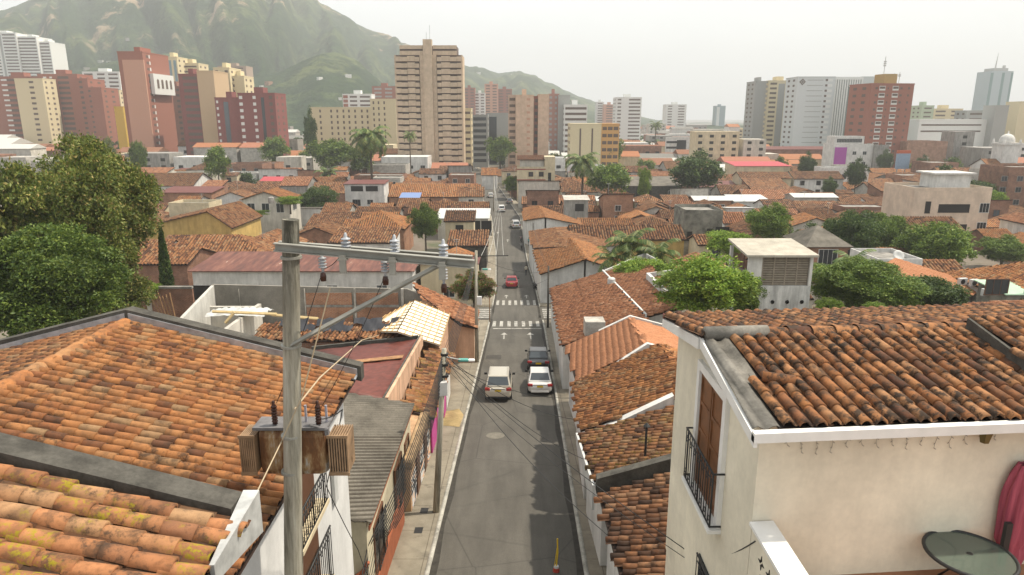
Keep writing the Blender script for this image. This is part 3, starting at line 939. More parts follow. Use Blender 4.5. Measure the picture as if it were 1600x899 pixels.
v = coords(nt, rand=False)
c = ramp(nt, noise(nt, v, 0.45, 7, 0.7), [(0.34, (0.15, 0.128, 0.094)), (0.6, (0.25, 0.218, 0.165))])
bk = nd(nt, 'ShaderNodeTexBrick', Scale=1.0); bk.offset = 0.0
bk.inputs['Brick Width'].default_value = 1.7; bk.inputs['Row Height'].default_value = 2.3; bk.inputs['Mortar Size'].default_value = 0.018
bk.inputs['Color1'].default_value = (1, 1, 1, 1); bk.inputs['Color2'].default_value = (0.86, 0.85, 0.83, 1); bk.inputs['Mortar'].default_value = (0.45, 0.42, 0.40, 1)
nt.links.new(v, bk.inputs['Vector'])
c = mixc(nt, 1.0, c, bk.outputs['Color'], 'MULTIPLY')
c = mixc(nt, ramp(nt, noise(nt, v, 1.3, 5, 0.7), [(0.57, 0.0), (0.68, 0.6)]), c, (0.07, 0.06, 0.045))
nt.links.new(c, b.inputs['Base Color']); b.inputs['Roughness'].default_value = 0.9
bump(nt, b, noise(nt, v, 20, 3), 0.3, 0.01)
M_PAVE = m
M_KERB = concrete((0.40, 0.38, 0.33), 0.55, 'kerb_concrete', 1.2)
m, nt, b = mat_new('worn_road_paint')
v = coords(nt, rand=False)
al = ramp(nt, noise(nt, v, 3.2, 7, 0.75), [(0.38, 0.03), (0.62, 0.72)])
c = mixc(nt, al, (0.13, 0.12, 0.105), (0.60, 0.58, 0.52))
nt.links.new(c, b.inputs['Base Color']); b.inputs['Roughness'].default_value = 0.8
M_PAINT = m

def strip(name, ys, fl, fr, dz, mat, kind='structure', th=0.0):
    V, Q = [], []
    for i, y in enumerate(ys):
        z = gz(y) + dz
        V += [(fl(y), y, z), (fr(y), y, z)]
        if th: V += [(fl(y), y, z - th), (fr(y), y, z - th)]
        s = 4 if th else 2
        if i:
            a, b_ = (i - 1) * s, i * s
            Q.append((a, a + 1, b_ + 1, b_))
            if th: Q += [(a + 2, a, b_, b_ + 2), (a + 1, a + 3, b_ + 3, b_ + 1)]
    if th:
        n = len(V) - 4
        Q += [(0, 2, 3, 1), (n, n + 1, n + 3, n + 2)]
    me = np_mesh(name, np.array(V), np.array(Q), mat)
    o = link(name, me); o['kind'] = kind
    return o
YG = sorted(set([-60.0, 0, 22, 43.6, 72, 116, 186, 9000]))
def ysr(a, b, st=3.0):
    ys = list(np.arange(a, b, st)) + [b]
    ys += [y for y in GY + RY if a < y < b]
    return sorted(set(round(float(y), 3) for y in ys))
strip('ground', YG, lambda y: -9000, lambda y: 9000, -0.20, M_EARTH)
strip('road', ysr(-55, 420), kl, kr, 0.0, M_ASPH)
M_GUTTER = plain('gutter_grime', (0.05, 0.044, 0.036), .9, var=.5)
strip('gutter', ysr(-55, 300), kl, lambda y: kl(y) + .22 + .06 * math.sin(y * .9), 0.004, M_GUTTER)
strip('gutter', ysr(-55, 300), lambda y: kr(y) - .26 - .07 * math.sin(y * .7), kr, 0.004, M_GUTTER)
strip('cross_street', ysr(73.3, 80.3, 1), lambda y: -8, lambda y: 12, 0.004, M_ASPH)
for nm, a, b_ in (('pavement', -55, 72.6), ('pavement', 81.0, 400)):
    strip(nm, ysr(a, b_), lambda y: kl(y) - 2.6, lambda y: kl(y) - .17, 0.13, M_PAVE, th=0.4)
    strip('kerb', ysr(a, b_), lambda y: kl(y) - .166, lambda y: kl(y), 0.134, M_KERB, th=0.4)
    strip(nm, ysr(a, b_), lambda y: kr(y) + .17, lambda y: kr(y) + 2.4, 0.13, M_PAVE, th=0.4)
    strip('kerb', ysr(a, b_), lambda y: kr(y), lambda y: kr(y) + .166, 0.134, M_KERB, th=0.4)

def mark(mb, pts, dz=0.008):
    mb.poly([(x, y, gz(y) + dz) for x, y in pts])
def stripes(y0, y1, n, label, x0=None, x1=None):
    mb = MB(); a, b_ = (kl(y0) + .35 if x0 is None else x0), (kr(y0) - .3 if x1 is None else x1)
    wd = (b_ - a) / (n * 2 - 1)
    for i in range(n):
        x = a + wd * 2 * i + rng.uniform(-.04, .04)
        mark(mb, [(x, y0), (x + wd * .9, y0), (x + wd * .9, y1), (x, y1)])
    o = mb.build('crosswalk', M_PAINT); tag(o, kind='structure')
stripes(69.6, 72.4, 7, ''); stripes(81.5, 84.6, 7, '')
mb = MB()
for i in range(5): mark(mb, [(-4.6, 74.2 + i * 1.1), (-2.5, 74.2 + i * 1.1), (-2.5, 74.75 + i * 1.1), (-4.6, 74.75 + i * 1.1)])
for i in range(5): mark(mb, [(3.6, 74.2 + i * 1.1), (6.0, 74.2 + i * 1.1), (6.0, 74.75 + i * 1.1), (3.6, 74.75 + i * 1.1)])
tag(mb.build('crosswalk', M_PAINT), kind='structure')
mb = MB(); mark(mb, [(-2.0, 68.3), (3.1, 68.3), (3.1, 68.62), (-2.0, 68.62)])
tag(mb.build('stop_line', M_PAINT), kind='structure')
def arrow(x, y, s=1.0):
    mb = MB(); mark(mb, [(x - .07 * s, y), (x + .07 * s, y), (x + .07 * s, y + 1.9 * s), (x - .07 * s, y + 1.9 * s)]); mark(mb, [(x - .38 * s, y + 1.9 * s), (x + .38 * s, y + 1.9 * s), (x, y + 3.0 * s)])
    tag(mb.build('road_arrow', M_PAINT), kind='structure')
M_PATCH = concrete((0.075, 0.070, 0.062), 0.6, 'asphalt_patch', .7); M_SAND = concrete((0.36, 0.27, 0.13), 0.6, 'spilled_sand', .9)
for x0, x1, y0, y1, mt, dz in ((-2.3, -.9, 55.5, 57.2, M_PATCH, .006), (-1.6, .6, 104, 108, M_PATCH, .006)):
    mb = MB(); n_ = 14; cx_, cy_ = (x0 + x1) / 2, (y0 + y1) / 2
    mark(mb, [(cx_ + (x1 - x0) / 2 * math.copysign(abs(math.cos(q)) ** .4, math.cos(q)) * rng.uniform(.92, 1.05), cy_ + (y1 - y0) / 2 * math.copysign(abs(math.sin(q)) ** .4, math.sin(q)) * rng.uniform(.94, 1.04)) for q in np.linspace(0, 2 * math.pi, n_, endpoint=False)], dz)
    tag(mb.build('road_patch', mt), kind='structure')
mb = MB(); mark(mb, [(-4.6, 38.6), (-3.2, 38.3), (-3.1, 40.6), (-3.5, 41.9), (-4.5, 41.2)], .137); tag(mb.build('spilled_sand', M_SAND), kind='structure')
arrow(-0.8, 63.5); arrow(1.85, 63.5); arrow(-0.75, 86.0, .8); arrow(1.9, 86.0, .8); arrow(-3.2, 150, 1); arrow(-0.9, 140, 1)

# hills: a height field on a polar grid round the viewer, shaped by the two skylines
MAIN = [(-500, -20), (-200, -10), (0, 16), (40, 2), (70, -12), (150, -50), (300, -80), (400, -45), (460, -14), (490, 0), (560, 40), (620, 64), (690, 90), (722, 100), (780, 113), (812, 110), (850, 131), (900, 150), (935, 162), (1000, 182), (1100, 200), (1250, 205), (2200, 205)]
FOOT = [(-500, 110), (0, 120), (100, 112), (180, 92), (260, 84), (330, 92), (380, 120), (430, 108), (500, 84), (560, 98), (615, 138), (660, 160), (720, 176), (800, 196), (2200, 215)]
def el(px, y): r = ray(px, y); return math.atan2(r.x, r.y), r.z / math.hypot(r.x, r.y)
mA = [el(*p) for p in MAIN]; fA = [el(*p) for p in FOOT]
from mathutils import noise as mn
NA, NR = 560, 190
az = np.linspace(mA[0][0], mA[-1][0], NA); rr = np.concatenate([np.linspace(640, 2500, NR - 14), np.linspace(2560, 4200, 14)])
V = []
def sst(t): t = max(0.0, min(1.0, t)); return t * t * (3 - 2 * t)
for j, r in enumerate(rr):
    for i, a in enumerate(az):
        em = float(np.interp(a, [p[0] for p in mA], [p[1] for p in mA])); ef = float(np.interp(a, [p[0] for p in fA], [p[1] for p in fA]))
        Rm = 2050 + 350 * sst((a + 0.2) / 0.4)
        Hm, Hf = CZ + Rm * em, CZ + 1150 * ef
        g1 = mn.fractal(Vector((a * 7.0, r * 0.0016, 0.0)), 1.0, 2.0, 5)
        g2 = mn.ridged_multi_fractal(Vector((a * 16 + 0.3 * g1, r * 0.0011, 3.0)), 1.0, 2.1, 4, 1.0, 2.0) - 1.0
        t = (r - 760) / (Rm - 760)
        hm = Hm * (sst(t) ** 1.15 if t < 1 else 1 - .35 * sst((r - Rm) / 1500))
        hm -= max(0.0, Hm) * 0.17 * g2 * sst(t * 3) * sst((1.05 - t) * 4) * (1 if t < 1 else 0)
        tf = (r - 690) / (1150 - 690)
        hf = Hf * (sst(tf) if tf < 1 else 1 - sst((r - 1150) / 900) * .8)
        hf += Hf * 0.10 * g1 * sst(tf * 2) * (1 if tf < 1 else .5)
        h = max(hm, hf) + 6 * g1 * sst(t * 2) + (5 * mn.fractal(Vector((r * math.sin(a) * .022, r * math.cos(a) * .022, 5)), 1.0, 2.0, 3) if r > 700 else 0)
        h = h if h > 0 else -2.0
        V.append((r * math.sin(a), r * math.cos(a), h - 3))
Q = [(j * NA + i, j * NA + i + 1, (j + 1) * NA + i + 1, (j + 1) * NA + i) for j in range(len(rr) - 1) for i in range(NA - 1)]
m, nt, b = mat_new('hill_scrub')
v = coords(nt, rand=False)
grass = ramp(nt, noise(nt, v, 0.006, 6, 0.6), [(0.35, (0.055, 0.088, 0.028)), (0.65, (0.115, 0.135, 0.050))])
wood = ramp(nt, noise(nt, v, 0.045, 5, 0.7), [(0.35, (0.012, 0.030, 0.012)), (0.65, (0.040, 0.070, 0.024))])
c = mixc(nt, ramp(nt, noise(nt, v, 0.009, 9, 0.68), [(0.42, 0.0), (0.50, 1.0)]), grass, wood)
c = mixc(nt, ramp(nt, noise(nt, v, 0.06, 5, 0.75), [(0.50, 0.0), (0.58, 0.8)]), c, (0.018, 0.038, 0.014))
vb = coords(nt, (1.0, 1.0, 0.45), rand=False)
geo = nt.nodes.new('ShaderNodeNewGeometry'); sp = nt.nodes.new('ShaderNodeSeparateXYZ'); nt.links.new(geo.outputs['Position'], sp.inputs[0])
hi = nd(nt, 'ShaderNodeMapRange'); hi.inputs['From Min'].default_value = 70; hi.inputs['From Max'].default_value = 190; nt.links.new(sp.outputs['Z'], hi.inputs['Value'])
bare = nt.nodes.new('ShaderNodeMath'); bare.operation = 'MULTIPLY'
nt.links.new(ramp(nt, noise(nt, vb, 0.0075, 10, 0.68), [(0.588, 0.0), (0.62, 0.9)]), bare.inputs[0]); nt.links.new(hi.outputs[0], bare.inputs[1])
c = mixc(nt, bare.outputs[0], c, ramp(nt, noise(nt, v, 0.03, 6), [(0.35, (0.26, 0.18, 0.11)), (0.6, (0.38, 0.29, 0.19))]))
nt.links.new(c, b.inputs['Base Color']); b.inputs['Roughness'].default_value = 0.95; b.inputs['Specular IOR Level'].default_value = 0.1
bump(nt, b, noise(nt, v, 0.10, 6, 0.7), 1.0, 9.0)
me = np_mesh('hills', np.array(V), np.array(Q), m, smooth=True)
tag(link('hills', me), kind='structure')
hb = MB(); hr_ = random.Random(5)
for _ in range(900):
    i_ = hr_.randrange(len(V)); p = V[i_]
    if 28 < p[2] < 150 and p[1] > 600 and p[0] / p[1] < .02 and mn.fractal(Vector((p[0] * .004, p[1] * .004, 9)), 1, 2, 3) > .12:
        s_ = hr_.uniform(3, 6.5); hb.box((p[0], p[1], p[2] + s_ * .3), (s_ * 1.5, s_, s_ * .9), hr_.uniform(0, 3), hr_.choice([M_WHITE, M_BRICK2, M_CREAM, M_GREYW, M_WHITE]))
tag(hb.build('hillside_houses', M_WHITE), kind='stuff')

m = bpy.data.materials.new('haze'); m.use_nodes = True; nt = m.node_tree; nt.nodes.clear()
oo = nt.nodes.new('ShaderNodeOutputMaterial'); pv = nt.nodes.new('ShaderNodeVolumePrincipled')
pv.inputs['Color'].default_value = (0.93, 0.945, 0.95, 1); pv.inputs['Density'].default_value = 0.00034; pv.inputs['Anisotropy'].default_value = 0.1
nt.links.new(pv.outputs[0], oo.inputs['Volume'])
hz = MB().bx(-4500, 4500, -400, 5200, -6, 470).build('haze', m); tag(hz, kind='stuff')

# ------------------------------------------------------------------ near houses on the left of the street
def wallbox(mb, x0, x1, y0, y1, z0, z1, m=None): mb.bx(x0, x1, y0, y1, z0, z1, m)
def slope_wall(root, name, pts, z0, th, mat, h=None):
    """wall along a polyline of (x, y, ztop); th = thickness vector; h: height instead of a level foot"""
    mb = MB(); t = Vector(th)
    for a, b_ in zip(pts[:-1], pts[1:]):
        a, b_ = Vector(a), Vector(b_)
        top = [a, b_, b_ + t, a + t]; mb.prism(top, [Vector((p.x, p.y, z0 if h is None else p.z - h)) for p in top])
    return mb.build(name, mat, root)
def railing(root, y0, y1, x, z0, z1, name='balcony_railing', n=None, axis='Y', bow=0.0, belly=0.0):
    """iron railing along Y (or X) with scrolls near the top"""
    mb = MB(); n = n or max(4, int(abs(y1 - y0) / 0.11))
    P = (lambda t, z: (x, t, z)) if axis == 'Y' else (lambda t, z: (t, x, z))
    mb.tube([P(y0, z1), P(y1, z1)], 0.025, 6); mb.tube([P(y0, z0 + .05), P(y1, z0 + .05)], 0.018, 6); mb.tube([P(y0, z1 - .16), P(y1, z1 - .16)], 0.012, 5)
    for i in range(n + 1):
        t = y0 + (y1 - y0) * i / n
        mb.tube([P(t, z0 + .05), P(t, z1)], 0.011 if i % 6 else 0.02, 5)
        if i < n and i % 2 == 0:
            c = t + (y1 - y0) / n * .5
            ring = [P(c + .055 * math.cos(q), z0 + .2 + .055 * math.sin(q)) for q in np.linspace(0, 6.28, 9)]
            mb.tube(ring, 0.008, 4, caps=False)
            ring = [P(c + .05 * math.cos(q), z1 - .24 + .05 * math.sin(q)) for q in np.linspace(0, 6.28, 9)]
            mb.tube(ring, 0.008, 4, caps=False)
    return mb.build(name, M_IRON, root, smooth=True)

# mossy roof at the lower left, its gable parapet, and the big orange roof behind it
h0 = empty('tiled_house', (-7, 5, gz(5)), 0, 'corner of a tiled roof with yellow moss on large pinkish clay tiles', 'house')
def rel(root, pts): return [Vector(p) - root.location for p in pts]
s0 = 0.26
r0 = roof([rel(h0, [(-3.55, 1.0, 19.80), (-3.55, 8.02, 19.80), (-10.2, 8.02, 19.80 + s0 * 6.65), (-10.2, 1.0, 19.80 + s0 * 6.65)])], 'mossy', h0, lod=0, tw=0.315, tl=0.42, seed=3, jit=1.6)
MB().bx(-10, -4.15, 1.0, 8.0, 0, 0.1).build('floor_slab', M_CONC, h0).location = Vector((0, 0, 17.5)) - h0.location
mb = MB(); mb.prism(rel(h0, [(-4.2, 1, 19.55), (-4.2, 8.0, 19.55), (-10, 8.0, 21.05), (-10, 1, 21.05)]), rel(h0, [(-4.2, 1, 9), (-4.2, 8.0, 9), (-10, 8.0, 9), (-10, 1, 9)]))
mb.build('wall', M_WHITE, h0)
pp = slope_wall(h0, 'parapet', rel(h0, [(-3.72, 8.06, 19.98), (-10.4, 8.06, 21.86)]), 0, (0, 0.42, 0.0), M_DARKC, h=0.75)
slope_wall(h0, 'party_wall', rel(h0, [(-4.2, 8.1, 19.2), (-10.4, 8.1, 21.0)]), 9 - h0.location.z, (0, 0.36, 0.0), M_WHITE)
mb = MB(); mb.prism(rel(h0, [(-3.50, 7.0, 19.90), (-3.50, 8.5, 20.0), (-3.72, 8.5, 20.0), (-3.56, 7.0, 19.90)]), rel(h0, [(-3.50, 7.0, 19.66), (-3.50, 8.5, 19.35), (-3.72, 8.5, 19.35), (-3.56, 7.0, 19.66)]))
mb.build('flashing', plain('peeling_zinc', (0.55, 0.55, 0.53), 0.5, 0.2, 0.45), h0)
landmark((-5, 7, 20), 'mossy tiled roof')

h1 = empty('tiled_house', (-10, 13, gz(13)), 0, 'white street house under a big sunlit orange barrel tile roof behind the concrete pole', 'house')
zr1, ze1 = 19.86, 18.33
P1 = [rel(h1, [(-4.15, 8.5, ze1), (-4.15, 17.0, ze1), (-10, 17.0, zr1), (-10, 8.5, zr1)]), rel(h1, [(-16, 17.0, 18.36), (-16, 8.5, 18.36), (-10, 8.5, zr1), (-10, 17.0, zr1)])]
ro = roof(P1, 'orange', h1, lod=0, tw=0.24, tl=0.345, seed=11, jit=0.8)
ridge_cap(rel(h1, [(-10, 16.9, 0)])[0] + Vector((0, 0, zr1)), rel(h1, [(-10, 8.5, 0)])[0] + Vector((0, 0, zr1)), 'orange', ro, r=0.17, tl=0.46, lod=0)
mb = MB(); g = rel(h1, [(-4.6, 8.55, 18.05), (-10, 8.55, 19.6), (-15.6, 8.55, 18.2)]); gf = [p + Vector((0, 8.75, 0)) for p in g]
zb = 9 - h1.location.z
mb.prism([g[0], gf[0], gf[1], g[1]], [Vector((p.x, p.y, zb)) for p in (g[0], gf[0], gf[1], g[1])]); mb.prism([g[1], gf[1], gf[2], g[2]], [Vector((p.x, p.y, zb)) for p in (g[1], gf[1], gf[2], g[2])])
mb.build('wall', plaster((0.74, 0.73, 0.71), 0.15), h1)
slope_wall(h1, 'parapet', rel(h1, [(-4.0, 17.02, 18.62), (-10, 17.02, 20.18), (-16.2, 17.02, 18.65)]), 0, (0, 0.34, 0), M_DARKC, h=0.42)
fl = MB()
for a, b_ in (((-4.1, 16.985, 18.56), (-9.95, 16.985, 20.09)), ((-10.05, 16.985, 20.09), (-16, 16.985, 18.56))):
    a, b_ = Vector(a) - h1.location, Vector(b_) - h1.location
    fl.prism([a, b_, b_ + Vector((0, .03, 0)), a + Vector((0, .03, 0))], [p - Vector((0, 0, .24)) for p in (a, b_, b_ + Vector((0, .03, 0)), a + Vector((0, .03, 0)))])
    fl.prism([a - Vector((0, .20, .205)), b_ - Vector((0, .20, .205)), b_ - Vector((0, 0, .18)), a - Vector((0, 0, .18))], [p - Vector((0, 0, .03)) for p in (a - Vector((0, .20, .205)), b_ - Vector((0, .20, .205)), b_ - Vector((0, 0, .18)), a - Vector((0, 0, .18)))])
fl.build('flashing', plain('zinc_flashing', (0.50, 0.52, 0.55), 0.4, 0.5, 0.5), h1)
for (z0_, z1_) in ((16.35, 17.2), (14.3, 15.65)):
    MB().bx(-4.66, -4.56, 12.4, 14.2, z0_ - .25, z1_ + .75).build('door', M_FRAMEB, h1).location = -h1.location
    MB().bx(-4.62, -4.28, 12.3, 14.35, z0_ - .10, z0_).build('balcony_slab', M_CREAM, h1).location = -h1.location
    railing(h1, 12.35, 14.3, -4.30, z0_, z1_, n=14).location = -h1.location
MB().bx(-4.58, -4.5, 15.6, 15.9, 15.4, 16.4).build('meter_box', M_WHITESHEET, h1).location = -h1.location
landmark((-8, 13, 19), 'big orange roof')

# cream house with a grey corrugated roof
h2 = empty('corrugated_roof_house', (-8, 24, gz(24)), 0, 'cream street house with terracotta trim under a grey corrugated roof', 'house')
Pz = lambda px, py, z: tuple(atz(px, py, z))
a_, b_ = Vector((-4.75, 19.2, 12.55)), Vector((-4.95, 30.3, 11.75))
sheet(rel(h2, [a_, b_, b_ + Vector((-7, 0, 1.25)), a_ + Vector((-7, 0, 1.25))]), M_ROOFGREY, h2, pitch=0.27, amp=0.05, th=0.03, dirt_or_shade=concrete((0.095, 0.082, 0.066), 0.5, 'shaded_fibre_cement', 0.5))  # darker copy of the cement: painted shade for the valleys
mb = MB(); tp = rel(h2, [(-5.0, 19.5, 12.35), (-5.15, 30, 11.6), (-11.6, 30, 12.75), (-11.6, 19.5, 13.55)]); mb.prism(tp, [Vector((p.x, p.y, -3)) for p in tp])
mb.build('wall', plaster((0.68, 0.60, 0.43), 0.25), h2)
tr = MB()
tr.prism(rel(h2, [(-4.86, 19.2, 12.42), (-5.06, 30.2, 11.62), (-5.02, 30.2, 11.62), (-4.82, 19.2, 12.42)]), rel(h2, [(-4.86, 19.2, 12.26), (-5.06, 30.2, 11.46), (-5.02, 30.2, 11.46), (-4.82, 19.2, 12.26)]))
pts = [Vector((-4.99 - 1.9 * (k / 10), 19.44, 10.95 - 1.15 * (k / 10) ** 0.5)) - h2.location for k in range(11)]
tr.tube(pts, 0.07, 6)
tr.bx(-5.02 - h2.location.x, -4.90 - h2.location.x, 19.5 - 24, 26 - 24, 8.2 - h2.location.z, 9.6 - h2.location.z)
tr.build('trim', plain('terracotta_paint', (0.33, 0.10, 0.045), 0.8, var=0.3), h2)
for y, z in ((21.3, 10.6), (25.6, 10.35)):
    f = window(h2, Vector((-5.02, y, z)) - h2.location, 0, 1.5, 1.7, 'brown')
    gr = railing(f, -.75, .75, 0.16, -.85, .85, name='grille', n=9)
for y in (28.4,): window(h2, Vector((-5.1, y, 9.6)) - h2.location, 0, 1.0, 2.4, 'brown', 'door')
h2.location.x += .30
landmark((-6, 24, 12), 'grey corrugated roof')

# maroon metal roof with a peach party wall, and the low tiled front below it
h3 = empty('maroon_roof_house', (-9.5, 37, gz(37)), 0, 'house with a low maroon sheet metal roof and peeling peach side wall', 'house')
mp_ = [(-6.2, 30.8, 11.83), (-6.2, 43.4, 10.67), (-13.3, 43.4, 9.9), (-13.3, 30.8, 11.05)]
sheet(rel(h3, mp_), M_MAROON, h3, pitch=0.9, amp=0.018, th=0.03)
mb = MB(); tp = [Vector(p) - h3.location - Vector((0, 0, .10)) + Vector((0.06 if i < 2 else 0, 0, 0)) for i, p in enumerate(mp_)]; mb.prism(tp, [Vector((p.x, p.y, -3)) for p in tp])
mb.build('wall', M_PEACH, h3)
slope_wall(h3, 'parapet', rel(h3, [(-6.12, 30.6, 11.95), (-6.12, 43.5, 10.85)]), 10.2 - h3.location.z, (0.16, 0, 0), plaster((0.70, 0.45, 0.30), 0.5, key='peeling_peach'))
slope_wall(h3, 'coping', rel(h3, [(-6.22, 30.5, 11.99), (-6.22, 43.6, 10.88)]), 10.3 - h3.location.z, (0.10, 0, 0), M_DARKC)
slope_wall(h3, 'coping', rel(h3, [(-6.3, 43.6, 10.84), (-13.5, 43.6, 10.05)]), 9.3 - h3.location.z, (0, 0.2, 0), M_DARKC)
mb = MB(); q = rel(h3, [(-6.5, 38.2, 11.185), (-6.5, 38.9, 11.12), (-12.8, 38.9, 10.43), (-12.8, 38.2, 10.495)]); mb.slab([p + Vector((0, 0, .05)) for p in q], .04)
mb.build('skylight_sheet', plain('rusty_tan', (0.42, 0.22, 0.10), 0.7, var=0.6), h3)
landmark((-8, 37, 11), 'maroon metal roof')
h4 = empty('tiled_house', (-5.5, 38, gz(38)), 0, 'low tiled street front with a magenta facade beside the lamp pole', 'house')
roof([rel(h4, [(-4.45, 33, 9.75), (-4.35, 45.2, 8.95), (-6.1, 45.2, 9.55), (-6.1, 33, 10.35)])], 'moss2', h4, lod=1, tw=0.26, tl=0.38)
mb = MB(); tp = rel(h4, [(-4.8, 27.0, 10.15), (-4.75, 44.9, 9.0), (-6.1, 44.9, 9.4), (-6.1, 27.0, 10.4)]); mb.prism(tp, [Vector((p.x, p.y, -2)) for p in tp])
mb.build('wall', plaster((0.60, 0.38, 0.22), 0.5, key='ochre_plaster'), h4)
cp = MB(); cp.prism(rel(h4, [(-4.7, 27.0, 10.45), (-4.7, 33, 10.1), (-5.1, 33, 10.1), (-5.1, 27, 10.45)]), rel(h4, [(-4.7, 27.0, 10.1), (-4.7, 33, 9.75), (-5.1, 33, 9.75), (-5.1, 27, 10.1)]))
cp.build('cornice', concrete((0.40, 0.27, 0.15), 0.5, 'ochre_stone', 1.5), h4)
m, nt, b = mat_new('painted_mural')
v = coords(nt)
c = ramp(nt, nd(nt, 'ShaderNodeTexNoise', Scale=2.6, Detail=5.0, Distortion=2.5).outputs['Fac'], [(0.40, (0.05, 0.055, 0.065)), (0.46, (0.55, 0.54, 0.52)), (0.56, (0.62, 0.34, 0.18)), (0.64, (0.10, 0.12, 0.17))], 'CONSTANT')
nt.links.new(c, b.inputs['Base Color']); b.inputs['Roughness'].default_value = 0.85
MB().prism(rel(h4, [(-4.78, 27.2, 9.5), (-4.74, 33.5, 9.0), (-4.77, 33.5, 9.0), (-4.81, 27.2, 9.5)]), rel(h4, [(-4.78, 27.2, 7.75), (-4.74, 33.5, 7.2), (-4.77, 33.5, 7.2), (-4.81, 27.2, 7.75)])).build('mural_panel', m, h4)
M_MAG = plain('magenta_paint', (0.46, 0.06, 0.25), 0.6, var=0.2); M_PINK = plain('pink_paint', (0.62, 0.16, 0.36), 0.6, var=0.2)
def facade(root, y0, y1, x, z0, z1, mat, name):
    MB().bx(x - .05, x + .03, y0, y1, z0, z1, mat).build(name, mat, root).location = -root.location
facade(h4, 34.0, 36.2, -4.70, 7.0, 9.2, M_MAG, 'painted_shutter'); facade(h4, 36.6, 38.2, -4.68, 6.7, 9.0, M_PINK, 'painted_shutter'); facade(h4, 38.6, 39.6, -4.68, 6.6, 8.9, plain('olive_door', (0.22, 0.16, 0.07), 0.7), 'door'); facade(h4, 40.0, 41.4, -4.66, 6.5, 8.8, M_MAG, 'painted_shutter')
facade(h4, 41.9, 44.6, -4.68, 6.3, 8.7, M_WHITE, 'painted_wall')
for y in (28.6, 31.3): facade(h4, y, y + .9, -4.74, gz(y) + .2, gz(y) + 2.3, M_FRAMEB, 'door')
h4.location.x += .34
landmark((-5, 38, 10), 'magenta shop front')
# ------------------------------------------------------------------ houses whose roof slopes are given point by point
def blk(label, short, planes, kind, wall, lod=None, tw=0.25, tl=0.38, inset=0.35, drop=0.13, base=None, caps=(), name='tiled_house', cat='house', group=None, jit=1.0, flat=False, wins=()):
    """planes: roof polygons in world coordinates; walls stand under them. wins: (x, y, z, facing angle, w, h[, style[, name]])"""
    pts = [Vector(p) for pl in planes for p in pl]
    c = sum(pts, Vector()) / len(pts)
    g = gz(c.y) if base is None else base
    root = empty(name, (c.x, c.y, g), 0, label, cat, group)
    L = root.location
    loc = [[Vector(p) - L for p in pl] for pl in planes]
    lod = lod_for(c) if lod is None else lod
    if kind in TM:
        ro = roof(loc, kind, root, lod=lod, tw=tw, tl=tl, jit=jit, flat=flat)
        for a, b_ in caps: ridge_cap(Vector(a) - L, Vector(b_) - L, kind, ro, lod=lod)
    elif kind:
        mt = {'grey': M_ROOFGREY, 'maroon': M_MAROON, 'redsheet': M_REDSHEET, 'whitesheet': M_WHITESHEET, 'conc': M_CONCL, 'rusty': M_RUSTY, 'wood': M_PALEWOOD}[kind]
        r_ = MB()
        if lod < 3:
            for pl in loc: sheet(pl, mt, root, pitch=0.3, amp=0.03, th=0.05)
        else:
            for pl in loc: r_.slab(pl, .1)
            r_.build('roof', mt, root)
    m = MB()
    for pl in loc:
        cc = sum(pl, Vector()) / len(pl)
        tp = []
        for p in pl:
            d = (cc - p); d.z = 0
            s = min(0.4, inset * 1.414 / max(.1, d.length))
            q = p.lerp(cc, s); tp.append(Vector((q.x, q.y, q.z - drop)))
        m.prism(tp, [Vector((p.x, p.y, -1.2 - 0.15 * max(0, 60 - c.y) * 0)) for p in tp])
    m.build('wall', wall, root)
    for wd in wins:
        window(root, Vector(wd[:3]) - L, wd[3], wd[4], wd[5], wd[6] if len(wd) > 6 else 'white', wd[7] if len(wd) > 7 else 'window')
    if label is None: AUTO.append((root, '', tuple(c)))
    elif short: landmark(c, short)
    return root
m, nt, b = mat_new('rusty_sheet')
v = coords(nt, rand=False)
c = ramp(nt, noise(nt, coords(nt, (1.6, 0.25, .3), rand=False), 1.0, 6, 0.65), [(0.32, (0.06, 0.024, 0.018)), (0.5, (0.125, 0.044, 0.030)), (0.66, (0.20, 0.085, 0.055)), (0.71, (0.45, 0.40, 0.34))])
nt.links.new(c, b.inputs['Base Color']); b.inputs['Roughness'].default_value = 0.75
M_RUSTY = m
def add_wall(root, pts, z0, th, mat, name='parapet', h=None):
    return slope_wall(root, name, [Vector(p) - root.location for p in pts], z0 - root.location.z, th, mat, h)
def chimney_pipe(root, x, y, z, h=1.1):
    MB().tube([(x, y, z - .3), (x, y, z + h)], 0.045, 6).lathe((x, y, z + h), [(0.05, 0), (0.13, .02), (0.02, .14)], 8).build('vent_pipe', M_IRON, root).location = -root.location

# right of the street, near to far
hA = blk('brown tiled street roof at the bottom, with a short black vent pipe', 'brown roof at the bottom', [[(3.0, 14.0, 12.85), (3.05, 21.6, 12.15), (9.5, 22.0, 14.0), (9.5, 14.0, 14.6)]], 'brown', M_WHITE, lod=0, tw=0.29, tl=0.40, jit=1.4)
chimney_pipe(hA, 5.2, 18.2, 13.0, 0.9)
hB = blk('tiled street roof with yellow lichen and a white gutter, right of the road', 'lichen speckled roof', [[(2.95, 22.2, 12.35), (2.9, 27.3, 11.6), (9, 27.6, 13.5), (9, 22.2, 14.1)]], 'moss2', M_WHITE, lod=0, tw=0.29, tl=0.40, jit=1.4)
add_wall(hB, [(3.0, 21.72, 12.65), (9.5, 21.95, 14.5)], 0, (0, 0.36, 0), M_DARKC, h=.6)
add_wall(hB, [(2.84, 21.7, 12.42), (2.78, 27.4, 11.66)], 11.45, (0.09, 0, 0), M_WHITESHEET, 'gutter')
chimney_pipe(hB, 4.9, 22.9, 13.1, 1.0)
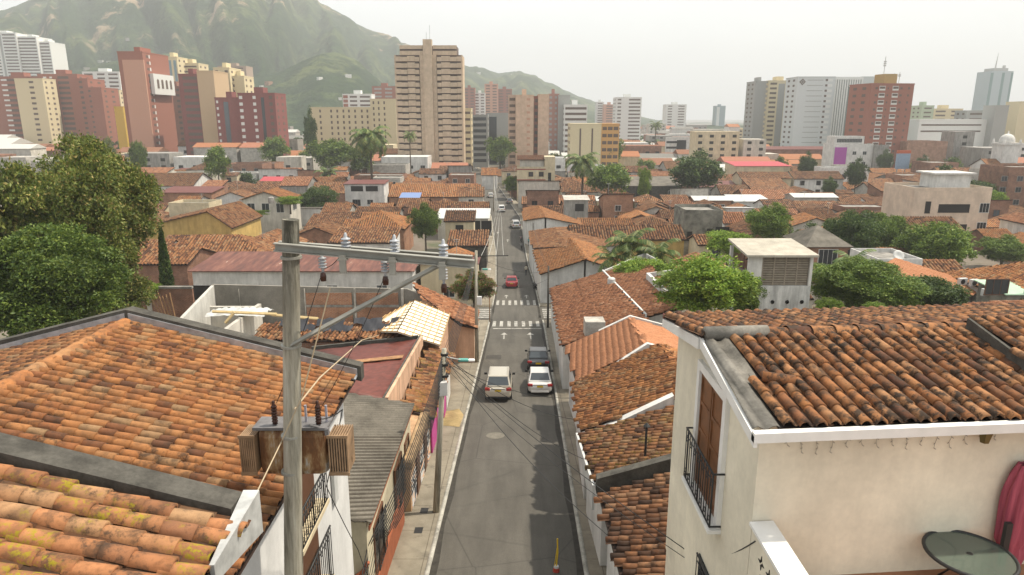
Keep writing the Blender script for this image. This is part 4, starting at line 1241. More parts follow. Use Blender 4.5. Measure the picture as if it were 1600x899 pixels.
hC = blk('old tiled roof with a hip ridge against the cream wall, below the bright new roof', 'old roof below the new one', [[(3.05, 27.9, 11.55), (3.4, 36.0, 10.5), (8.2, 36.2, 12.75), (8.2, 27.9, 13.5)], [(13, 36.2, 11.2), (13, 27.9, 11.9), (8.2, 27.9, 13.5), (8.2, 36.2, 12.75)]],
         'orange', M_WHITE, lod=1, tw=0.30, tl=0.40, jit=1.6, caps=[((8.2, 27.9, 13.5), (8.2, 36.1, 12.77))])
add_wall(hC, [(3.6, 27.45, 11.62), (7.0, 27.5, 13.35)], 9, (0, 0.38, 0), M_WHITE)
z_ = 12.4
e1, e2, r1_, r2_ = atz(884, 541, 10.1), atz(900, 597, 10.4), atz(985, 498, 12.2), atz(1010, 539, 12.6)
hD = blk('house with a bright new orange tile roof and white gable parapets', 'bright new orange roof', [[e2, e1, r1_, r2_], [r2_, r1_, r1_ + Vector((4.6, 0.4, -1.4)), r2_ + Vector((4.6, .2, -1.4))]], 'new', M_WHITE, lod=1, tw=0.25, tl=0.40, jit=0.5, flat=True)
up_ = Vector((0, 0, .12))
add_wall(hD, [e2 + Vector((1.2, -.06, .55)), r2_ + Vector((0, -.06, .18)), r2_ + Vector((4.6, .14, -1.1))], 9, (0, -0.30, 0), M_WHITE)
add_wall(hD, [e1 + Vector((2.2, .05, 1.05)), r1_ + Vector((0, .05, .16)), r1_ + Vector((4.6, .5, -1.2))], 9, (0, 0.25, 0), M_WHITE)
MB().bx(5.2, 6.6, 46.2, 47.6, 9.0, 11.0).build('water_tank_housing', M_CONCL, hD).location = -hD.location
hE = blk('long worn red tiled roof along the right kerb beside the parked black car', 'long red roof by the kerb', [[(3.55, 46.0, 9.35), (4.15, 71.5, 7.1), (9.7, 71.5, 8.9), (9.5, 46.0, 11.15)]], 'red', M_WHITE, lod=1, tw=0.27, tl=0.38, jit=1.7, caps=[((6.6, 60, 9.05), (6.9, 71.4, 8.1))])
hF = blk('red tiled roof ringed by white parapets with a small white court', 'red roof ringed by white parapets', [[(9.95, 48, 10.9), (9.95, 72, 8.9), (14.6, 73.5, 9.9), (12.6, 48, 11.6)]], 'red', M_WHITE, lod=1, tw=0.27, tl=0.38, jit=1.5)
add_wall(hF, [(9.8, 71, 9.2), (14.8, 74.6, 10.4), (15.2, 70, 10.6)], 5, (0.05, 0.35, 0), M_WHITE)
add_wall(hF, [(9.72, 48, 11.1), (9.72, 72, 9.1)], 7, (0.15, 0, 0), M_WHITE)
add_wall(hF, [(12.2, 53, 11.6), (12.5, 62, 11.0), (15, 62.5, 11.2)], 6, (0.3, 0.0, 0), M_WHITE)
hG = blk('white corner house with an orange tiled roof across the side street', 'white corner house', [[(3.45, 81.8, 6.35), (3.25, 103, 5.3), (9, 103, 7.2), (9, 81.8, 8.2)], [(14, 103, 5.8), (14, 81.8, 6.6), (9, 81.8, 8.2), (9, 103, 7.2)]], 'orange', M_WHITE, lod=1, tw=0.26, tl=0.40, jit=1.5,
         caps=[((9, 81.8, 8.2), (9, 103, 7.2))], wins=[(6.0, 82.1, 4.2, FACE['S'], 1.0, 1.3, 'brown'), (10.6, 82.1, 4.3, FACE['S'], 1.0, 1.3, 'brown')])
W6 = lambda px, py, z: atz(px, py, z)
hH = blk('low tiled house with a ridge end facing the street beyond the corner house', None, [[W6(832, 388, 5.6), W6(826, 362, 5.4), W6(868, 356, 7.2), W6(884, 386, 7.2)], [W6(884, 386, 7.2), W6(868, 356, 7.2), W6(945, 352, 5.6), W6(965, 384, 5.6)]], 'old', M_WHITE)
blk('orange gable roof on the right kerb opposite the parked silver hatchback', 'orange gable roof by the far kerb', [[W6(818, 345, 4.8), W6(816, 326, 4.8), W6(842, 322, 6.8), W6(852, 340, 6.8)], [W6(852, 340, 6.8), W6(842, 322, 6.8), W6(905, 345, 5.2), W6(912, 352, 5.2)]], 'orange', M_WHITE)

# cream house with the terrace, lower right
YAW = 0.085
def S(u, v, z): return Vector((4.05 + u * 0.9945, 10.23 + u * YAW + v, z))
hR = empty('terrace_house', (9, 13, gz(13)), 0, 'cream house with a terrace and a dark stained barrel tile roof', 'house')
lo = lambda pts: [p - hR.location for p in pts]
main_near = lo([S(0.20, -.36, 20.26), S(12, -.36, 20.26), S(12, 2.75, 20.80), S(0.20, 2.75, 20.80)])
main_far = lo([S(14, 6.0, 20.25), S(-.28, 6.0, 20.25), S(-.28, 2.78, 20.80), S(14, 2.78, 20.80)])
right_near = lo([S(5.25, .0, 20.55), S(14, .0, 20.55), S(14, 2.6, 21.02), S(5.25, 2.6, 21.02)])
TM['stained'] = tile_mat('stained_tile', [(0.0, (0.12, 0.052, 0.032)), (0.25, (0.29, 0.122, 0.052)), (0.6, (0.41, 0.175, 0.066)), (1.0, (0.41, 0.21, 0.10))], 1.0, 1.6, 0.0, cover=0.06, obj_var=0.0)
ro = roof([main_near, main_far], 'stained', hR, lod=0, tw=0.25, tl=0.42, seed=21, jit=0.55)
roof([right_near], 'stained', hR, lod=0, tw=0.25, tl=0.42, seed=22, jit=0.55, name='raised_roof')
MB().prism(lo([S(5.20, -.05, 20.59), S(5.20, 2.6, 21.07), S(5.26, 2.6, 21.07), S(5.26, -.05, 20.59)]), lo([S(5.20, -.05, 20.30), S(5.20, 2.6, 20.80), S(5.26, 2.6, 20.80), S(5.26, -.05, 20.30)])).build('verge_board', M_DARKC, hR)
ridge_cap(S(1.0, 2.76, 20.82) - hR.location, S(14, 2.76, 20.82) - hR.location, 'stained', ro, r=0.16, tl=0.48, lod=0)
M_CEM = concrete((0.20, 0.185, 0.16), 0.40, 'grey_cement_sheet', 1.2)
sheet(lo([S(-.26, -.30, 20.26), S(.30, -.30, 20.26), S(.30, 2.70, 20.78), S(-.26, 2.70, 20.78)]), M_CEM, hR, 'verge_sheet', pitch=0.30, amp=0.04)
MB().tube(lo([S(-.22, 2.72, 20.84), S(1.05, 2.72, 20.84)]), 0.15, 12).build('ridge_sheet', M_CEM, hR, smooth=True)
MB().tube(lo([S(.34, 0.98, 20.60), S(.86, 0.80, 20.57)]), 0.10, 10).build('loose_tile', TM['stained'], hR, smooth=True)
wm = plaster((0.82, 0.745, 0.59), 0.10)
mb = MB()
gb = lambda u: lo([S(u, 0, 14), S(u, 0, 20.12), S(u, 2.75, 20.62), S(u, 5.6, 20.15), S(u, 5.6, 14)])
mb.prism(gb(0), gb(14)); mb.build('wall', wm, hR)
mb = MB(); b0 = lo([S(-.01, 0, 17.2), S(-.01, 5.6, 17.2), S(12, 5.6, 17.2), S(12, 0, 17.2)])
mb.prism([p for p in lo([S(.02, .02, 14.0), S(.02, 5.58, 14.0), S(12, 5.58, 14.0), S(12, .02, 14.0)])], [p for p in lo([S(.02, .02, 8), S(.02, 5.58, 8), S(12, 5.58, 8), S(12, .02, 8)])])
mb.build('base_wall', wm, hR)
trm = plain('white_trim', (0.74, 0.72, 0.68), 0.5, var=0.12)
mb = MB()
mb.prism(lo([S(-.3, -.52, 20.26), S(14, -.52, 20.26), S(14, -.38, 20.26), S(-.3, -.38, 20.26)]), lo([S(-.3, -.52, 20.10), S(14, -.52, 20.10), S(14, -.38, 20.10), S(-.3, -.38, 20.10)]))
mb.build('gutter', trm, hR)
mb = MB()
mb.prism(lo([S(-.30, -.5, 20.20), S(-.30, 2.76, 20.74), S(-.24, 2.76, 20.74), S(-.24, -.5, 20.20)]), lo([S(-.30, -.5, 20.02), S(-.30, 2.76, 20.54), S(-.24, 2.76, 20.54), S(-.24, -.5, 20.02)]))
mb.prism(lo([S(-.33, 2.79, 20.74), S(-.33, 6.0, 20.18), S(-.27, 6.0, 20.18), S(-.27, 2.79, 20.74)]), lo([S(-.33, 2.79, 20.50), S(-.33, 6.0, 19.98), S(-.27, 6.0, 19.98), S(-.27, 2.79, 20.50)]))
mb.build('verge_board', trm, hR)
MB().prism(lo([S(-.3, 6.0, 20.28), S(14, 6.0, 20.28), S(14, 6.12, 20.28), S(-.3, 6.12, 20.28)]), lo([S(-.3, 6.0, 20.12), S(14, 6.0, 20.12), S(14, 6.12, 20.12), S(-.3, 6.12, 20.12)])).build('rear_gutter', M_MAROON, hR)
# terrace
MB().prism(lo([S(0.02, 0, 17.25), S(14, 0, 17.25), S(14, -7, 17.25), S(0.02, -7, 17.25)]), lo([S(0.02, 0, 8), S(14, 0, 8), S(14, -7, 8), S(.02, -7, 8)])).build('terrace_floor', plain('terracotta_floor', (0.36, 0.17, 0.09), 0.6, var=0.3), hR)
mb = MB()
mb.prism(lo([S(0, -.02, 18.35), S(.30, -.02, 18.35), S(.30, -7, 18.35), S(0, -7, 18.35)]), lo([S(0, -.02, 14), S(.30, -.02, 14), S(.30, -7, 14), S(0, -7, 14)]))
mb.build('parapet', wm, hR)
MB().prism(lo([S(-.06, -.03, 18.41), S(.36, -.03, 18.41), S(.36, -7, 18.41), S(-.06, -7, 18.41)]), lo([S(-.06, -.03, 18.353), S(.36, -.03, 18.353), S(.36, -7, 18.353), S(-.06, -7, 18.353)])).build('coping', trm, hR)
sc_ = MB()                                       # pierced blocks: dark diamonds and petals in a panel of the parapet
for i in range(4):
    for j in range(2):
        cy_, cz_ = -.55 - i * .34, 17.98 - j * .34
        for q in range(4):
            a = q * math.pi / 2
            p0 = S(-.012, cy_ + .13 * math.cos(a), cz_ + .13 * math.sin(a)); p1 = S(-.012, cy_ + .05 * math.cos(a + .5), cz_ + .05 * math.sin(a + .5)); p2 = S(-.012, cy_ + .02 * math.cos(a), cz_ + .02 * math.sin(a)); p3 = S(-.012, cy_ + .05 * math.cos(a - .5), cz_ + .05 * math.sin(a - .5))
            sc_.prism([p - hR.location for p in (p0, p1, p2, p3)], [p - hR.location + Vector((.03, 0, 0)) for p in (p0, p1, p2, p3)])
sc_.build('pierced_block_holes', M_DARKIN, hR)
# tall shutter door with white surround and a small iron balcony
X_ = 4.05
fr = MB()
for y0, y1, z0, z1 in ((11.75, 11.93, 17.25, 20.02), (13.57, 13.75, 17.25, 20.02), (11.93, 13.57, 19.84, 20.02)): fr.bx(X_ - .09, X_ + .05, y0, y1, z0, z1)
fr.build('door_frame', trm, hR).location = -hR.location
dd = MB(); dd.bx(X_ - .02, X_ + .05, 11.93, 13.57, 17.25, 19.84); 
for i in range(2):
    dd.bx(X_ - .05, X_ + .02, 11.97 + i * .8, 12.02 + i * .8, 17.3, 19.8); dd.bx(X_ - .05, X_ + .02, 12.66 + i * .8, 12.71 + i * .8, 17.3, 19.8)
    for k in range(5): dd.bx(X_ - .045, X_ + .02, 12.02 + i * .8, 12.66 + i * .8, 17.32 + k * .6, 17.40 + k * .6)
dd.build('door', plain('varnished_wood', (0.20, 0.085, 0.035), 0.45, var=0.4), hR).location = -hR.location
MB().bx(X_ - .26, X_ + .02, 11.7, 13.8, 17.16, 17.24).build('balcony_slab', trm, hR).location = -hR.location
railing(hR, 11.74, 13.76, X_ - .22, 17.24, 18.42, n=13).location = -hR.location
mb = MB()
for yy in (11.74, 13.76): mb.tube([(X_ - .22, yy, 18.42), (X_ + .02, yy, 18.42)], 0.02, 6); mb.tube([(X_ - .22, yy, 17.3), (X_ + .02, yy, 17.3)], 0.02, 6)
mb.build('railing_bracket', M_IRON, hR).location = -hR.location
railing(hR, 11.2, 12.9, X_ - .06, 14.2, 15.9, name='grille', n=10).location = -hR.location
MB().bx(X_ - .02, X_ + .03, 11.2, 12.9, 14.2, 15.9).build('window', M_GLASS, hR).location = -hR.location
landmark((4.1, 12.5, 19), 'cream house with a terrace')
# things on the terrace
tb = empty('garden_table', tuple(S(3.55, -.62, 17.25)), R(20), 'round glass garden table with a dark metal rim on the terrace', 'table')
RT = 0.66
ring = [(RT * math.cos(q), RT * math.sin(q), .74) for q in np.linspace(0, 2 * math.pi, 41)]
MB().tube(ring, 0.032, 8, caps=False).build('rim', M_IRON, tb, smooth=True)
m, nt, b = mat_new('frosted_table_glass')
b.inputs['Base Color'].default_value = (0.10, 0.125, 0.10, 1); b.inputs['Roughness'].default_value = 0.18; b.inputs['Alpha'].default_value = 0.75
MB().lathe((0, 0, .735), [(RT - .01, 0), (RT - .01, .012)], 40, m).build('tabletop', m, tb)
sp = MB()
for q in range(4):
    a = q * math.pi / 2
    sp.tube([(0.60 * math.cos(a), .60 * math.sin(a), .70), (.34 * math.cos(a), .34 * math.sin(a), .715), (.2 * math.cos(a + .25), .2 * math.sin(a + .25), .70)], 0.018, 6)
sp.lathe((0, 0, .70), [(.05, 0), (.05, .05)], 12)
sp.build('support_frame', M_IRON, tb)
for q in range(4):
    a = q * math.pi / 2
    MB().tube([(.2 * math.cos(a + .25), .2 * math.sin(a + .25), .70), (.22 * math.cos(a + .25), .22 * math.sin(a + .25), .35), (.45 * math.cos(a), .45 * math.sin(a), .02)], 0.022, 6).build('leg', M_IRON, tb, smooth=True)
m, nt, b = mat_new('rose_curtain_cloth')
c = ramp(nt, noise(nt, coords(nt, (6, 6, .4)), 3, 4), [(0.3, (0.22, 0.035, 0.06)), (0.7, (0.40, 0.085, 0.12))])
nt.links.new(c, b.inputs['Base Color']); b.inputs['Roughness'].default_value = 0.9
V, Q = [], []
cu = S(4.55, -.15, 17.25); nz_, na_ = 16, 48
for i in range(nz_ + 1):
    t = i / nz_; z = 2.08 * (1 - t)
    rad = 0.17 + .16 * math.sin(math.pi * min(1, t * 1.1)) + (.03 * math.sin(t * 9)) - (0.06 if .70 < t < .8 else 0)
    for k in range(na_):
        a = 2 * math.pi * k / na_
        r_ = rad * (1 + .16 * math.sin(a * 9 + t * 1.5) + .06 * math.sin(a * 17 + 1))
        V.append((r_ * math.cos(a) * .95 - .06 * t + .16, r_ * math.sin(a) * .6, z))
for i in range(nz_):
    for k in range(na_): Q.append((i * na_ + k, i * na_ + (k + 1) % na_, (i + 1) * na_ + (k + 1) % na_, (i + 1) * na_ + k))
co = link('curtain', np_mesh('curtain', np.array(V), np.array(Q), m, smooth=True)); co.location = cu
tag(co, 'gathered rose coloured curtain hanging beside the terrace wall', 'curtain')
ff = MB(); ff.bx(-.05, .05, -.04, .04, 0.0, 1.15); pst = ff.build('post', M_IRON); pst.location = S(4.32, -.42, 17.25); tag(pst, 'short black post standing in front of the rose curtain', 'post')
lm = empty('wall_lamp', tuple(S(3.80, -.02, 19.92)), 0, 'small black wall lantern under the terrace eave', 'lamp')
MB().lathe((0, -.16, .10), [(.15, 0), (.10, .06), (.02, .10)], 6).bx(-.03, .03, -.10, .0, .0, .06).build('lamp_cap', M_IRON, lm)
MB().lathe((0, -.16, -.14), [(.07, 0), (.12, .235)], 6).build('lamp_glass', glass_dark('amber_glass', (0.16, 0.13, 0.04)), lm)
ic = MB()
for i in range(15):
    u = .45 + i * .26; z1 = 20.02 - rng.uniform(0, .04); L_ = rng.uniform(.22, .38)
    pts = [S(u + .02 * math.sin(k * 2 + i), -.03, z1 - L_ * k / 4) for k in range(5)]
    ic.tube(pts, 0.004, 4)
    for k in range(1, 5): ic.tube([pts[k], pts[k] + Vector((.03 * (-1) ** k, -.01, -.02))], 0.006, 4)
tag(ic.build('icicle_lights', plain('grey_wire', (0.28, 0.26, 0.22), 0.6)), 'unlit string of icicle lights hanging under the white gutter', 'string lights')

# left of the street again: building site, timber roof, brick party wall, roofs up to the side street
hL = blk('low strip of old tiles patched with black tarpaulin behind the maroon roof', 'tarpaulin patched roof', [[(-6.9, 44.4, 10.35), (-6.9, 47.2, 10.75), (-18, 47.2, 10.55), (-18, 44.4, 10.1)]], 'old', M_BRICK, lod=1, tw=.28, tl=.4, jit=2.6)
tp = empty('tarpaulin', (-12, 46.3, 10.62), 0, 'crumpled black tarpaulin strips laid over broken roof tiles', 'tarpaulin')
V, Q = [], []
for i in range(41):
    for j in range(7):
        V.append((-4.5 + i * .22, -0.7 + j * .2 + .15 * math.sin(i * .8), .05 * math.sin(i * 1.7 + j) + .07 * rng.random() - .004 * (40 - i) + .10 * j - .05))
        if i < 40 and j < 6 and (i // 3 + j // 3) % 4: Q.append((i * 7 + j, i * 7 + j + 1, (i + 1) * 7 + j + 1, (i + 1) * 7 + j))
link('sheet', np_mesh('sheet', np.array(V), np.array(Q), plain('black_plastic', (0.03, 0.03, 0.035), 0.35)), tp)
r1_, r2_ = atz(648, 470, 11.3), atz(621, 519, 11.3)
er1, er2 = atz(703, 492, 9.7), atz(688, 540, 9.7)
el1, el2 = atz(603, 494, 9.9), atz(574, 518, 10.0)
hT = empty('unfinished_roof', tuple(r2_.lerp(r1_, .5) - Vector((0, 0, 5))), 0, 'unfinished pale timber roof with battens over white board', 'house')
T0 = hT.location
M_BOARD = plain('white_insulation_board', (0.80, 0.74, 0.60), 0.8, var=0.12)
mb = MB(); mb.slab([p - T0 for p in (r2_, r1_, er1, er2)], .06); mb.slab([p - T0 for p in (el2, el1, r1_, r2_)], .06); mb.build('roof_board', M_BOARD, hT)
bt = MB()
def batten(a, b_, wd=0.05, ht=0.05):
    a, b_ = Vector(a) - T0, Vector(b_) - T0
    t = (b_ - a).normalized(); s = t.cross(Vector((0, 0, 1))).normalized() * wd / 2; u = Vector((0, 0, ht))
    bt.prism([a - s + u, a + s + u, b_ + s + u, b_ - s + u], [a - s, a + s, b_ + s, b_ - s])
for (A1, A2, B1, B2) in ((r1_, r2_, er1, er2), (r1_, r2_, el1, el2)):
    up2 = Vector((0, 0, .015))
    for k in range(11):
        t = k / 10; batten(A1.lerp(A2, t) + up2, B1.lerp(B2, t) + up2 + (B1 - A1) * .02, .06)
    for k in range(7):
        t = k / 6; batten(A1.lerp(B1, t) + up2 * 4 + (A1 - A2) * .02, A2.lerp(B2, t) + up2 * 4, .05, .04)
bt.build('batten', plain('new_timber', (0.56, 0.36, 0.16), 0.7, var=0.25), hT)
mb = MB(); w_ = [p - T0 - Vector((0, 0, .35)) for p in (er1, er2, el2, el1)]
w_ = [p.lerp(sum(w_, Vector()) / 4, .06) for p in w_]
mb.prism(w_, [Vector((p.x, p.y, -6)) for p in w_]); mb.build('wall', M_PEACH, hT)
landmark(r1_, 'pale timber roof')
def vwall(name, label, cat, px, Yw, bottom, mat, th=0.25, short=None, steps=None):
    """a wall facing the viewer at distance Yw whose top follows photo points px"""
    pts = [atY(x, y, Yw) for x, y in px]
    o = empty(name, tuple(pts[0].lerp(pts[-1], .5)), 0, label, cat)
    o.location.z = bottom
    slope_wall(o, 'wall', [p - o.location for p in pts], -1, (0, th, 0), mat)
    if short: landmark(pts[0].lerp(pts[-1], .5), short)
    return o
M_RENDER = concrete((0.27, 0.25, 0.215), 0.65, 'cement_render', 0.35)
vw = vwall('party_wall', 'tall grey rendered wall with bare brick panels behind the building site', 'wall', [(330, 445), (636, 452), (648, 456), (714, 497)], 58.5, 4.5, M_RENDER, short='grey brick panelled wall')
for x0, x1 in ((477, 552), (556, 624)):
    A, B = atY(x0, 458, 58.4), atY(x1, 512, 58.4)
    MB().bx(A.x, B.x, 58.42, 58.6, B.z - 1, A.z).build('brick_panel', M_BRICK2, vw).location = -vw.location
A, B = atY(477, 477, 58.3), atY(624, 481, 58.3); MB().bx(A.x, B.x, 58.36, 58.6, B.z, A.z).build('tie_beam', M_CONC, vw).location = -vw.location
for x0 in (474, 552, 570 + 56, 372):
    A, B = atY(x0, 452, 58.3), atY(x0 + 6, 512, 58.3); MB().bx(A.x, B.x, 58.34, 58.6, B.z - 1, A.z).build('pillar', M_CONCL, vw).location = -vw.location
A = atY(330, 446, 58.5)
MB().prism([Vector(p) - vw.location for p in (A, A + Vector((.25, 0, 0)), Vector((-24.6, 46, 9.9)), Vector((-24.9, 46, 9.9)))], [Vector((p[0], p[1], 3)) - vw.location for p in (A, A + Vector((.25, 0, 0)), (-24.6, 46, 9.9), (-24.9, 46, 9.9))]).build('side_wall', plaster((0.62, 0.60, 0.55), .3), vw)
bw = vwall('brick_wall', 'low brown brick garden wall with concrete posts beside the big mango tree', 'wall', [(175, 451), (300, 452)], 64, 3, M_BRICK, short='brown brick garden wall')
MB().bx(atY(175, 451, 64).x, atY(300, 451, 64).x, 63.95, 64.3, atY(175, 451, 64).z, atY(175, 448, 64).z).build('coping', M_CONC, bw).location = -bw.location
for x0 in (227,): MB().bx(atY(x0, 451, 64).x, atY(x0 + 7, 451, 64).x, 63.9, 64.1, 3, atY(x0, 451, 64).z).build('pillar', M_CONCL, bw).location = -bw.location
site = empty('site_platform', (-19, 50, 6.0), 0, 'half built concrete floor with low walls inside the building site', 'building site')
mb = MB(); mb.bx(-9, 7, -5, 7.5, -3, 1.2); mb.build('slab', M_CONCL, site)
mb = MB(); mb.bx(-8.5, -8.2, -4, 4, 1.2, 2.3); mb.bx(-3.0, -2.7, -2, 7, 1.2, 3.4); mb.bx(-8.2, -3.0, 6.7, 7, 1.2, 3.2); mb.build('low_wall', plaster((0.60, 0.57, 0.51), .3), site)
wsx = empty('white_sheeting', tuple(atz(375, 492, 9.3)), 0, 'crumpled white plastic sheeting covering a pile on the building site', 'plastic sheet')
V, Q = [], []
for i in range(25):
    for j in range(13):
        x, y = -2.4 + i * .2, -1.1 + j * .2
        V.append((x, y, .5 * math.exp(-(x * x * .1 + y * y * .5)) + .13 * math.sin(i * 1.1 + j * .6) * math.sin(j * .9) + rng.uniform(-.04, .04)))
        if i < 24 and j < 12: Q.append((i * 13 + j, i * 13 + j + 1, (i + 1) * 13 + j + 1, (i + 1) * 13 + j))
link('sheet', np_mesh('sheet', np.array(V), np.array(Q), M_WHITESHEET), wsx)
for i, (a, b_, lb) in enumerate((((332, 487, 9.9), (432, 491, 9.9), 'long pale yellow beam lying across the building site'), ((352, 505, 9.4), (366, 488, 10.2), 'short pale plank propped against the white sheeting'), ((425, 492, 9.6), (497, 498, 9.6), 'pale beam lying on the site behind the concrete pole'))):
    o = MB().tube([atz(*a), atz(*b_)], .12, 4).build('timber_beam', M_PALEWOOD); tag(o, lb, 'beam', 'timber on the building site')
for i in range(6):
    A = atz(252 + i * 4.4, 497, 6.5); o = MB().tube([A, A + Vector((-.9 + .1 * i, .3, 2.1 + .15 * (i % 3)))], .06, 4).build('timber_plank', M_WOOD)
    tag(o, 'brown plank leaning in a row against the site wall', 'plank', 'planks leaning at the building site')
blk('reddish tiled street roof behind the pale timber roof, sloping to the pavement', 'reddish tiled street roof', [[atz(719, 508, 8.6), atz(746, 513, 8.2), atz(748, 486, 8.2), atz(690, 460, 9.6), atz(645, 447, 10.2), atz(662, 464, 10.2)]], 'red', M_PEACH, lod=1, tw=.27, tl=.38, jit=1.6)
# ------------------------------------------------------------------ the town: houses one can tell apart
OCC = []                                                   # (x0, x1, y0, y1) ground that is taken
for o in list(bpy.data.objects):
    if o.parent is None and o.get('category') in ('house', 'wall', 'building site'):
        pts = [o.matrix_basis @ (c.matrix_basis @ Vector(b_)) for c in o.children if c.type == 'MESH' for b_ in c.bound_box]
        OCC.append((min(p.x for p in pts), max(p.x for p in pts), min(p.y for p in pts), max(p.y for p in pts)))
def take(x0, x1, y0, y1): OCC.append((min(x0, x1), max(x0, x1), min(y0, y1), max(y0, y1)))
def free(x0, x1, y0, y1, gap=0.6):
    for a, b_, c, d in OCC:
        if x0 < b_ + gap and x1 > a - gap and y0 < d + gap and y1 > c - gap: return False
    return True
def hx(label, short, px0, px1, py, z, D, rise, kind, wall, rk='gable', dY=0.0, wins=(), cat='house', name='tiled_house', wh=None, yaw=0.0, **kw):
    """house with its ridge (or flat top) across the view, between photo columns px0..px1 at photo row py, z above sea level"""
    A, B = atz(px0, py, z), atz(px1, py, z)
    Y = (A.y + B.y) / 2 + dY
    g = gz(Y) if z < 8 else gz(Y)
    L = B.x - A.x
    wh = (z - g - rise) if wh is None else wh
    take(A.x, B.x, Y - D / 2, Y + D / 2)
    return house((A.x + B.x) / 2, Y, yaw, L - .7, D - .7, wh, rk, rise, wall, kind, label, short, wins=wins, cat=cat, name=name, **kw)
def hy(label, short, px, py, z, Wd, L, rise, kind, wall, wins=(), cat='house', name='tiled_house', yaw=0.0, **kw):
    """house whose gable faces the viewer: apex at photo point (px, py)"""
    A = atz(px, py, z); Y = A.y + L / 2
    take(A.x - Wd / 2, A.x + Wd / 2, A.y, A.y + L)
    return house(A.x, Y, math.pi / 2 + yaw, L - .7, Wd - .7, z - gz(Y) - rise, 'gable', rise, wall, kind, label, short, wins=wins, cat=cat, name=name, **kw)
def grid_w(side, us, zs, w_, h_, *st): return [(side, u, z, w_, h_) + st for u in us for z in zs]

# left of the street
hy('yellow gabled house with a long tiled roof beside the big mango tree', 'yellow gabled house', 284, 331, 8.2, 18, 16, 3.0, 'old', M_YELLOW, skew=-4.6)
hx('tiled house with two long roof slopes left of the palm clump', 'tiled house left of the palm clump', 878, 962, 401, 6.6, 9, 2.0, 'old', M_BRICK)
hx('low orange tiled house between the corner house and the mustard walled house', 'low orange tiled house', 868, 950, 380, 5.4, 8, 1.8, 'orange', M_OFFW)
hx('wide hipped brown tiled roof with a white verge behind the cypress', 'wide hipped roof by the cypress', 238, 446, 368, 8.6, 13, 2.6, 'old', M_OFFW, rk='hip')
hx('long low house under a rusty red sheet roof, white wall facing the building site', 'long rusty sheet roof', 318, 655, 404, 7.9, 9, 0.6, 'rusty', M_WHITE, rk='shed', wins=[('S', 3.5, 2.4, 1.2, 1.4), ('S', 9.5, 2.4, 1.2, 1.4), ('S', -13, 2.2, 5, 1.6, 'bare')])
hy('two storey house with white glazed upper room and brick balcony full of plants', 'house with the plant filled balcony', 412, 300, 9.2, 11, 9, 1.7, 'orange', M_OFFW, wins=[('W', -3.2, 5.6, 1.6, 2.0), ('W', 0, 5.6, 1.6, 2.0), ('W', 3.2, 5.6, 1.6, 2.0), ('S', 0, 5.6, 2.6, 1.8)])
hx('white three storey house with a maroon awning over its top terrace', 'white three storey house', 541, 605, 283, 8.6, 8, 0.4, 'maroon', M_WHITE, rk='shed', wh=8.2, wins=[('S', -1.9, 6.9, 3.0, 1.2, 'bare'), ('S', 2.0, 6.9, 3.0, 1.2, 'bare'), ('S', -2.2, 3.2, 2.0, 1.6, 'grey'), ('S', 1.4, 3.4, 1.5, 1.2, 'white')], name='terraced_house')
hx('long orange tiled roof that reaches the left kerb behind the blue awning', 'long orange roof by the kerb', 612, 752, 288, 7.0, 14, 2.6, 'orange', M_BRICK2, rk='gable')
hx('brick walled house with a mottled tiled roof between the blue awning and the street', 'brick house by the blue awning', 640, 765, 316, 6.2, 9, 2.0, 'old', M_BRICK, rk='gable')
hy('brick gable house, left one of the two bare brick gables under the cream tower', 'left bare brick gable', 636, 241, 9.0, 17, 14, 2.6, 'old', M_BRICK)
hy('brick gable house, right one of the two bare brick gables under the cream tower', 'right bare brick gable', 697, 240, 9.0, 17, 14, 2.6, 'old', M_BRICK)
hx('wide tiled house behind the bare brick gables at the foot of the cream tower', 'wide house at the tower foot', 640, 726, 229, 11.5, 12, 2.6, 'red', M_WHITE)
hx('long pale walled house under the cream hotel', 'long pale house under the hotel', 560, 640, 232, 10.5, 12, 2.2, 'old', M_CREAM)
hx('brown tiled house in front of the dark red tower', 'brown house by the dark red tower', 340, 398, 222, 13.5, 12, 2.4, 'brown', M_WHITE, wins=grid_w('S', (-6, -2, 2, 6), (4, 8), 1.6, 1.4, 'bare'))
hx('orange tiled white house left of the brown one by the dark red tower', 'orange roof by the maroon tower', 284, 338, 220, 13.5, 12, 2.4, 'orange', M_WHITE, wins=grid_w('S', (-5, 0, 5), (4, 8), 1.6, 1.4, 'bare'))
hx('grey flat roofed block right of the dark red tower foot', 'grey block right of the red tower', 404, 470, 219, 12.5, 12, 0.1, 'conc', M_GREYW, rk='flat', name='flat_roof_house', wins=grid_w('S', (-8, -4, 0, 4, 8), (4, 8), 1.6, 1.4, 'grey'))
hx('long white and grey row of houses at the foot of the brick blocks', 'long row below the brick blocks', 100, 176, 204, 15.0, 12, 2.2, 'red', M_OFFW, wins=grid_w('S', (-9, -5, -1, 3, 7), (4, 8), 1.6, 1.4, 'bare'))
hx('tiled roof with a tall plume of banana leaves behind its ridge', 'tiled roof by the banana leaves', 466, 540, 276, 6.6, 11, 2.4, 'orange', M_BRICK2)
hx('house under a bright maroon sheet roof left of the banana leaves', 'bright maroon sheet roof', 412, 462, 276, 6.0, 12, 1.4, 'redsheet', M_OFFW, rk='gable', name='sheet_roof_house')
hx('open white roofed pavilion on posts at the left kerb', 'white roofed pavilion', 684, 766, 330, 5.4, 9, 0.9, 'whitesheet', M_OFFW, rk='shed', name='pavilion', wins=[('S', -1.6, 2.3, 3.2, 3.0, 'bare'), ('S', 2.0, 2.3, 3.2, 3.0, 'bare'), ('S', 5.0, 2.3, 2.0, 3.0, 'bare')])
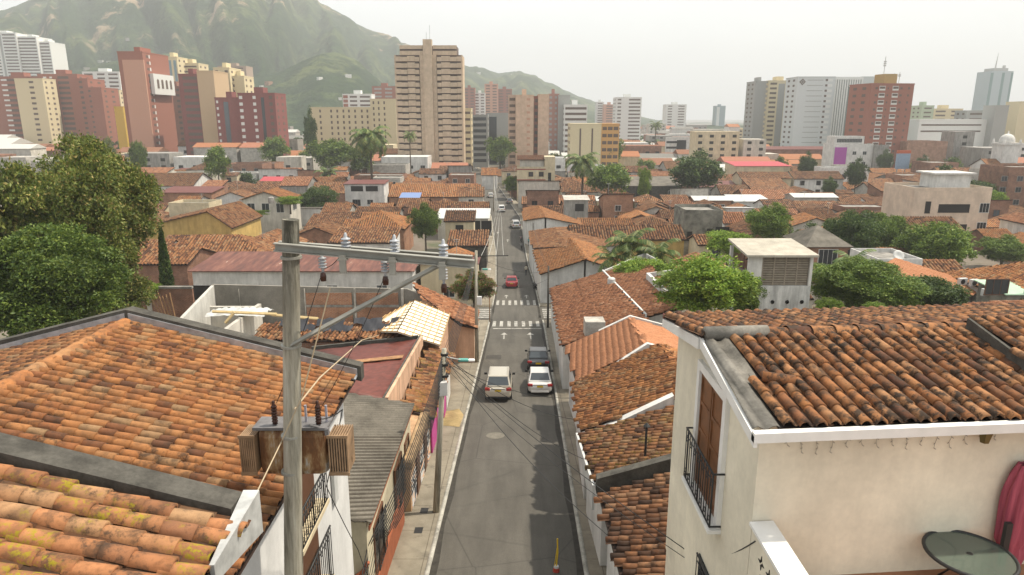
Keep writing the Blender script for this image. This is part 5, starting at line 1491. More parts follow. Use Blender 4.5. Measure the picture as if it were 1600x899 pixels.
hx('short tiled roof over a dark wall below the white pavilion', 'short tiled roof below the pavilion', 700, 764, 366, 5.6, 7, 1.4, 'old', M_DARKC, rk='shed')
hx('hipped tiled house with an orange side wall left of the round green tree', 'hipped tiled house', 548, 640, 330, 7.6, 13, 2.4, 'orange', M_BRICK2, rk='hip')
hx('white fronted house with a small tiled lean-to and dark garage openings', 'white fronted house with garage openings', 520, 622, 362, 6.6, 8, 1.2, 'old', M_WHITE, rk='shed', wins=[('S', -2.7, 2.0, 1.4, 2.2, 'bare'), ('S', 0.2, 2.0, 1.1, 2.4, 'bare', 'door'), ('S', 4.0, 2.0, 4.2, 2.4, 'bare')])
hx('white two storey house with a dark tiled roof beside the mango crown', 'white two storey house by the mango crown', 192, 318, 270, 9.4, 15, 3.0, 'old', M_WHITE, wins=[('S', -4.5, 4.6, 3.4, 1.8, 'bare'), ('S', 1.2, 4.4, 1.0, 2.4, 'bare', 'door'), ('S', 4.6, 4.8, 1.2, 1.3, 'brown')])
hx('house with a dull maroon sheet roof over a glazed porch', 'maroon porch roof', 258, 342, 294, 7.2, 9, 0.7, 'maroon', M_BRICK2, rk='shed', name='sheet_roof_house', wins=[('S', -2.5, 2.9, 2.2, 2.4, 'bare'), ('S', 2.4, 2.9, 4.0, 2.0, 'grey')])
hx('orange hipped house with a teal painted wall under its eave', 'teal walled house', 168, 238, 232, 9.0, 18, 3.2, 'orange', M_TEAL, rk='hip')
hx('grey fibre cement roofed house with a row of small panes', 'grey roof with a row of small panes', 398, 450, 238, 8.2, 11, 1.2, 'grey', M_OFFW, wins=grid_w('S', (-5, -2, 1, 4), (3.6,), 2.0, 1.4, 'grey'), name='sheet_roof_house')
hx('white house with a red sheet roof under the terracotta tower', 'small red sheet roof', 262, 290, 214, 8.0, 14, 1.6, 'redsheet', M_WHITE, name='sheet_roof_house')
hx('white two storey house with brown windows under the terracotta tower', 'white house with brown windows', 225, 262, 211, 10.0, 11, 2.2, 'new', M_WHITE, wins=grid_w('S', (-5, -1.5, 2, 5.5), (2.0, 5.0), 1.4, 1.6, 'brown'))
hx('white house with a red hip roof and two rows of windows below the brick blocks', 'white house below the brick blocks', 46, 92, 187, 15, 14, 2.6, 'red', M_WHITE, rk='hip', wins=grid_w('S', (-6, -2, 2, 6), (4.5, 9.0), 2.6, 1.6, 'grey'))
hx('small cream block with an orange end wall below the brick blocks', 'cream block with the orange end wall', 92, 116, 187, 15, 10, 0.1, 'conc', M_PEACH, rk='flat', name='flat_roof_house')
hx('beige flat roofed block with two dark windows left of the terracotta tower foot', 'beige flat block', 172, 210, 194, 14, 12, 0.1, 'conc', M_CREAM, rk='flat', wins=grid_w('S', (-5, 4), (6, 10), 2.2, 1.8), name='flat_roof_house')
hx('white walled house above the street bend with a steep gable', 'white gable house at the street bend', 752, 778, 262, 7.5, 9, 2.2, 'orange', M_WHITE)
hx('pale roofed low house in front of the cream tower podium', 'pale roofed low house', 800, 912, 232, 7.0, 12, 1.0, 'whitesheet', M_GREYW, name='sheet_roof_house')

# right of the street
c4 = hx('cream four storey corner building with red string courses and an open roof terrace', 'cream four storey corner building', 806, 868, 262, 9.9, 8, 0.1, None, M_CREAM, rk='flat', cat='apartment building', name='corner_building',
        wins=[('S', -1.6, 8.1, 1.3, 1.3, 'brown'), ('S', 1.6, 8.1, 1.3, 1.3, 'brown'), ('S', -.2, 4.6, 2.0, 1.1, 'brown'), ('S', 4.2, 6.8, .8, 3.4, 'bare')])
q = MB(); L_, D_ = atz(868, 262, 9.9).x - atz(806, 262, 9.9).x - .7, 7.3
for z in (6.4, 9.6): q.bx(-L_ / 2 - .12, L_ * .25, -D_ / 2 - .12, -D_ / 2 + .02, z - .15, z + .15)
q.build('string_course', plain('red_trim', (0.28, 0.07, 0.05), 0.7), c4)
q = MB(); q.bx(L_ * .22, L_ / 2, -D_ / 2 + .1, D_ / 2 - .2, 9.9, 13.4); q.build('stair_tower', M_CREAM, c4)
q = MB(); q.bx(-L_ * .42, L_ * .2, -D_ / 2 + .6, D_ / 2 - .2, 9.9, 12.4); q.build('penthouse', M_OFFW, c4)
roof([[(-L_ * .5, -D_ / 2 - .1, 12.5), (L_ * .24, -D_ / 2 - .1, 12.5), (L_ * .24, D_ / 2, 13.5), (-L_ * .5, D_ / 2, 13.5)]], 'red', c4, lod=2)
hx('house under a charcoal fibre cement roof with one pale sheet', 'charcoal sheet roof', 972, 1058, 279, 6.6, 15, 1.6, 'grey', M_DARKC, rk='shed', name='sheet_roof_house', wins=[('S', -3, 2.6, 4.4, 2.4, 'bare'), ('S', 6, 2.4, 3, 2.0, 'white')])
hx('cement block house on a rooftop with one square window', 'cement block rooftop room', 880, 920, 306, 7.6, 6, 0.4, 'conc', M_GREYW, rk='shed', name='rooftop_room', wins=[('S', 0.6, 5.2, 1.8, 1.5, 'bare')], wh=7.0)
hx('unfinished raw concrete house with black mould stains and empty windows', 'raw concrete house', 1059, 1122, 328, 9.2, 9, 0.1, None, concrete((0.25, 0.24, 0.20), 0.30, 'mouldy_concrete', 0.5), rk='flat', name='concrete_house', wins=[('S', 1.2, 5.2, .9, 2.4, 'bare'), ('S', 3.3, 5.6, 2.2, 2.2, 'bare'), ('S', -2.3, 5.2, .7, 1.4, 'bare')])
hx('small house with white walls and a green sheet canopy by the raw concrete house', 'green canopy house', 1122, 1160, 332, 6.6, 8, 1.6, 'red', M_WHITE, wins=[('S', 0, 2.8, 2.2, 2.0, 'brown')])
hx('mustard walled house under a brown tiled roof behind the palm clump', 'mustard walled house', 888, 1064, 352, 7.6, 9, 1.6, 'old', M_YELLOW, rk='gable')
hx('brick house with an arched stained glass window and a grey sheet roof', 'brick house with the arched window', 1242, 1314, 352, 9.8, 9, 2.2, 'grey', M_BRICK2, rk='hip', wins=[('S', -3.3, 4.6, .7, 2.0, 'bare'), ('S', 3.2, 4.6, .7, 2.0, 'bare'), ('S', 0, 4.4, 2.6, 2.6, 'white')], name='brick_house')
c3 = hx('cream three storey apartment house with ribbon windows and a roof room', 'cream three storey house', 1402, 1524, 293, 11.2, 12, 0.1, None, M_PEACH if False else plaster((0.72, 0.58, 0.45), 0.15), rk='flat', cat='apartment building', name='apartment_house',
        wins=grid_w('S', (-4.6,), (4.4, 7.8), 0.9, 2.2, 'bare') + grid_w('S', (0.6,), (3.6, 7.6), 6.0, 1.5, 'bare') + grid_w('S', (6.6,), (3.9, 7.7), 1.8, 1.8, 'white'))
q = MB(); q.bx(-1.5, 5.5, -2, 3.5, 11.2, 14.0); q.build('roof_room', M_WHITE, c3); MB().bx(-2.2, 6.2, -2.6, 4.2, 14.0, 14.3).build('roof_slab', M_WHITE, c3)
hx('white two storey house with brown shutters and a wide tiled hip roof', 'white house with brown shutters', 1535, 1680, 410, 9.8, 13, 2.6, 'orange', M_WHITE, rk='hip', wins=grid_w('S', (-7.5, -3.5, .5), (5.4,), 2.2, 1.5, 'brown') + grid_w('S', (-6, -1), (2.0,), 2.2, 1.5, 'brown'))
hx('house under a pink red sheet roof with cream walls', 'pink red sheet roof', 1140, 1226, 254, 8.4, 14, 0.9, 'redsheet', M_CREAM, rk='shed', name='sheet_roof_house')
hx('white mansion with a purple panel and a glazed top floor', 'white block with the purple panel', 1294, 1356, 226, 13.5, 12, 0.1, None, M_WHITE, rk='flat', cat='apartment building', name='apartment_house', wins=grid_w('S', (0.5, 5, 10), (5.5, 10), 1.6, 1.4) + [('S', -5.6, 8.2, 4.2, 7.0, 'white')])
M_PURPLE = plain('purple_panel', (0.36, 0.07, 0.33), 0.6)
for pr in bpy.data.objects:
    if pr.get('label', '') == 'white mansion with a purple panel and a glazed top floor':
        pr['label'] = 'white apartment block with a purple panel and a glazed top floor'
        MB().bx(-8.2, -3.0, -5.90, -5.6, 3.5, 12.5).build('purple_panel', M_PURPLE, pr); MB().bx(-8, 5, -4, 4, 13.8, 17.2).build('top_floor', M_WHITE, pr)
        window(pr, (-1.5, -4.0, 15.3), FACE['S'], 11, 1.6, 'white')
hx('grey walled block with blank sides right of the purple panel', 'blank grey block', 1356, 1380, 228, 13, 12, 0.1, None, M_GREYW, rk='flat', cat='apartment building', name='apartment_house')
hx('square unplastered brick block without windows below the brick tower', 'blank brick block', 1402, 1466, 222, 14.5, 16, 0.1, None, brick((0.40, 0.20, 0.12), (0.34, 0.16, 0.10), (0.36, 0.3, 0.25), 2.0, 'pink_brick'), rk='flat', cat='apartment building', name='brick_block')
hx('brown brick apartment block with grey sills at the right edge', 'brown brick apartments at the right edge', 1552, 1640, 262, 12.4, 12, 0.1, None, M_BRICK, rk='flat', cat='apartment building', name='brick_block', wins=grid_w('S', (-8, -4, 0, 4), (4, 7.2, 10), 1.4, 1.2, 'grey'))
ch = hx('white church with a small domed belfry and a tiled nave roof', 'white domed church', 1532, 1580, 248, 10.5, 12, 2.8, 'orange', M_WHITE, cat='church', name='church', wins=grid_w('S', (-5, 0, 5), (4.2,), 1.2, 2.2, 'bare'))
q = MB(); q.bx(0, 6, -3, 3, 5, 15.5); q.bx(-.3, 6.3, -3.3, 3.3, 15.5, 16.2)
for sx in (0.1, 5.9):
    for sy in (-2.9, 2.9): q.lathe((sx, sy, 16.2), [(.45, 0), (.35, .8), (.05, 1.5)], 8)
q.build('belfry', M_WHITE, ch)
MB().lathe((3, 0, 16.2), [(2.5, 0)] + [(2.5 * math.cos(t), .6 + 2.6 * math.sin(t)) for t in np.linspace(0, 1.45, 8)] + [(.2, 3.9), (.05, 4.3)], 20).build('dome', M_WHITE, ch, smooth=True)
hx('white modern block with a dark centre bay and yellow panel', 'white modern block', 1043, 1102, 216, 14, 14, 0.1, None, M_WHITE, rk='flat', cat='office building', name='office_building', wins=grid_w('S', (-9, 7), (5, 9, 12), 7, 1.0, 'bare') + [('S', -4.2, 7, 5, 12, 'bare')])
hx('white house with a red tile roof behind the cream hall', 'white house by the cream hall', 968, 1000, 219, 9.5, 12, 2.4, 'red', M_WHITE, wins=grid_w('S', (-4, 0, 4), (3.5,), 1.6, 2.0, 'brown'))
hx('cream two storey house with three windows left of the long dark brick wall', 'cream box house with three windows', 1155, 1176, 218, 12, 10, 0.1, None, M_CREAM, rk='flat', name='flat_roof_house', wins=grid_w('S', (-2.6, 2.6), (4, 8), 1.6, 1.6, 'brown'))
hx('long dark brick warehouse wall under a low roof behind the dark round tree', 'long dark brick warehouse', 1130, 1300, 230, 10, 20, 0.8, 'maroon', M_BRICK, rk='shed', name='warehouse', cat='warehouse')
hx('small white house with a satellite dish roof at the foot of the hedge', 'white wall by the hedge', 1345, 1420, 402, 7.4, 8, 0.1, None, M_WHITE, rk='flat', name='flat_roof_house')
blk('long salmon tiled roof falling to the right behind the hedge', 'long salmon roof', [[atz(1362, 424, 8.8), atz(1520, 462, 6.2), atz(1536, 448, 6.2), atz(1400, 404, 8.8)]], 'new', M_WHITE, lod=2)
M_GREENSHEET = plain('pale_green_sheet', (0.36, 0.50, 0.36), 0.6)
hx('stained concrete shed with a pale green roof at the right edge', 'green roofed shed', 1546, 1650, 446, 8.2, 5, .3, 'greensheet', concrete((0.24, 0.23, 0.19), 0.4, 'stained_concrete', .6), rk='shed', name='shed', cat='shed')
blk('flat brick red roof strip between the hedge and the terrace house', 'flat red roof strip', [[atz(1230, 500, 9.0), atz(1660, 498, 9.0), atz(1660, 470, 9.2), atz(1280, 478, 9.2)]], 'red', M_WHITE, lod=2)

# the white tower house with a slatted loft
A, B = atY(1171, 400, 54), atY(1272, 400, 54)
tw_ = empty('tower_house', ((A.x + B.x) / 2, 56.4, 4.0), 0, 'tall white painted tower house with a slatted loft and pale flat roof', 'house')
Lw = B.x - A.x; zt = atY(1200, 401, 54).z - 4.0; zm = atY(1200, 447, 54).z - 4.0
take(A.x, B.x, 53, 60)
MB().bx(-Lw / 2, Lw / 2, -2.4, 2.6, -2, zm).build('wall', plaster((0.66, 0.65, 0.62), 0.6), tw_)
q = MB()
for x in (-Lw / 2 + .12, Lw / 2 - .12):
    for y0 in (-2.4, 2.3): MB().bx(x - .12, x + .12, y0, y0 + .3, zm, zt).build('pillar', M_WHITE, tw_)
q.bx(-Lw / 2 + .24, -Lw / 2 + 1.1, -2.38, -2.2, zm, zt); q.build('loft_wall', M_WHITE, tw_)
q = MB().bx(-Lw / 2 + 1.1, Lw / 2 - .24, -2.2, -2.05, zm, zt); q.bx(Lw / 2 - .2, Lw / 2 - .05, -2.0, 2.3, zm, zt); q.bx(-Lw / 2 + .05, -Lw / 2 + .2, -2, 2.3, zm, zm + .9)
q.build('loft_screen', plain('weathered_screen', (0.20, 0.17, 0.13), 0.85, var=0.4), tw_)
q = MB()
for i in range(4):
    x0 = -Lw / 2 + 1.15 + i * (Lw - 1.45) / 4; x1 = x0 + (Lw - 1.45) / 4
    q.bx(x0, x0 + .1, -2.27, -2.2, zm, zt)
    for k in range(11): q.bx(x0 + .12, x1 - .02, -2.25, -2.2, zm + .08 + k * .2, zm + .15 + k * .2)
q.build('slat_panel', plain('grey_slats', (0.33, 0.28, 0.22), 0.85, var=0.35), tw_)
MB().prism([(-Lw / 2 - .3, -2.8, zt + .18), (Lw / 2 + .25, -2.8, zt + .18), (Lw / 2 + .25, 3.0, zt + .55), (-Lw / 2 - .1, 3.0, zt + .55)], [(-Lw / 2 - .3, -2.8, zt), (Lw / 2 + .25, -2.8, zt), (Lw / 2 + .25, 3.0, zt + .37), (-Lw / 2 - .1, 3.0, zt + .37)]).build('roof', concrete((0.44, 0.40, 0.33), 0.72, 'pale_roof_sheet', .6), tw_)
for i in range(5):
    MB().lathe((-Lw / 2 + 1.0 + i * 1.2, -2.42, zm - 1.35), [(.16, -.02), (.16, .03), (.10, .03), (.10, -.02)], 12, ax=Matrix.Rotation(R(90), 3, 'X')).build('vent_ring', M_DARKIN, tw_)
landmark((A.x + Lw / 2, 54, zm + 4), 'white tower house')

# small separate pieces on the roofs
bl = atz(640, 306, 5.2)
aw = MB().slab([atz(623, 310, 4.9), atz(656, 310, 4.9), atz(659, 301, 5.4), atz(628, 301, 5.4)], .06).build('awning', plain('blue_awning_cloth', (0.16, 0.23, 0.42), 0.7)); tag(aw, 'pale blue awning beside the brick house on the left', 'awning'); landmark(bl, 'blue awning')
bb = empty('billboard', tuple(atY(1409, 262, 270)), 0, 'tall billboard with a faded blue mural and a red top strip', 'billboard')
A, B = atY(1400, 240, 270), atY(1418, 262, 270); w_ = (B.x - A.x) / 2; h_ = A.z - B.z
MB().bx(-w_, w_, -.3, .3, -.5, h_).build('panel', plain('faded_blue_print', (0.30, 0.40, 0.52), 0.6, var=0.5), bb); MB().bx(-w_, w_, -.35, .35, h_, h_ + 1.2).build('top_strip', plain('red_orange_paint', (0.45, 0.10, 0.04), 0.6), bb)
for x in (-w_ * .6, w_ * .6): MB().bx(x - .15, x + .15, .3, .6, -6, h_).build('post', M_STEEL, bb)

# ------------------------------------------------------------------ towers
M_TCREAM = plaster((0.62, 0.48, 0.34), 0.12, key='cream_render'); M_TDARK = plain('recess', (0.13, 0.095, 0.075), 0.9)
M_TBRICK = plain('tower_brick', (0.31, 0.125, 0.085), 0.85, var=0.2); M_TPINK = plain('pale_brick', (0.50, 0.27, 0.185), 0.85, var=0.12)
M_TMAROON = plain('maroon_brick', (0.23, 0.075, 0.065), 0.85, var=0.25); M_TWHITE = plain('white_render', (0.66, 0.66, 0.63), 0.8, var=0.12)
M_TGREY = plain('grey_render', (0.33, 0.33, 0.31), 0.8, var=0.15); M_TYEL = plain('yellow_cream_render', (0.62, 0.53, 0.34), 0.8, var=0.12)
M_TTEAL = plain('teal_glass', (0.05, 0.16, 0.15), 0.25, var=0.2); M_TPGREEN = plain('pale_green_render', (0.40, 0.47, 0.34), 0.8); M_TBLUE = plain('blue_grey_glass', (0.22, 0.30, 0.33), 0.25)
# cream tower: spandrel bands in front of dark recessed floors, blank shaft in the middle
Yt = 318.0
X0, X1 = atY(616, 90, Yt).x, atY(722, 90, Yt).x; Wt = X1 - X0; zt = atY(670, 72, Yt).z
T = empty('apartment_tower', (X0, Yt, 0), 0, 'cream slab tower with a blank central shaft, tallest building under the hill', 'apartment building')
z2 = atY(670, 86, Yt).z
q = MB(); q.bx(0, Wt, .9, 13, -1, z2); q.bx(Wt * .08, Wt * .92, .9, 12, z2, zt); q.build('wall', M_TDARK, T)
q = MB(); q.bx(Wt * .43, Wt * .56, -1.3, 2, -1, atY(670, 62, Yt).z); q.build('shaft', M_TCREAM, T)
q = MB()
for f0, f1 in ((.37, .43), (.56, .62), (.0, .02), (.98, 1.0)): q.bx(Wt * f0, Wt * f1, 0, 1.2, -1, z2)
q.bx(-.15, .6, .5, 13.2, -1, z2 - .3); q.bx(Wt - .6, Wt + .15, .5, 13.2, -1, z2 - .3); q.build('side_wall', M_TCREAM, T)
fh = (z2 - 0.5) / 19.0
for i in range(19):
    z = z2 - fh * (i + 1)
    for f0, f1, y in ((.02, .09, .15), (.09, .19, -.35), (.19, .31, .0), (.31, .37, -.2), (.62, .67, -.2), (.67, .80, .0), (.80, .92, -.35), (.92, .98, .15)):
        pass
    q = MB()
    for f0, f1, y, hh in ((.0, .09, .15, .74), (.09, .19, -.35, .66), (.19, .30, .05, .82), (.30, .365, -.1, .64), (.375, .43, .35, .78), (.56, .615, .35, .78), (.625, .69, -.1, .64), (.69, .82, .05, .82), (.82, .92, -.35, .66), (.92, 1.0, .15, .74)):
        q.bx(Wt * f0 + .03, Wt * f1 - .03, y - .5, 1.0, z, z + fh * hh)
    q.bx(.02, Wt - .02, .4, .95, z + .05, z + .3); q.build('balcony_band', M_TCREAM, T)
q = MB(); q.bx(Wt * .08, Wt * .42, .3, 2, zt - 1.2, zt + .3); q.bx(Wt * .57, Wt * .92, .3, 2, zt - 1.2, zt + .3); q.bx(Wt * .08, Wt * .42, .3, 2, z2, z2 + 1.7); q.bx(Wt * .57, Wt * .92, .3, 2, z2, z2 + 1.7); q.build('parapet', M_TCREAM, T)
for i in range(2): MB().tube([(Wt * (.47 + .05 * i), 3, zt), (Wt * (.47 + .05 * i), 3, zt + 6 + 3 * i)], .08, 5).build('antenna', M_STEEL, T)
landmark((X0 + Wt / 2, Yt, zt * .6), 'cream slab tower')
tower('long cream hotel block with small square windows under the hill', 'cream hotel block', 484, 580, 169, 385, 16, M_TYEL, rows=5, front=[(f, f + .028, M_TDARK, 1.5) for f in (.15, .33, .43, .53, .62, .72, .83, .92)], crown=False)
tower('taller cream wing of the hotel beside the slab tower', 'tall hotel wing', 578, 618, 156, 383, 18, M_TYEL, front=[(f, f + .06, M_TDARK, 1.5) for f in (.1, .3, .52)], crown=False)
tower('terracotta tower with a blank salmon face and a white arched crown on its side', 'terracotta tower', 183, 222, 82, 352, 26, M_TBRICK, right=[(.12, .2, M_TDARK, 1.2), (.22, .26, M_TWHITE, 1.6)])
A = atY(190, 92, 351.6); B = atY(222, 92, 351.6)
tt = [o for o in bpy.data.objects if o.get('label', '').startswith('terracotta tower')][0]
MB().bx(2.2, B.x - A.x + 2.6, -.6, .3, -1, A.z - .5).build('blank_face', M_TPINK, tt)
q = MB(); q.bx(12.5, 14.3, 4, 25, 36.5, 46.5); q.build('arched_crown', M_TWHITE, tt)
for k in range(4):
    y = 8 + k * 4.4; q = MB(); q.bx(14.25, 14.4, y - 1.0, y + 1.0, 39.5, 43); q.lathe((14.33, y, 43), [(1.0, -.08), (1.0, .08)], 16, ax=Matrix.Rotation(R(90), 3, 'Y')); q.build('arch_window', M_TDARK, tt)
tower('cream tower with two dark blue glass stripes behind the terracotta tower', 'blue striped cream tower', 252, 276, 90, 430, 14, M_TYEL, front=[(.45, .6, M_TBLUE, 'full', 'glass_stripe'), (.75, .92, M_TBLUE, 'full', 'glass_stripe')])
tower('cream tower top with a flat crown between the striped and the maroon tower', 'flat crowned cream tower', 276, 310, 100, 440, 14, M_TYEL, front=[(.1, .9, M_TDARK, .9)])
tower('maroon tower with rows of dark balconies under a grey crown', 'maroon balcony tower', 278, 308, 117, 352, 14, M_TMAROON, front=[(.22, .95, M_TDARK, 1.5, 'balcony')])
tower('blank beige slab attached to the maroon balcony tower', 'blank beige slab', 307, 333, 112, 351, 18, plain('beige_render', (0.50, 0.36, 0.22), .85, var=.1), crown=False)
tower('cream stepped tower right of the blank beige slab', 'cream stepped tower', 333, 358, 107, 375, 16, M_TYEL, front=[(.08, .28, M_TDARK, 1.3), (.7, .9, M_TDARK, 1.3)])
tower('lower cream tower with a column of dark windows right of the stepped one', 'lower cream tower', 357, 381, 120, 378, 14, M_TYEL, front=[(.1, .35, M_TDARK, 1.3)])
tower('far grey brown block on the slope behind the cream stepped tower', 'far grey brown block', 340, 384, 104, 620, 16, plain('grey_brown', (0.36, 0.28, 0.22), .85), front=[(.1, .5, M_TDARK, 1.2), (.6, .9, M_TDARK, 1.2)])
tower('dark red apartment tower, left wing with small windows', 'dark red left wing', 335, 372, 154, 335, 14, M_TMAROON, front=[(.06, .14, M_TWHITE, 1.2), (.36, .56, M_GLASS, 'full', 'glass_strip')])
tower('dark red apartment tower, right wing with white and dark window strips', 'dark red right wing', 371, 429, 147, 333, 16, M_TMAROON, front=[(.03, .12, M_TWHITE, 1.4), (.40, .48, M_TWHITE, 1.4), (.62, .70, M_GLASS, 'full', 'glass_strip'), (.84, .93, M_TDARK, 1.6)])
tower('brown brick block with a white panel between the terracotta and maroon towers', 'brown brick block', 251, 284, 136, 400, 14, plain('brown_brick', (0.27, 0.13, 0.09), .85, var=.25), front=[(.12, .3, M_TDARK, 1.3), (.7, .85, M_TDARK, 1.3)])
tower('white apartment slab with long balconies on the slope at the left edge', 'white slab on the slope', -30, 24, 52, 720, 25, M_TWHITE, front=[(.05, .44, M_TDARK, 1.3), (.5, .56, M_TGREY, 'full', 'grey_stripe'), (.6, .96, M_TDARK, 1.3)])
tower('white stepped apartment slab with curved balconies right of the grey stripe', 'white stepped slab', 24, 56, 58, 722, 25, M_TWHITE, front=[(.05, .95, M_TDARK, 1.3)])
tower('lowest of the three white apartment slabs on the slope', 'lowest white slab', 55, 77, 66, 726, 25, M_TWHITE, front=[(.05, .95, M_TDARK, 1.3)])
tower('long red brick apartment block with dark recessed balconies', 'long red brick block', 58, 120, 117, 430, 16, M_TBRICK, front=[(.14, .22, M_TWHITE, 1.0), (.30, .36, M_TWHITE, 1.0), (.50, .78, M_TDARK, 1.5, 'balcony')])
tower('red brick block at the left edge with dark balcony columns', 'red brick block at the left edge', -20, 62, 121, 436, 16, M_TBRICK, front=[(.25, .36, M_TWHITE, 1.0), (.36, .55, M_TDARK, 1.5, 'balcony')])
tower('narrow cream slab standing in front of the red brick blocks', 'narrow cream slab', 22, 66, 124, 415, 12, M_TYEL, front=[(.50, .66, M_TDARK, 1.2)], crown=False)
tower('stepped red brick block with a lower right shoulder', 'stepped red brick block', 119, 136, 124, 428, 18, M_TBRICK, front=[(.2, .5, M_TDARK, 1.4)], crown=False)
tower('plain red brick shoulder block left of the small cream block', 'plain brick shoulder block', 135, 158, 138, 424, 18, M_TBRICK, front=[(.1, .25, M_TDARK, 1.2)], crown=False)
tower('white terraced apartment block under the dark wooded ridge', 'white terraced block', 128, 186, 113, 560, 16, M_TWHITE, front=[(.05, .28, M_TDARK, 1.3), (.4, .6, M_TDARK, 1.3), (.7, .95, M_TDARK, 1.3)])
tower('small cream block with brown balcony bands beside the terracotta tower', 'small cream banded block', 157, 186, 142, 480, 12, M_TYEL, front=[(.1, .5, M_TDARK, 1.2), (.55, .95, M_TDARK, 1.2)], crown=False)
tower('small bright yellow block at the foot of the terracotta tower', 'small yellow block', 178, 192, 168, 400, 10, plain('bright_yellow_paint', (0.62, 0.40, 0.06), .8), front=(), crown=False)
tower('white and brown apartment house behind the cream hotel', 'white and brown apartments', 535, 580, 148, 520, 14, M_TWHITE, front=[(.02, .18, M_TBRICK, 2.2, 'brick_bay'), (.25, .5, M_TDARK, 1.3), (.6, .95, M_TDARK, 1.3)])
tower('faded brick apartment block left behind the cream slab tower', 'faded brick block', 581, 618, 136, 580, 14, M_TBRICK, front=[(.1, .4, M_TGREY, 1.4), (.55, .85, M_TGREY, 1.4)])
tower('low cream wing attached to the right foot of the slab tower', 'low cream wing', 722, 736, 171, 330, 12, M_TYEL, front=[(.1, .9, M_TDARK, 1.1)], crown=False)
tower('grey glazed block right of the slab tower', 'grey glazed block', 737, 762, 181, 360, 12, M_TGREY, front=[(.1, .9, M_GLASS, 1.6)], crown=False)
tower('grey concrete block with a wide glass wall left of the peach tower', 'grey block with the glass wall', 761, 794, 178, 380, 12, M_TGREY, front=[(.1, .45, M_GLASS, 'full', 'glass_wall')], crown=False)
for i, (a, b_, y, mt, lb) in enumerate(((724, 742, 138, M_TBRICK, 'far brick block, leftmost of the hazy cluster right of the slab tower'), (741, 758, 146, M_TWHITE, 'far white block in the hazy cluster right of the slab tower'), (757, 778, 132, M_TPINK, 'far pink block, tallest of the hazy cluster right of the slab tower'), (777, 800, 140, M_TBRICK, 'far brick block, rightmost of the hazy cluster right of the slab tower'))):
    tower(lb, None, a, b_, y, 760 + i * 8, 14, mt, front=[(.1, .4, M_TDARK, 1.3), (.6, .9, M_TDARK, 1.3)])
tower('peach tower with a tall stair head and a narrow dark window column', 'peach tower', 806, 834, 150, 335, 14, plaster((0.66, 0.47, 0.34), .1, key='peach_render'), front=[(.62, .8, M_TPINK, 1.0)])
tower('peach tower wing, right of the dark balcony column', 'peach tower wing', 841, 858, 149, 337, 14, plaster((0.66, 0.47, 0.34), .1, key='peach_render'), left=(), crown=False)
tower('recessed brown balcony column between the two peach tower faces', 'brown balcony column', 834, 842, 152, 340, 10, M_TBRICK, front=[(.2, .8, M_TDARK, 1.6, 'balcony')], crown=False)
tower('peach tower side block with grey balconies at its left', 'peach side block', 794, 807, 150, 340, 12, plaster((0.58, 0.42, 0.32), .1, key='peach_render2'), front=[(.15, .85, M_TDARK, 1.3, 'balcony')], crown=False)
tower('brick tower partly hidden behind the peach tower', 'half hidden brick tower', 857, 874, 148, 410, 12, plain('dusty_brick', (0.38, 0.20, 0.16), .85), front=[(.1, .35, M_TGREY, 1.3), (.6, .8, M_TGREY, 1.3)])
tower('blank grey green slab between the brick tower and the white office', 'blank grey slab', 873, 891, 150, 405, 12, M_TGREY, front=(), crown=False)
tower('white office block with long dark window ribbons', 'white ribbon window office', 882, 918, 165, 398, 16, M_TWHITE, front=[(.04, .96, M_TDARK, 1.3)])
hall = tower('windowless cream hall with two tall dark slits', 'cream hall', 892, 940, 195, 300, 16, M_TYEL, front=[(.29, .34, M_TDARK, 'full', 'slit'), (.68, .73, M_TDARK, 'full', 'slit')], crown=False)
tower('ochre building with two rows of framed windows joined to the cream hall', 'ochre building', 940, 968, 195, 302, 14, plain('ochre_render', (0.58, 0.33, 0.12), .8), front=[(.06, .30, M_TDARK, 1.4), (.36, .62, M_TDARK, 1.4), (.68, .94, M_TDARK, 1.4)], crown=False)
tower('white stepped residential tower standing alone in the centre of the skyline', 'white stepped tower in the centre', 963, 1003, 153, 600, 18, M_TWHITE, front=[(.06, .2, M_TDARK, 1.2), (.5, .95, M_TDARK, 1.3)])
tower('hazy white tower with a pointed roof right of the centre', 'hazy white tower', 1041, 1073, 164, 820, 18, M_TWHITE, front=[(.1, .3, M_TDARK, 1.2), (.6, .9, M_TDARK, 1.2)])
tower('faint blue grey tower fading into the haze', 'faint blue grey tower', 1119, 1134, 166, 1250, 18, M_TBLUE, front=[(.1, .4, M_TWHITE, 'full', 'white_stripe')])
tower('small hazy white tower at the end of the hill', 'small hazy white tower', 932, 944, 160, 900, 14, M_TWHITE, front=[(.2, .8, M_TDARK, 1.2)])
tower('small hazy grey pink block beside the white one at the end of the hill', 'small hazy pink block', 944, 962, 164, 880, 14, M_TPINK, front=[(.2, .8, M_TDARK, 1.2)])
tower('grey and cream tower, left blank grey side', 'blank grey side', 1181, 1202, 128, 470, 18, M_TGREY, front=[(.8, .95, M_TYEL, 1.4)])
tower('grey and cream tower with balcony columns each side of a grey strip', 'grey and cream balcony tower', 1202, 1247, 127, 468, 18, M_TYEL, front=[(.05, .28, M_TDARK, 1.3, 'balcony'), (.34, .56, M_TGREY, 'full', 'grey_strip'), (.6, .78, M_TDARK, 1.3, 'balcony'), (.82, .97, M_TDARK, 1.3, 'balcony')])
of, wo, ho = tower('white office block with a dark diamond emblem at its top left corner', 'white office with the diamond emblem', 1247, 1306, 121, 420, 18, plain('cool_white_render', (0.55, 0.57, 0.56), .8, var=.1), front=[(.26, .68, M_TGREY, .35, 'groove'), (.74, .80, M_TDARK, 1.2), (.80, .93, M_TWHITE, 1.6, 'band')], crown=False)
dm = MB(); cx_, cz_ = wo * .13, ho - 2.6
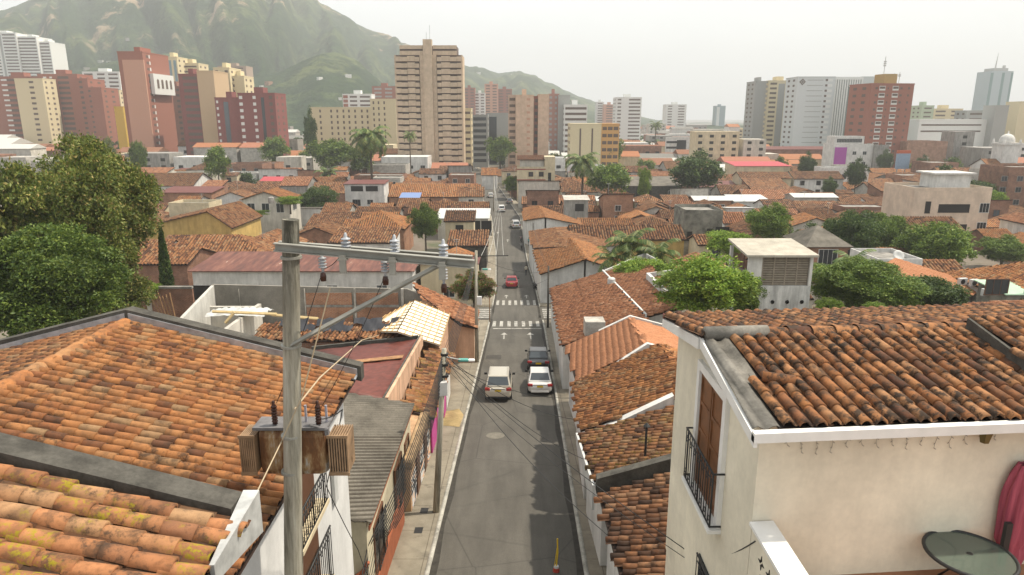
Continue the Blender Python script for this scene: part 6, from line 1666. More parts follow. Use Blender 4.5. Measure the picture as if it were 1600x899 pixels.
for s, t in ((1.9, -.16), (1.2, -.20), (.6, -.24)):
    dm.prism([(cx_, t, cz_ - s), (cx_ + s, t, cz_), (cx_, t, cz_ + s), (cx_ - s, t, cz_)], [(cx_, 0.05, cz_ - s), (cx_ + s, .05, cz_), (cx_, .05, cz_ + s), (cx_ - s, .05, cz_)], M_TDARK if s != 1.2 else M_TGREY)
dm.build('diamond_emblem', M_TDARK, of)
ow, w2, h2_ = tower('office block with white vertical fins over dark glass', 'white finned office block', 1302, 1348, 122, 430, 22, plain('dark_grey_glass', (0.07, 0.09, 0.09), .4), front=(), crown=False)
for i in range(13): MB().bx(w2 * (i + .0) / 12.5 - .05, w2 * (i + .0) / 12.5 + w2 / 12.5 * .55, -.7, .1, -1, h2_ - 1).build('fin', M_TWHITE, ow)
MB().bx(-.2, w2 + .2, -.75, .2, h2_ - 1, h2_ + .6).build('top_band', M_TWHITE, ow)
tower('pale grey slab rising behind the finned office block', 'pale grey slab', 1348, 1388, 121, 445, 20, plain('pale_cool_render', (0.50, 0.52, 0.51), .8, var=.1), front=(), crown=False)
tower('dark teal glass slab between the fins and the brick tower', 'dark teal glass slab', 1345, 1362, 136, 400, 14, M_TTEAL, front=[(.7, .95, M_TPGREEN, 'full', 'green_edge')], crown=False)
bt_, wb, hb = tower('tall brick tower with two white window columns and roof antennas', 'tall brick tower', 1362, 1434, 132, 310, 16, M_TBRICK, rz=R(7), front=[(.10, .155, M_TDARK, .9), (.19, .33, M_TWHITE, 1.9, 'white_bay'), (.38, .41, M_TDARK, .8), (.50, .64, M_TWHITE, 1.9, 'white_bay'), (.68, .73, M_TDARK, .9), (.86, .90, M_TDARK, .9)], crown=False)
for (f0, f1) in ((.19, .33), (.50, .64)):
    n_ = int((hb - 1) / 3.0)
    bits(bt_, 'window', (Vector((0, -.1, 0)), Vector((1, 0, 0)), None), [((f0 + f1) / 2 * wb, hb - 1.35 - 3 * i) for i in range(n_)], ((f1 - f0) * wb * .86, .95), M_TDARK)
MB().bx(wb * .38, wb * .68, 3, 10, hb, hb + 4.6).build('roof_house', plain('ochre_plant_room', (0.38, 0.27, 0.10), .85), bt_)
for x, h_ in ((wb * .42, 12.0), (wb * .8, 5.5), (wb * .68, 5.0)):
    q = MB(); q.tube([(x, 5, hb), (x, 5, hb + h_)], .12, 5)
    for k in range(3): q.bx(x - .45, x + .45, 4.7, 5.3, hb + h_ * (.80 - k * .07), hb + h_ * (.84 - k * .07))
    q.build('antenna', M_STEEL, bt_)
tower('pale green apartment block right of the brick tower', 'pale green block', 1441, 1460, 166, 520, 14, M_TPGREEN, front=[(.2, .8, M_TDARK, 1.1)])
tower('grey cream apartment block in the haze right of the pale green one', 'grey cream block', 1460, 1505, 171, 540, 14, M_TYEL, front=[(.06, .4, M_TDARK, 1.2), (.6, .9, M_TDARK, 1.2)])
wl, ww, hw = tower('long low white building with two dark window ribbons at the right', 'long low white building', 1437, 1562, 188, 390, 30, M_TWHITE, front=(), crown=False)
for z in (hw - 2.6, hw - 6.0): MB().bx(ww * .03, ww * .78, -.12, .2, z - .4, z + .4).build('window_ribbon', M_TDARK, wl)
tower('grey concrete lift tower at the end of the long low white building', 'grey lift tower', 1556, 1577, 166, 385, 10, M_TGREY, crown=False)
tower('dark grey upper storey set back on the long low white building', 'dark set back storey', 1512, 1556, 174, 420, 12, M_TGREY, front=[(.1, .9, M_TDARK, 1.2)], crown=False)
tower('cream block cut off by the right edge of the photo', 'cream block at the right edge', 1594, 1640, 160, 420, 12, M_TYEL, crown=False)
gt, wg, hg = tower('slender pale glass skyscraper with a mast, fading into the haze', 'slender glass skyscraper', 1549, 1584, 112, 1000, 30, plain('pale_glass', (0.34, 0.40, 0.42), .3), front=[(.0, .12, M_TTEAL, 'full', 'glass_edge'), (.5, .62, M_TTEAL, 'full', 'glass_stripe'), (.9, 1.0, M_TTEAL, 'full', 'glass_edge')], crown=False)
q = MB(); q.bx(wg * .2, wg * .85, 5, 25, hg, hg + 5); q.build('plant_room', M_TGREY, gt); MB().tube([(wg * .4, 12, hg), (wg * .45, 12, hg + 26)], [1.2, .2], 6).build('mast', M_STEEL, gt); MB().tube([(wg * .8, 12, hg + 4), (wg * .8, 12, hg + 9)], 2.0, 8).build('dish_mount', M_STEEL, gt)

# ------------------------------------------------------------------ trees and palms
def T_(label, short, px, ytop, d, rpx, kind, q=2, rv=None, ry=None, var=0, name='tree', cat='tree', raised=False, group=None):
    """tree whose crown is centred on photo column px, tops out at photo row ytop at depth d, rpx photo pixels in radius"""
    r = ray(px, ytop); p = EYE + r * d; rx = rpx / F * d
    g = p.z - 2.3 * rv / F * d if raised else gz(p.y)
    h = p.z - g
    rv_ = rv / F * d if rv else rx * .85
    rv_ = min(rv_, h * .75)
    if d > 150 and not raised: rv_ = max(rv_, h * .40)
    take(p.x - 1.2, p.x + 1.2, p.y - 1.2, p.y + 1.2)
    return tree(p.x, p.y, h, rx, kind, label, short, q, var, z0=g, ry=ry / F * d if ry else None, rv=rv_, name=name, cat=cat, group=group)
T_('huge olive green mango tree with reddish young leaves at the left edge', 'big mango tree', 112, 206, 50, 112, 'olive', 0, rv=140)
T_('mango tree with fresh green leaves in front of the huge olive one', 'green mango tree', 52, 352, 40, 128, 'green', 0, rv=108, var=1)
T_('olive mango tree cut off by the left edge, behind the fresh green one', None, -35, 232, 47, 90, 'olive', 1, rv=130)
T_('lower dark green mango bough spreading toward the brown brick wall', None, 168, 418, 52, 62, 'olive', 1, rv=60, var=2)
T_('light green airy tree beside the white tower house', 'airy light green tree', 1102, 396, 48, 82, 'bright', 1, rv=54)
T_('smaller light green tree against the foot of the white tower house', None, 1165, 425, 51, 32, 'green', 1, rv=40)
T_('bright green bush below the clump of palms', 'bright bush below the palms', 1006, 402, 71, 50, 'bright', 1, rv=24, name='shrub', cat='shrub')
T_('long dense dark hedge shrub behind the terrace house roof', 'dense dark hedge', 1352, 402, 58, 92, 'green', 0, rv=46, name='shrub', cat='shrub')
T_('low right end of the dense hedge, sloping down to the right', None, 1452, 432, 59, 56, 'dark', 1, rv=32, name='shrub', cat='shrub')
T_('round bougainvillea tree with pink flowers at the street corner', 'pink flowering tree', 740, 422, 66, 38, 'flower', 0, rv=28)
T_('small round bright green tree beside the white roofed pavilion', 'round green tree', 663, 318, 124, 27, 'green', 1, rv=32)
T_('leafy dark green tree behind the unfinished concrete house', 'leafy tree by the raw concrete house', 1206, 318, 106, 38, 'green', 1, rv=34)
T_('feathery green tree in front of the raw concrete house', None, 1140, 360, 88, 42, 'bright', 1, rv=22, var=1)
T_('dark green tree right of the brick house with the arched window', 'dark tree by the arched window', 1338, 330, 100, 48, 'dark', 1, rv=44)
T_('dark green tree standing between two bigger crowns', None, 1388, 332, 106, 36, 'green', 1, rv=36, var=1)
T_('broad bright green tree below the cream three storey house', 'broad bright green tree', 1466, 346, 97, 60, 'green', 1, rv=46, var=2)
T_('dark tree at the right edge above the white house with brown shutters', 'dark tree at the right edge', 1572, 368, 116, 40, 'green', 1, rv=24)
T_('large dark round tree in the middle distance beside the charcoal sheet roof', 'large dark round tree', 1090, 240, 200, 44, 'dark', 2, rv=24)
T_('dark pointed tree between the purple panel block and the cream house', 'dark pointed tree', 1341, 250, 215, 17, 'dark', 2, rv=20)
T_('long dark tree row behind the cream three storey house', 'dark tree row', 1482, 262, 180, 34, 'dark', 2, rv=22)
T_('right end of the dark tree row, sloping down to the right', None, 1530, 282, 176, 30, 'dark', 2, rv=16, var=1)
T_('small green tree in front of the cream hall', 'tree by the cream hall', 957, 214, 300, 19, 'green', 2, rv=11)
T_('green tree at the foot of the cream slab tower, by the street', 'tree at the tower foot', 781, 212, 310, 25, 'green', 2, rv=8)
T_('wide green tree crown left of the big palm', 'wide tree left of the big palm', 517, 216, 268, 36, 'green', 2, rv=18)
T_('smaller green crown between the big palm and the cream hotel', None, 560, 226, 262, 24, 'green', 2, rv=14, var=1)
T_('tall dark columnar tree in front of the cream hotel', 'tall dark columnar tree', 483, 174, 290, 11, 'dark', 2, rv=30)
T_('green bush hanging over a dark wall by the white three storey house', 'creeper covered wall', 498, 292, 172, 34, 'dark', 1, rv=26)
T_('small green tree in front of the red sheet roof', None, 336, 226, 228, 20, 'green', 2, rv=11)
T_('pale green tree beside the teal walled house', None, 160, 214, 255, 18, 'olive', 2, rv=12)
T_('pale green tree in front of the beige flat block', None, 212, 216, 250, 14, 'green', 2, rv=11, var=1)
T_('green bush among roofs right of the dark red tower', None, 428, 212, 300, 24, 'green', 2, rv=11)
T_('olive shrub behind the wide brown roof, right of the palm at the cream corner building', None, 952, 254, 196, 36, 'green', 2, rv=12)
T_('small bright yellow green tree left of the large dark round tree', None, 1008, 260, 190, 12, 'bright', 2, rv=9)
T_('small green tree at the foot of the blank brick block', None, 1386, 236, 290, 13, 'dark', 2, rv=10)
T_('small dark tree in front of the pale green apartment block', None, 1444, 244, 280, 12, 'dark', 2, rv=8)
T_('small green tree beside the pink red sheet roof', None, 1262, 240, 250, 14, 'dark', 2, rv=9)
T_('yellow green bush in the courtyard right of the cream three storey house', None, 1556, 296, 170, 18, 'bright', 2, rv=9)
T_('dark tree in front of the white office with the diamond emblem', None, 1242, 192, 430, 9, 'dark', 2, rv=9)
T_('green bush below the hedge at the white tower house', None, 1296, 466, 55, 24, 'bright', 1, rv=14, name='shrub', cat='shrub')
T_('small yellow green shrub behind the terrace house ridge', None, 1368, 472, 52, 20, 'bright', 1, rv=9, name='shrub', cat='shrub')
T_('planter of yellow green creepers on the brick balcony', None, 390, 328, 146, 34, 'bright', 2, rv=5, ry=5, raised=True, name='shrub', cat='shrub')
T_('yellow green creeper along the top of the orange party wall', None, 452, 306, 150, 22, 'bright', 2, rv=8, ry=14, raised=True, name='shrub', cat='shrub')
T_('small shrub at the foot of the brick wall under the mango tree', None, 232, 440, 66, 22, 'bright', 1, rv=12, name='shrub', cat='shrub')
# cypress
def cypress(px, ytop, d, rpx, label):
    r = ray(px, ytop); p = EYE + r * d; g = gz(p.y); h = p.z - g; rx = rpx / F * d
    root = empty('cypress_tree', (p.x, p.y, g), 0, label, 'tree')
    gg = np.random.default_rng(4); k = 5200
    t = gg.uniform(0.08, 1, k) ** .9; a = gg.uniform(0, 6.283, k)
    rad = rx * np.clip(np.sin(np.pi * np.clip(t, 0, 1) ** .75) ** .6 + .05, 0, 1) * gg.uniform(.7, 1.08, k) * (1 - .5 * t)
    C = np.stack([rad * np.cos(a), rad * np.sin(a), t * h], 1); N = np.stack([np.cos(a) * .5, np.sin(a) * .5, np.ones(k) * 1.2], 1)
    V, Q, uv = leaves(C, N, .30, 5, .4, 0)
    link('crown', np_mesh('crown', V, Q, L_DARK, uv), root); MB().tube([(0, 0, -1), (0, 0, h * .8)], [.2, .06], 6).build('trunk', M_BARK, root)
    take(p.x - 1, p.x + 1, p.y - 1, p.y + 1); landmark(p, 'narrow cypress')
cypress(250, 354, 66, 13, 'narrow dark cypress standing alone beside the wide hipped roof')
def P_(label, short, px, yt, d, fpx, **kw):
    r = ray(px, yt); p = EYE + r * d; take(p.x - .8, p.x + .8, p.y - .8, p.y + .8)
    return palm(p.x, p.y, p.z - gz(p.y), fpx / F * d, label, short, z0=gz(p.y), **kw)
P_('big shaggy palm in front of the cream hotel', 'big shaggy palm', 578, 216, 215, 40, n=44, seed=2, trunk_r=.35, nl=34, drop=1.25)
P_('palm with drooping fronds right of the cream corner building', 'palm by the corner building', 911, 254, 190, 36, n=34, seed=3, trunk_r=.3, nl=30, drop=1.2)
P_('thin small palm in front of the cream slab tower', 'thin small palm', 640, 212, 262, 15, n=20, seed=4, trunk_r=.2)
P_('tallest palm of the clump behind the mustard wall', 'palm clump', 984, 384, 78, 52, n=22, seed=5, trunk_r=.16, nl=34)
P_('right palm of the clump, fronds spread over the tiled roof', None, 1020, 398, 76, 46, n=18, seed=6, trunk_r=.14, nl=34, lean=.6)
P_('low left palm of the clump with dead yellow fronds', None, 962, 404, 77, 38, n=16, seed=7, trunk_r=.14, nl=30, lean=-.5)
P_('young palm with upright fronds in front of the white wall by the hedge', 'young upright palm', 1332, 412, 72, 42, n=18, seed=8, trunk_r=.15, nl=32)
P_('small palm with arching fronds behind the white tower house', None, 1292, 426, 66, 32, n=14, seed=9, trunk_r=.12)
P_('clump of banana leaves behind the ridge of a tiled roof', 'banana leaves', 512, 272, 236, 24, n=16, seed=10, trunk_r=.25, width=.16, nl=20)
P_('palm fronds reaching over the white court by the airy light green tree', None, 1052, 442, 56, 40, n=14, seed=12, trunk_r=.12, nl=30)
P_('small dark palm among the far roofs right of the cream hall', None, 1025, 196, 420, 14, n=18, seed=13, trunk_r=.3)
# ------------------------------------------------------------------ house fronts along the far street and the sea of roofs
for o in list(bpy.data.objects):
    if o.parent is None and o.get('category') in ('house', 'apartment building', 'office building', 'church', 'warehouse') and o.location.y > 100:
        pts = [o.matrix_basis @ (c.matrix_basis @ Vector(b_)) for c in o.children if c.type == 'MESH' for b_ in c.bound_box]
        OCC.append((min(p.x for p in pts), max(p.x for p in pts), min(p.y for p in pts), max(p.y for p in pts)))
frg = random.Random(41)
WALLS = [(M_WHITE, 'white'), (M_OFFW, 'pale'), (M_BRICK, 'brick'), (M_BRICK2, 'orange brick'), (M_CREAM, 'cream'), (M_GREYW, 'grey'), (M_WHITE, 'white'), (M_BRICK, 'brick'), (M_CONCL, 'concrete')]
KINDS_ = [('old', 'mottled tiled'), ('old', 'mottled tiled'), ('orange', 'orange tiled'), ('brown', 'dark brown tiled'), ('red', 'reddish tiled'), ('old', 'mottled tiled'), ('orange', 'orange tiled')]
def in_view(x, y, z):
    a = proj((x, y, z)); return -60 < a[0] < 1660 and a[1] < 640
def occluded(x, y, z):
    px, py, _ = proj((x, y, z)); return px < 215 and py > 250
# photo rectangles of the houses that must stay in sight
KEEP = []
for o in bpy.data.objects:
    if o.parent is None and o.get('category') in ('house', 'apartment building', 'church', 'office building') and o.get('label') and o.location.y > 60:
        pts = []
        for c in o.children:
            if c.type == 'MESH' and c.name.split('.')[0] in ('wall', 'roof'):
                for b_ in c.bound_box:
                    p = o.matrix_basis @ (c.matrix_basis @ Vector(b_))
                    if p.z > gz(o.location.y) + .8: pts.append(proj(p))
                    else: pts.append(proj((p.x, p.y, gz(o.location.y) + 2.2)))
        if pts: KEEP.append((min(p[0] for p in pts), max(p[0] for p in pts), min(p[1] for p in pts), max(p[1] for p in pts), o.location.y))
def hides(x0, x1, y0, top):
    a, b_ = proj((x0, y0, top)), proj((x1, y0, top))
    g = proj(((x0 + x1) / 2, y0, gz(y0)))
    for k0, k1, k2, k3, ky in KEEP:
        if ky < y0 + 3: continue
        w_ = min(b_[0], k1) - max(a[0], k0); h_ = min(g[1], k3) - max(a[1], k2)
        if w_ > 0 and h_ > 0 and w_ * h_ > (.14 if ky < 190 else .30) * (k1 - k0) * (k3 - k2): return True
    return False
NF = 0
def filler(cx, cy, L, D, far=False):
    global NF
    g = gz(cy)
    r_ = frg.random()
    wl_, wn = frg.choice(WALLS)
    big = frg.random() < (0.25 if far else .16)
    if r_ < (0.90 if not far else .78):
        k, kn = frg.choice(KINDS_)
        rk = 'gable' if frg.random() < .68 else 'hip' if frg.random() < .5 else frg.choice(['shed', 'shedN'])
        wh = frg.uniform(5.2, 6.4) if big else frg.uniform(2.6, 3.5)
        rise = (D / 2) * frg.uniform(.30, .46) if rk in ('gable', 'hip') else D * frg.uniform(.16, .26)
        rz = 0
        if rk == 'gable' and frg.random() < .30 and L < 13: rz = math.pi / 2; L, D = D, L; rise = D / 2 * .36
        desc = kn + ' ' + wn + ' house'
    elif r_ < (.96 if not far else .88):
        k, kn = frg.choice([('grey', 'grey sheet roofed'), ('whitesheet', 'white sheet roofed'), ('grey', 'grey sheet roofed'), ('maroon', 'maroon sheet roofed')])
        rk = frg.choice(['shed', 'gable', 'shedN']); wh = frg.uniform(3, 5); rise = D * .10; rz = 0; desc = kn + ' ' + wn + ' house'
    else:
        k = None; rk = 'flat'; wh = frg.uniform(5, 8.5) if big or far else frg.uniform(3.5, 6.2); rise = frg.uniform(-.2, .4); rz = 0
        desc = 'flat roofed ' + wn + ' house'
    wins = []
    if frg.random() < .7 and rz == 0:
        n_ = max(1, int(L / 4)); sw = frg.choice(['bare', 'white', 'brown', 'grey'])
        for i in range(min(n_, 4)):
            u = -L / 2 + L * (i + .5) / min(n_, 4)
            wins.append(('S', u, 1.7, 1.3, 1.3, sw))
            if wh > 5: wins.append(('S', u, wh - 1.5, 1.3, 1.3, sw))
    rt = house(cx, cy, rz + frg.uniform(-.05, .05), L, D, wh, rk, rise, wl_, k, None, None, wins=wins, desc=desc, group='houses of the old town', name='town_house', ov=.3)
    for _ in range(frg.choice([0, 1, 1, 2])):                    # a lean-to with a small roof of its own against the front or an end
        if lod_for((cx, cy, 3)) > 2 and frg.random() < .5: continue
        aw_, ad = frg.uniform(.28, .55) * (L if rz == 0 else D), frg.uniform(2.2, 3.6)
        ax_ = frg.uniform(-.5, .5) * ((L if rz == 0 else D) - aw_); y0 = -(D if rz == 0 else L) / 2
        zt_ = min(wh, 4.2) * frg.uniform(.72, .95); p_ = [(ax_ - aw_ / 2, y0 - ad, zt_ - ad * .24), (ax_ + aw_ / 2, y0 - ad, zt_ - ad * .24), (ax_ + aw_ / 2, y0 - .02, zt_), (ax_ - aw_ / 2, y0 - .02, zt_)]
        M_ = Matrix.Rotation(-rz, 3, 'Z'); p_ = [M_ @ Vector(q) for q in p_]
        roof([p_], frg.choice(['old', 'orange', 'brown', 'red']), rt, 'annex_roof', lod=lod_for((cx, cy, 4)), tw=.44, tl=.5)
        am = MB(); c_ = sum(p_, Vector()) / 4; tp_ = [q.lerp(c_, .10) - Vector((0, 0, .14)) for q in p_]; am.prism(tp_, [Vector((q.x, q.y, -1)) for q in tp_]); am.build('annex_wall', wl_, rt)
    if frg.random() < .25:
        h_ = frg.uniform(1.2, 2.2); ax_ = frg.uniform(-.3, .3) * L; z_ = wh + .3
        MB().tube([(ax_, 0, z_ - .6), (ax_, 0, z_ + rise + h_)], .04, 5).tube([(ax_ - .5, 0, z_ + rise + h_ - .1), (ax_ + .5, 0, z_ + rise + h_ - .1)], .025, 4).tube([(ax_ - .35, 0, z_ + rise + h_ - .4), (ax_ + .35, 0, z_ + rise + h_ - .4)], .025, 4).build('aerial', M_STEEL, rt)
    take(cx - L / 2, cx + L / 2, cy - D / 2, cy + D / 2)
    NF += 1
y = 86.0
while y < 330 and NF < 245:
    D = frg.uniform(8.5, 12.5) if y < 190 else frg.uniform(11, 15)
    xr = 0.80 * (y + 5)
    for sgn in (-1, 1):
        x = (kl(y) - 2.0) if sgn < 0 else (kr(y) + 1.6)
        while abs(x) < xr:
            L = frg.uniform(6, 12) if y < 190 else frg.uniform(8, 17)
            cx = x + sgn * L / 2
            dd_ = D - frg.uniform(1.8, 3.6)
            if y < 112 and (cx < -60 or cx > 60): x += sgn * (L + .5); continue
            if in_view(cx, y, 5) and not occluded(cx, y, 5) and free(cx - L / 2 + .5, cx + L / 2 - .5, y - dd_ / 2 + .5, y + dd_ / 2 - .5, .0) and not hides(cx - L / 2, cx + L / 2, y - dd_ / 2, gz(y) + 5.6): filler(cx, y + (D - dd_) / 2, L - .4, dd_, y > 215)
            elif in_view(cx, y, 5) and not occluded(cx, y, 5) and free(cx - 2.8, cx + 2.8, y - 2.8, y + 2.8, .2): filler(cx, y, 5.4, 5.4, y > 215)
            x += sgn * (L + frg.uniform(.0, .8))
    y += D + frg.uniform(0.0, 1.0)
print('FILLER', NF, 'last y', y)
# farther roofs that nobody could count: one object
YF = y
mb = MB()
fm = [M_WHITE, M_OFFW, M_CREAM, M_GREYW, M_BRICK, M_CONCL]
tmats = [plain('far_roof_' + n, c, .9, var=.35) for n, c in (('orange', (.36, .15, .07)), ('brown', (.24, .11, .06)), ('red', (.36, .15, .09)), ('grey', (.20, .19, .17)), ('pale', (.55, .54, .5)))]
y = 40.0
while y < 900:
    D = frg.uniform(12, 20); xr = 1.15 * y + 30
    x = -xr
    while x < xr:
        L = frg.uniform(9, 24); cx = x + L / 2
        if (y > YF or abs(cx) - L / 2 > .80 * y + 10) and not (kl(min(y, 420)) - 3 < cx < kr(min(y, 420)) + 3 and y < 420) and free(cx - L / 2, cx + L / 2, y - D / 2, y + D / 2, 0) and frg.random() < .86:
            hgt = frg.uniform(3, 6) if frg.random() < .62 else frg.uniform(6, 13) if frg.random() < .85 else frg.uniform(12, 20)
            wl_ = frg.choice(fm)
            if -.8 * y < x < -.22 * y and y < 345: hgt = frg.uniform(7, 12.5)
            dd_ = D * frg.uniform(.7, .95)
            mb.bx(cx - L / 2, cx + L / 2 - .5, y - dd_ / 2, y + dd_ / 2, -1, hgt, wl_)
            if hgt < 6.5 or frg.random() < (.55 if x < -.22 * y else .2):
                r_ = frg.choice(tmats[:3] + tmats); a, b_, c, d = cx - L / 2 - .4, cx + L / 2 - .1, y - dd_ / 2 - .4, y + dd_ / 2 + .4
                hh = hgt + dd_ * .17
                mb.add([(a, c, hgt - .1), (b_, c, hgt - .1), (b_, d, hgt - .1), (a, d, hgt - .1), (a, y, hh), (b_, y, hh)], [(0, 1, 5, 4), (2, 3, 4, 5), (1, 2, 5), (3, 0, 4)], r_)
            else:
                nfl = int(hgt / 3)
                for f in range(nfl):
                    nw = max(1, int(L / 5))
                    for i in range(nw):
                        u = cx - L / 2 + L * (i + .5) / nw; mb.bx(u - 1.0, u + .9, y - dd_ / 2 - .08, y - dd_ / 2 + .2, f * 3 + 1.0, f * 3 + 2.3, M_DARKIN)
        x += L + frg.uniform(0, 2)
    y += D + frg.uniform(0, 2)
tag(mb.build('distant_rooftops', M_WHITE), kind='stuff')
# ------------------------------------------------------------------ more trees between the far roofs
n_ = 0
for i in range(400):
    if n_ >= 46: break
    y = frg.uniform(112, 420); x = frg.uniform(-.76, .76) * y
    if -5 < x - (kl(min(y, 420)) + kr(min(y, 420))) / 2 < 5: continue
    if occluded(x, y, 6) or not free(x - .8, x + .8, y - .8, y + .8, .1): continue
    rx = frg.uniform(2.2, 4.6) * (1.25 if y > 260 else 1); take(x - rx * .6, x + rx * .6, y - rx * .6, y + rx * .6)
    k = frg.choice(['green', 'dark', 'green', 'olive'])
    tree(x, y, frg.uniform(5, 8) * (1.15 if y > 260 else 1), rx, k, None, None, 2 if y < 230 else 3, frg.randrange(3), desc={'green': 'green tree', 'dark': 'dark green tree', 'olive': 'olive green tree'}[k], group='trees among the roofs')
    n_ += 1
# low trees at the foot of the hills
mbv, mbq, mbu = [], [], []
gg = np.random.default_rng(9)
k = 700
yy = gg.uniform(420, 900, k); xx = gg.uniform(-.78, .78, k) * yy
Cs = []; Ns = []
for x, y in zip(xx, yy):
    r_ = gg.uniform(2.5, 6); e = gg.normal(0, 1, (34, 3)); e /= np.linalg.norm(e, axis=1, keepdims=True); e[:, 2] = abs(e[:, 2])
    Cs.append(np.array([x, y, gg.uniform(3, 7)]) + e * r_ * np.array([1, 1, .8])); Ns.append(e)
V_, Q_, U_ = leaves(np.concatenate(Cs), np.concatenate(Ns), 3.0, 3, .7)
tag(link('distant_trees', np_mesh('distant_trees', V_, Q_, L_DARK, U_)), kind='stuff')

# ------------------------------------------------------------------ cars
def carpaint(name, rgb, rough=0.28, metal=0.35):
    m, nt, b = mat_new(name)
    v = coords(nt)
    c = mixc(nt, 1.0, rgb, ramp(nt, noise(nt, v, 5, 4), [(0.3, .90), (0.7, 1.0)]), 'MULTIPLY')
    nt.links.new(c, b.inputs['Base Color']); b.inputs['Roughness'].default_value = rough; b.inputs['Metallic'].default_value = metal
    b.inputs['Coat Weight'].default_value = 0.5; b.inputs['Coat Roughness'].default_value = 0.08
    return m
M_TYRE = plain('tyre_rubber', (0.02, 0.02, 0.02), 0.85); M_RIM = plain('alloy', (0.45, 0.45, 0.45), 0.35, .7)
M_LAMP = plain('red_lamp', (0.30, 0.012, 0.012), 0.2, spec=.6); M_PLATE = plain('yellow_plate', (0.62, 0.42, 0.02), 0.5); M_CGLASS = glass_dark('car_glass', (0.02, 0.024, 0.027), .06); M_BLACKP = plain('black_plastic_trim', (0.02, 0.02, 0.02), .6)
def loft(mb, secs, m=None):
    n = len(secs[0]); vs = [p for s in secs for p in s]; fs = []
    for i in range(len(secs) - 1):
        for k in range(n): fs.append((i * n + k, i * n + (k + 1) % n, (i + 1) * n + (k + 1) % n, (i + 1) * n + k))
    fs.append(tuple(range(n - 1, -1, -1))); fs.append(tuple(range((len(secs) - 1) * n, len(secs) * n)))
    mb.add(vs, fs, m)
def car(label, short, x, y, rz, kind, paint, roofrack=False, plate=True):
    L, W, H, belt = {'suv': (4.75, 1.86, 1.80, 1.08), 'sedan': (4.45, 1.76, 1.46, .93), 'hatch': (3.9, 1.70, 1.50, .95)}[kind]
    g = gz(y); sl = math.atan2(gz(y + 2) - gz(y - 2), 4)
    root = empty('parked_car' if short != 'moving' else 'car', (x, y, g), 0, label, 'car', 'cars in the street')
    root.rotation_euler = (sl, 0, rz)
    l, w = L / 2, W / 2
    def sec(yy, ww, zt, zb):
        P = [(-ww * .90, zb), (-ww, zb + .16), (-ww, zb + (zt - zb) * .62), (-ww * .965, zt - .05), (-ww * .88, zt), (ww * .88, zt), (ww * .965, zt - .05), (ww, zb + (zt - zb) * .62), (ww, zb + .16), (ww * .90, zb)]
        return [(a, yy, b_) for a, b_ in P]
    hood = belt - .05
    tr = belt + (.02 if kind != 'sedan' else .06)
    st = [(-l, .80, tr - .34, .36), (-l + .07, .92, tr - .10, .30), (-l + .22, .97, tr, .26), (-l * .5, 1.0, belt, .24), (0, 1.0, belt, .24), (l * .5, 1.0, hood, .24), (l * .82, .96, hood - .07, .26), (l - .12, .88, hood - .18, .30), (l, .76, hood - .33, .36)]
    b = MB(); loft(b, [sec(yy, w * ww, zt, zb) for yy, ww, zt, zb in st])
    body = b.build('body', paint, root, smooth=True)
    body.modifiers.new('sub', 'SUBSURF').levels = 1; body.modifiers['sub'].render_levels = 2
    c0, c1, c2, c3 = {'suv': (-l + .16, -l + .52, .55, 1.25), 'sedan': (-l + .62, -l + 1.32, .55, 1.30), 'hatch': (-l + .14, -l + .62, .45, 1.2)}[kind]
    def csec(yy, ww, z): return [(-w * ww, yy, z), (w * ww, yy, z)]
    wt = .76
    cab = MB()
    A = [(-w * .93, c0, tr - .03), (w * .93, c0, tr - .03), (w * .93, c3, hood - .02), (-w * .93, c3, hood - .02)]
    B_ = [(-w * wt, c1, H - .03), (w * wt, c1, H - .03), (w * wt, c2, H - .03), (-w * wt, c2, H - .03)]
    cab.prism(B_, A); cab.build('cabin', paint, root, bevel=.05)
    rf = MB(); rf.prism([(-w * wt * .97, c1 + .02, H + .0), (w * wt * .97, c1 + .02, H + .0), (w * wt * .97, c2 - .05, H + .0), (-w * wt * .97, c2 - .05, H + .0)], [(-w * wt * 1.01, c1 - .05, H - .06), (w * wt * 1.01, c1 - .05, H - .06), (w * wt * 1.01, c2 + .02, H - .06), (-w * wt * 1.01, c2 + .02, H - .06)])
    if roofrack:
        for s in (-1, 1): rf.tube([(s * w * .66, c1 + .15, H + .01), (s * w * .66, c1 + .2, H + .06), (s * w * .66, c2 - .3, H + .06), (s * w * .66, c2 - .25, H + .01)], .02, 6)
        for k in range(5): rf.bx(-w * .55 + k * w * .275 - .012, -w * .55 + k * w * .275 + .012, c1 + .15, c2 - .2, H, H + .014)
    rf.build('roof_panel', paint, root)
    def panel(name, q, off, mat):
        q = [Vector(p) for p in q]; n = (q[1] - q[0]).cross(q[2] - q[0]).normalized() * off
        MB().prism([p + n for p in q], [p - n * 2 for p in q]).build(name, mat, root)
    def lp(a, b_, t): return tuple(a[i] + (b_[i] - a[i]) * t for i in range(3))
    def sub(q, u0, u1, v0, v1): return [lp(lp(q[0], q[1], u0), lp(q[3], q[2], u0), v0), lp(lp(q[0], q[1], u1), lp(q[3], q[2], u1), v0), lp(lp(q[0], q[1], u1), lp(q[3], q[2], u1), v1), lp(lp(q[0], q[1], u0), lp(q[3], q[2], u0), v1)]
    back = [A[0], A[1], B_[1], B_[0]]; front = [A[2], A[3], B_[3], B_[2]]; rs = [A[1], A[2], B_[2], B_[1]]; ls = [A[3], A[0], B_[0], B_[3]]
    panel('rear_window', sub(back, .06, .94, .16 if kind == 'suv' else .12, .90), .022, M_CGLASS); panel('windscreen', sub(front, .05, .95, .08, .92), .022, M_CGLASS)
    for s, q in ((1, rs), (-1, ls)):
        for u0, u1 in ((.14, .48), (.52, .86)): panel('side_window', sub(q, u0, u1, .14, .86), .018, M_CGLASS)
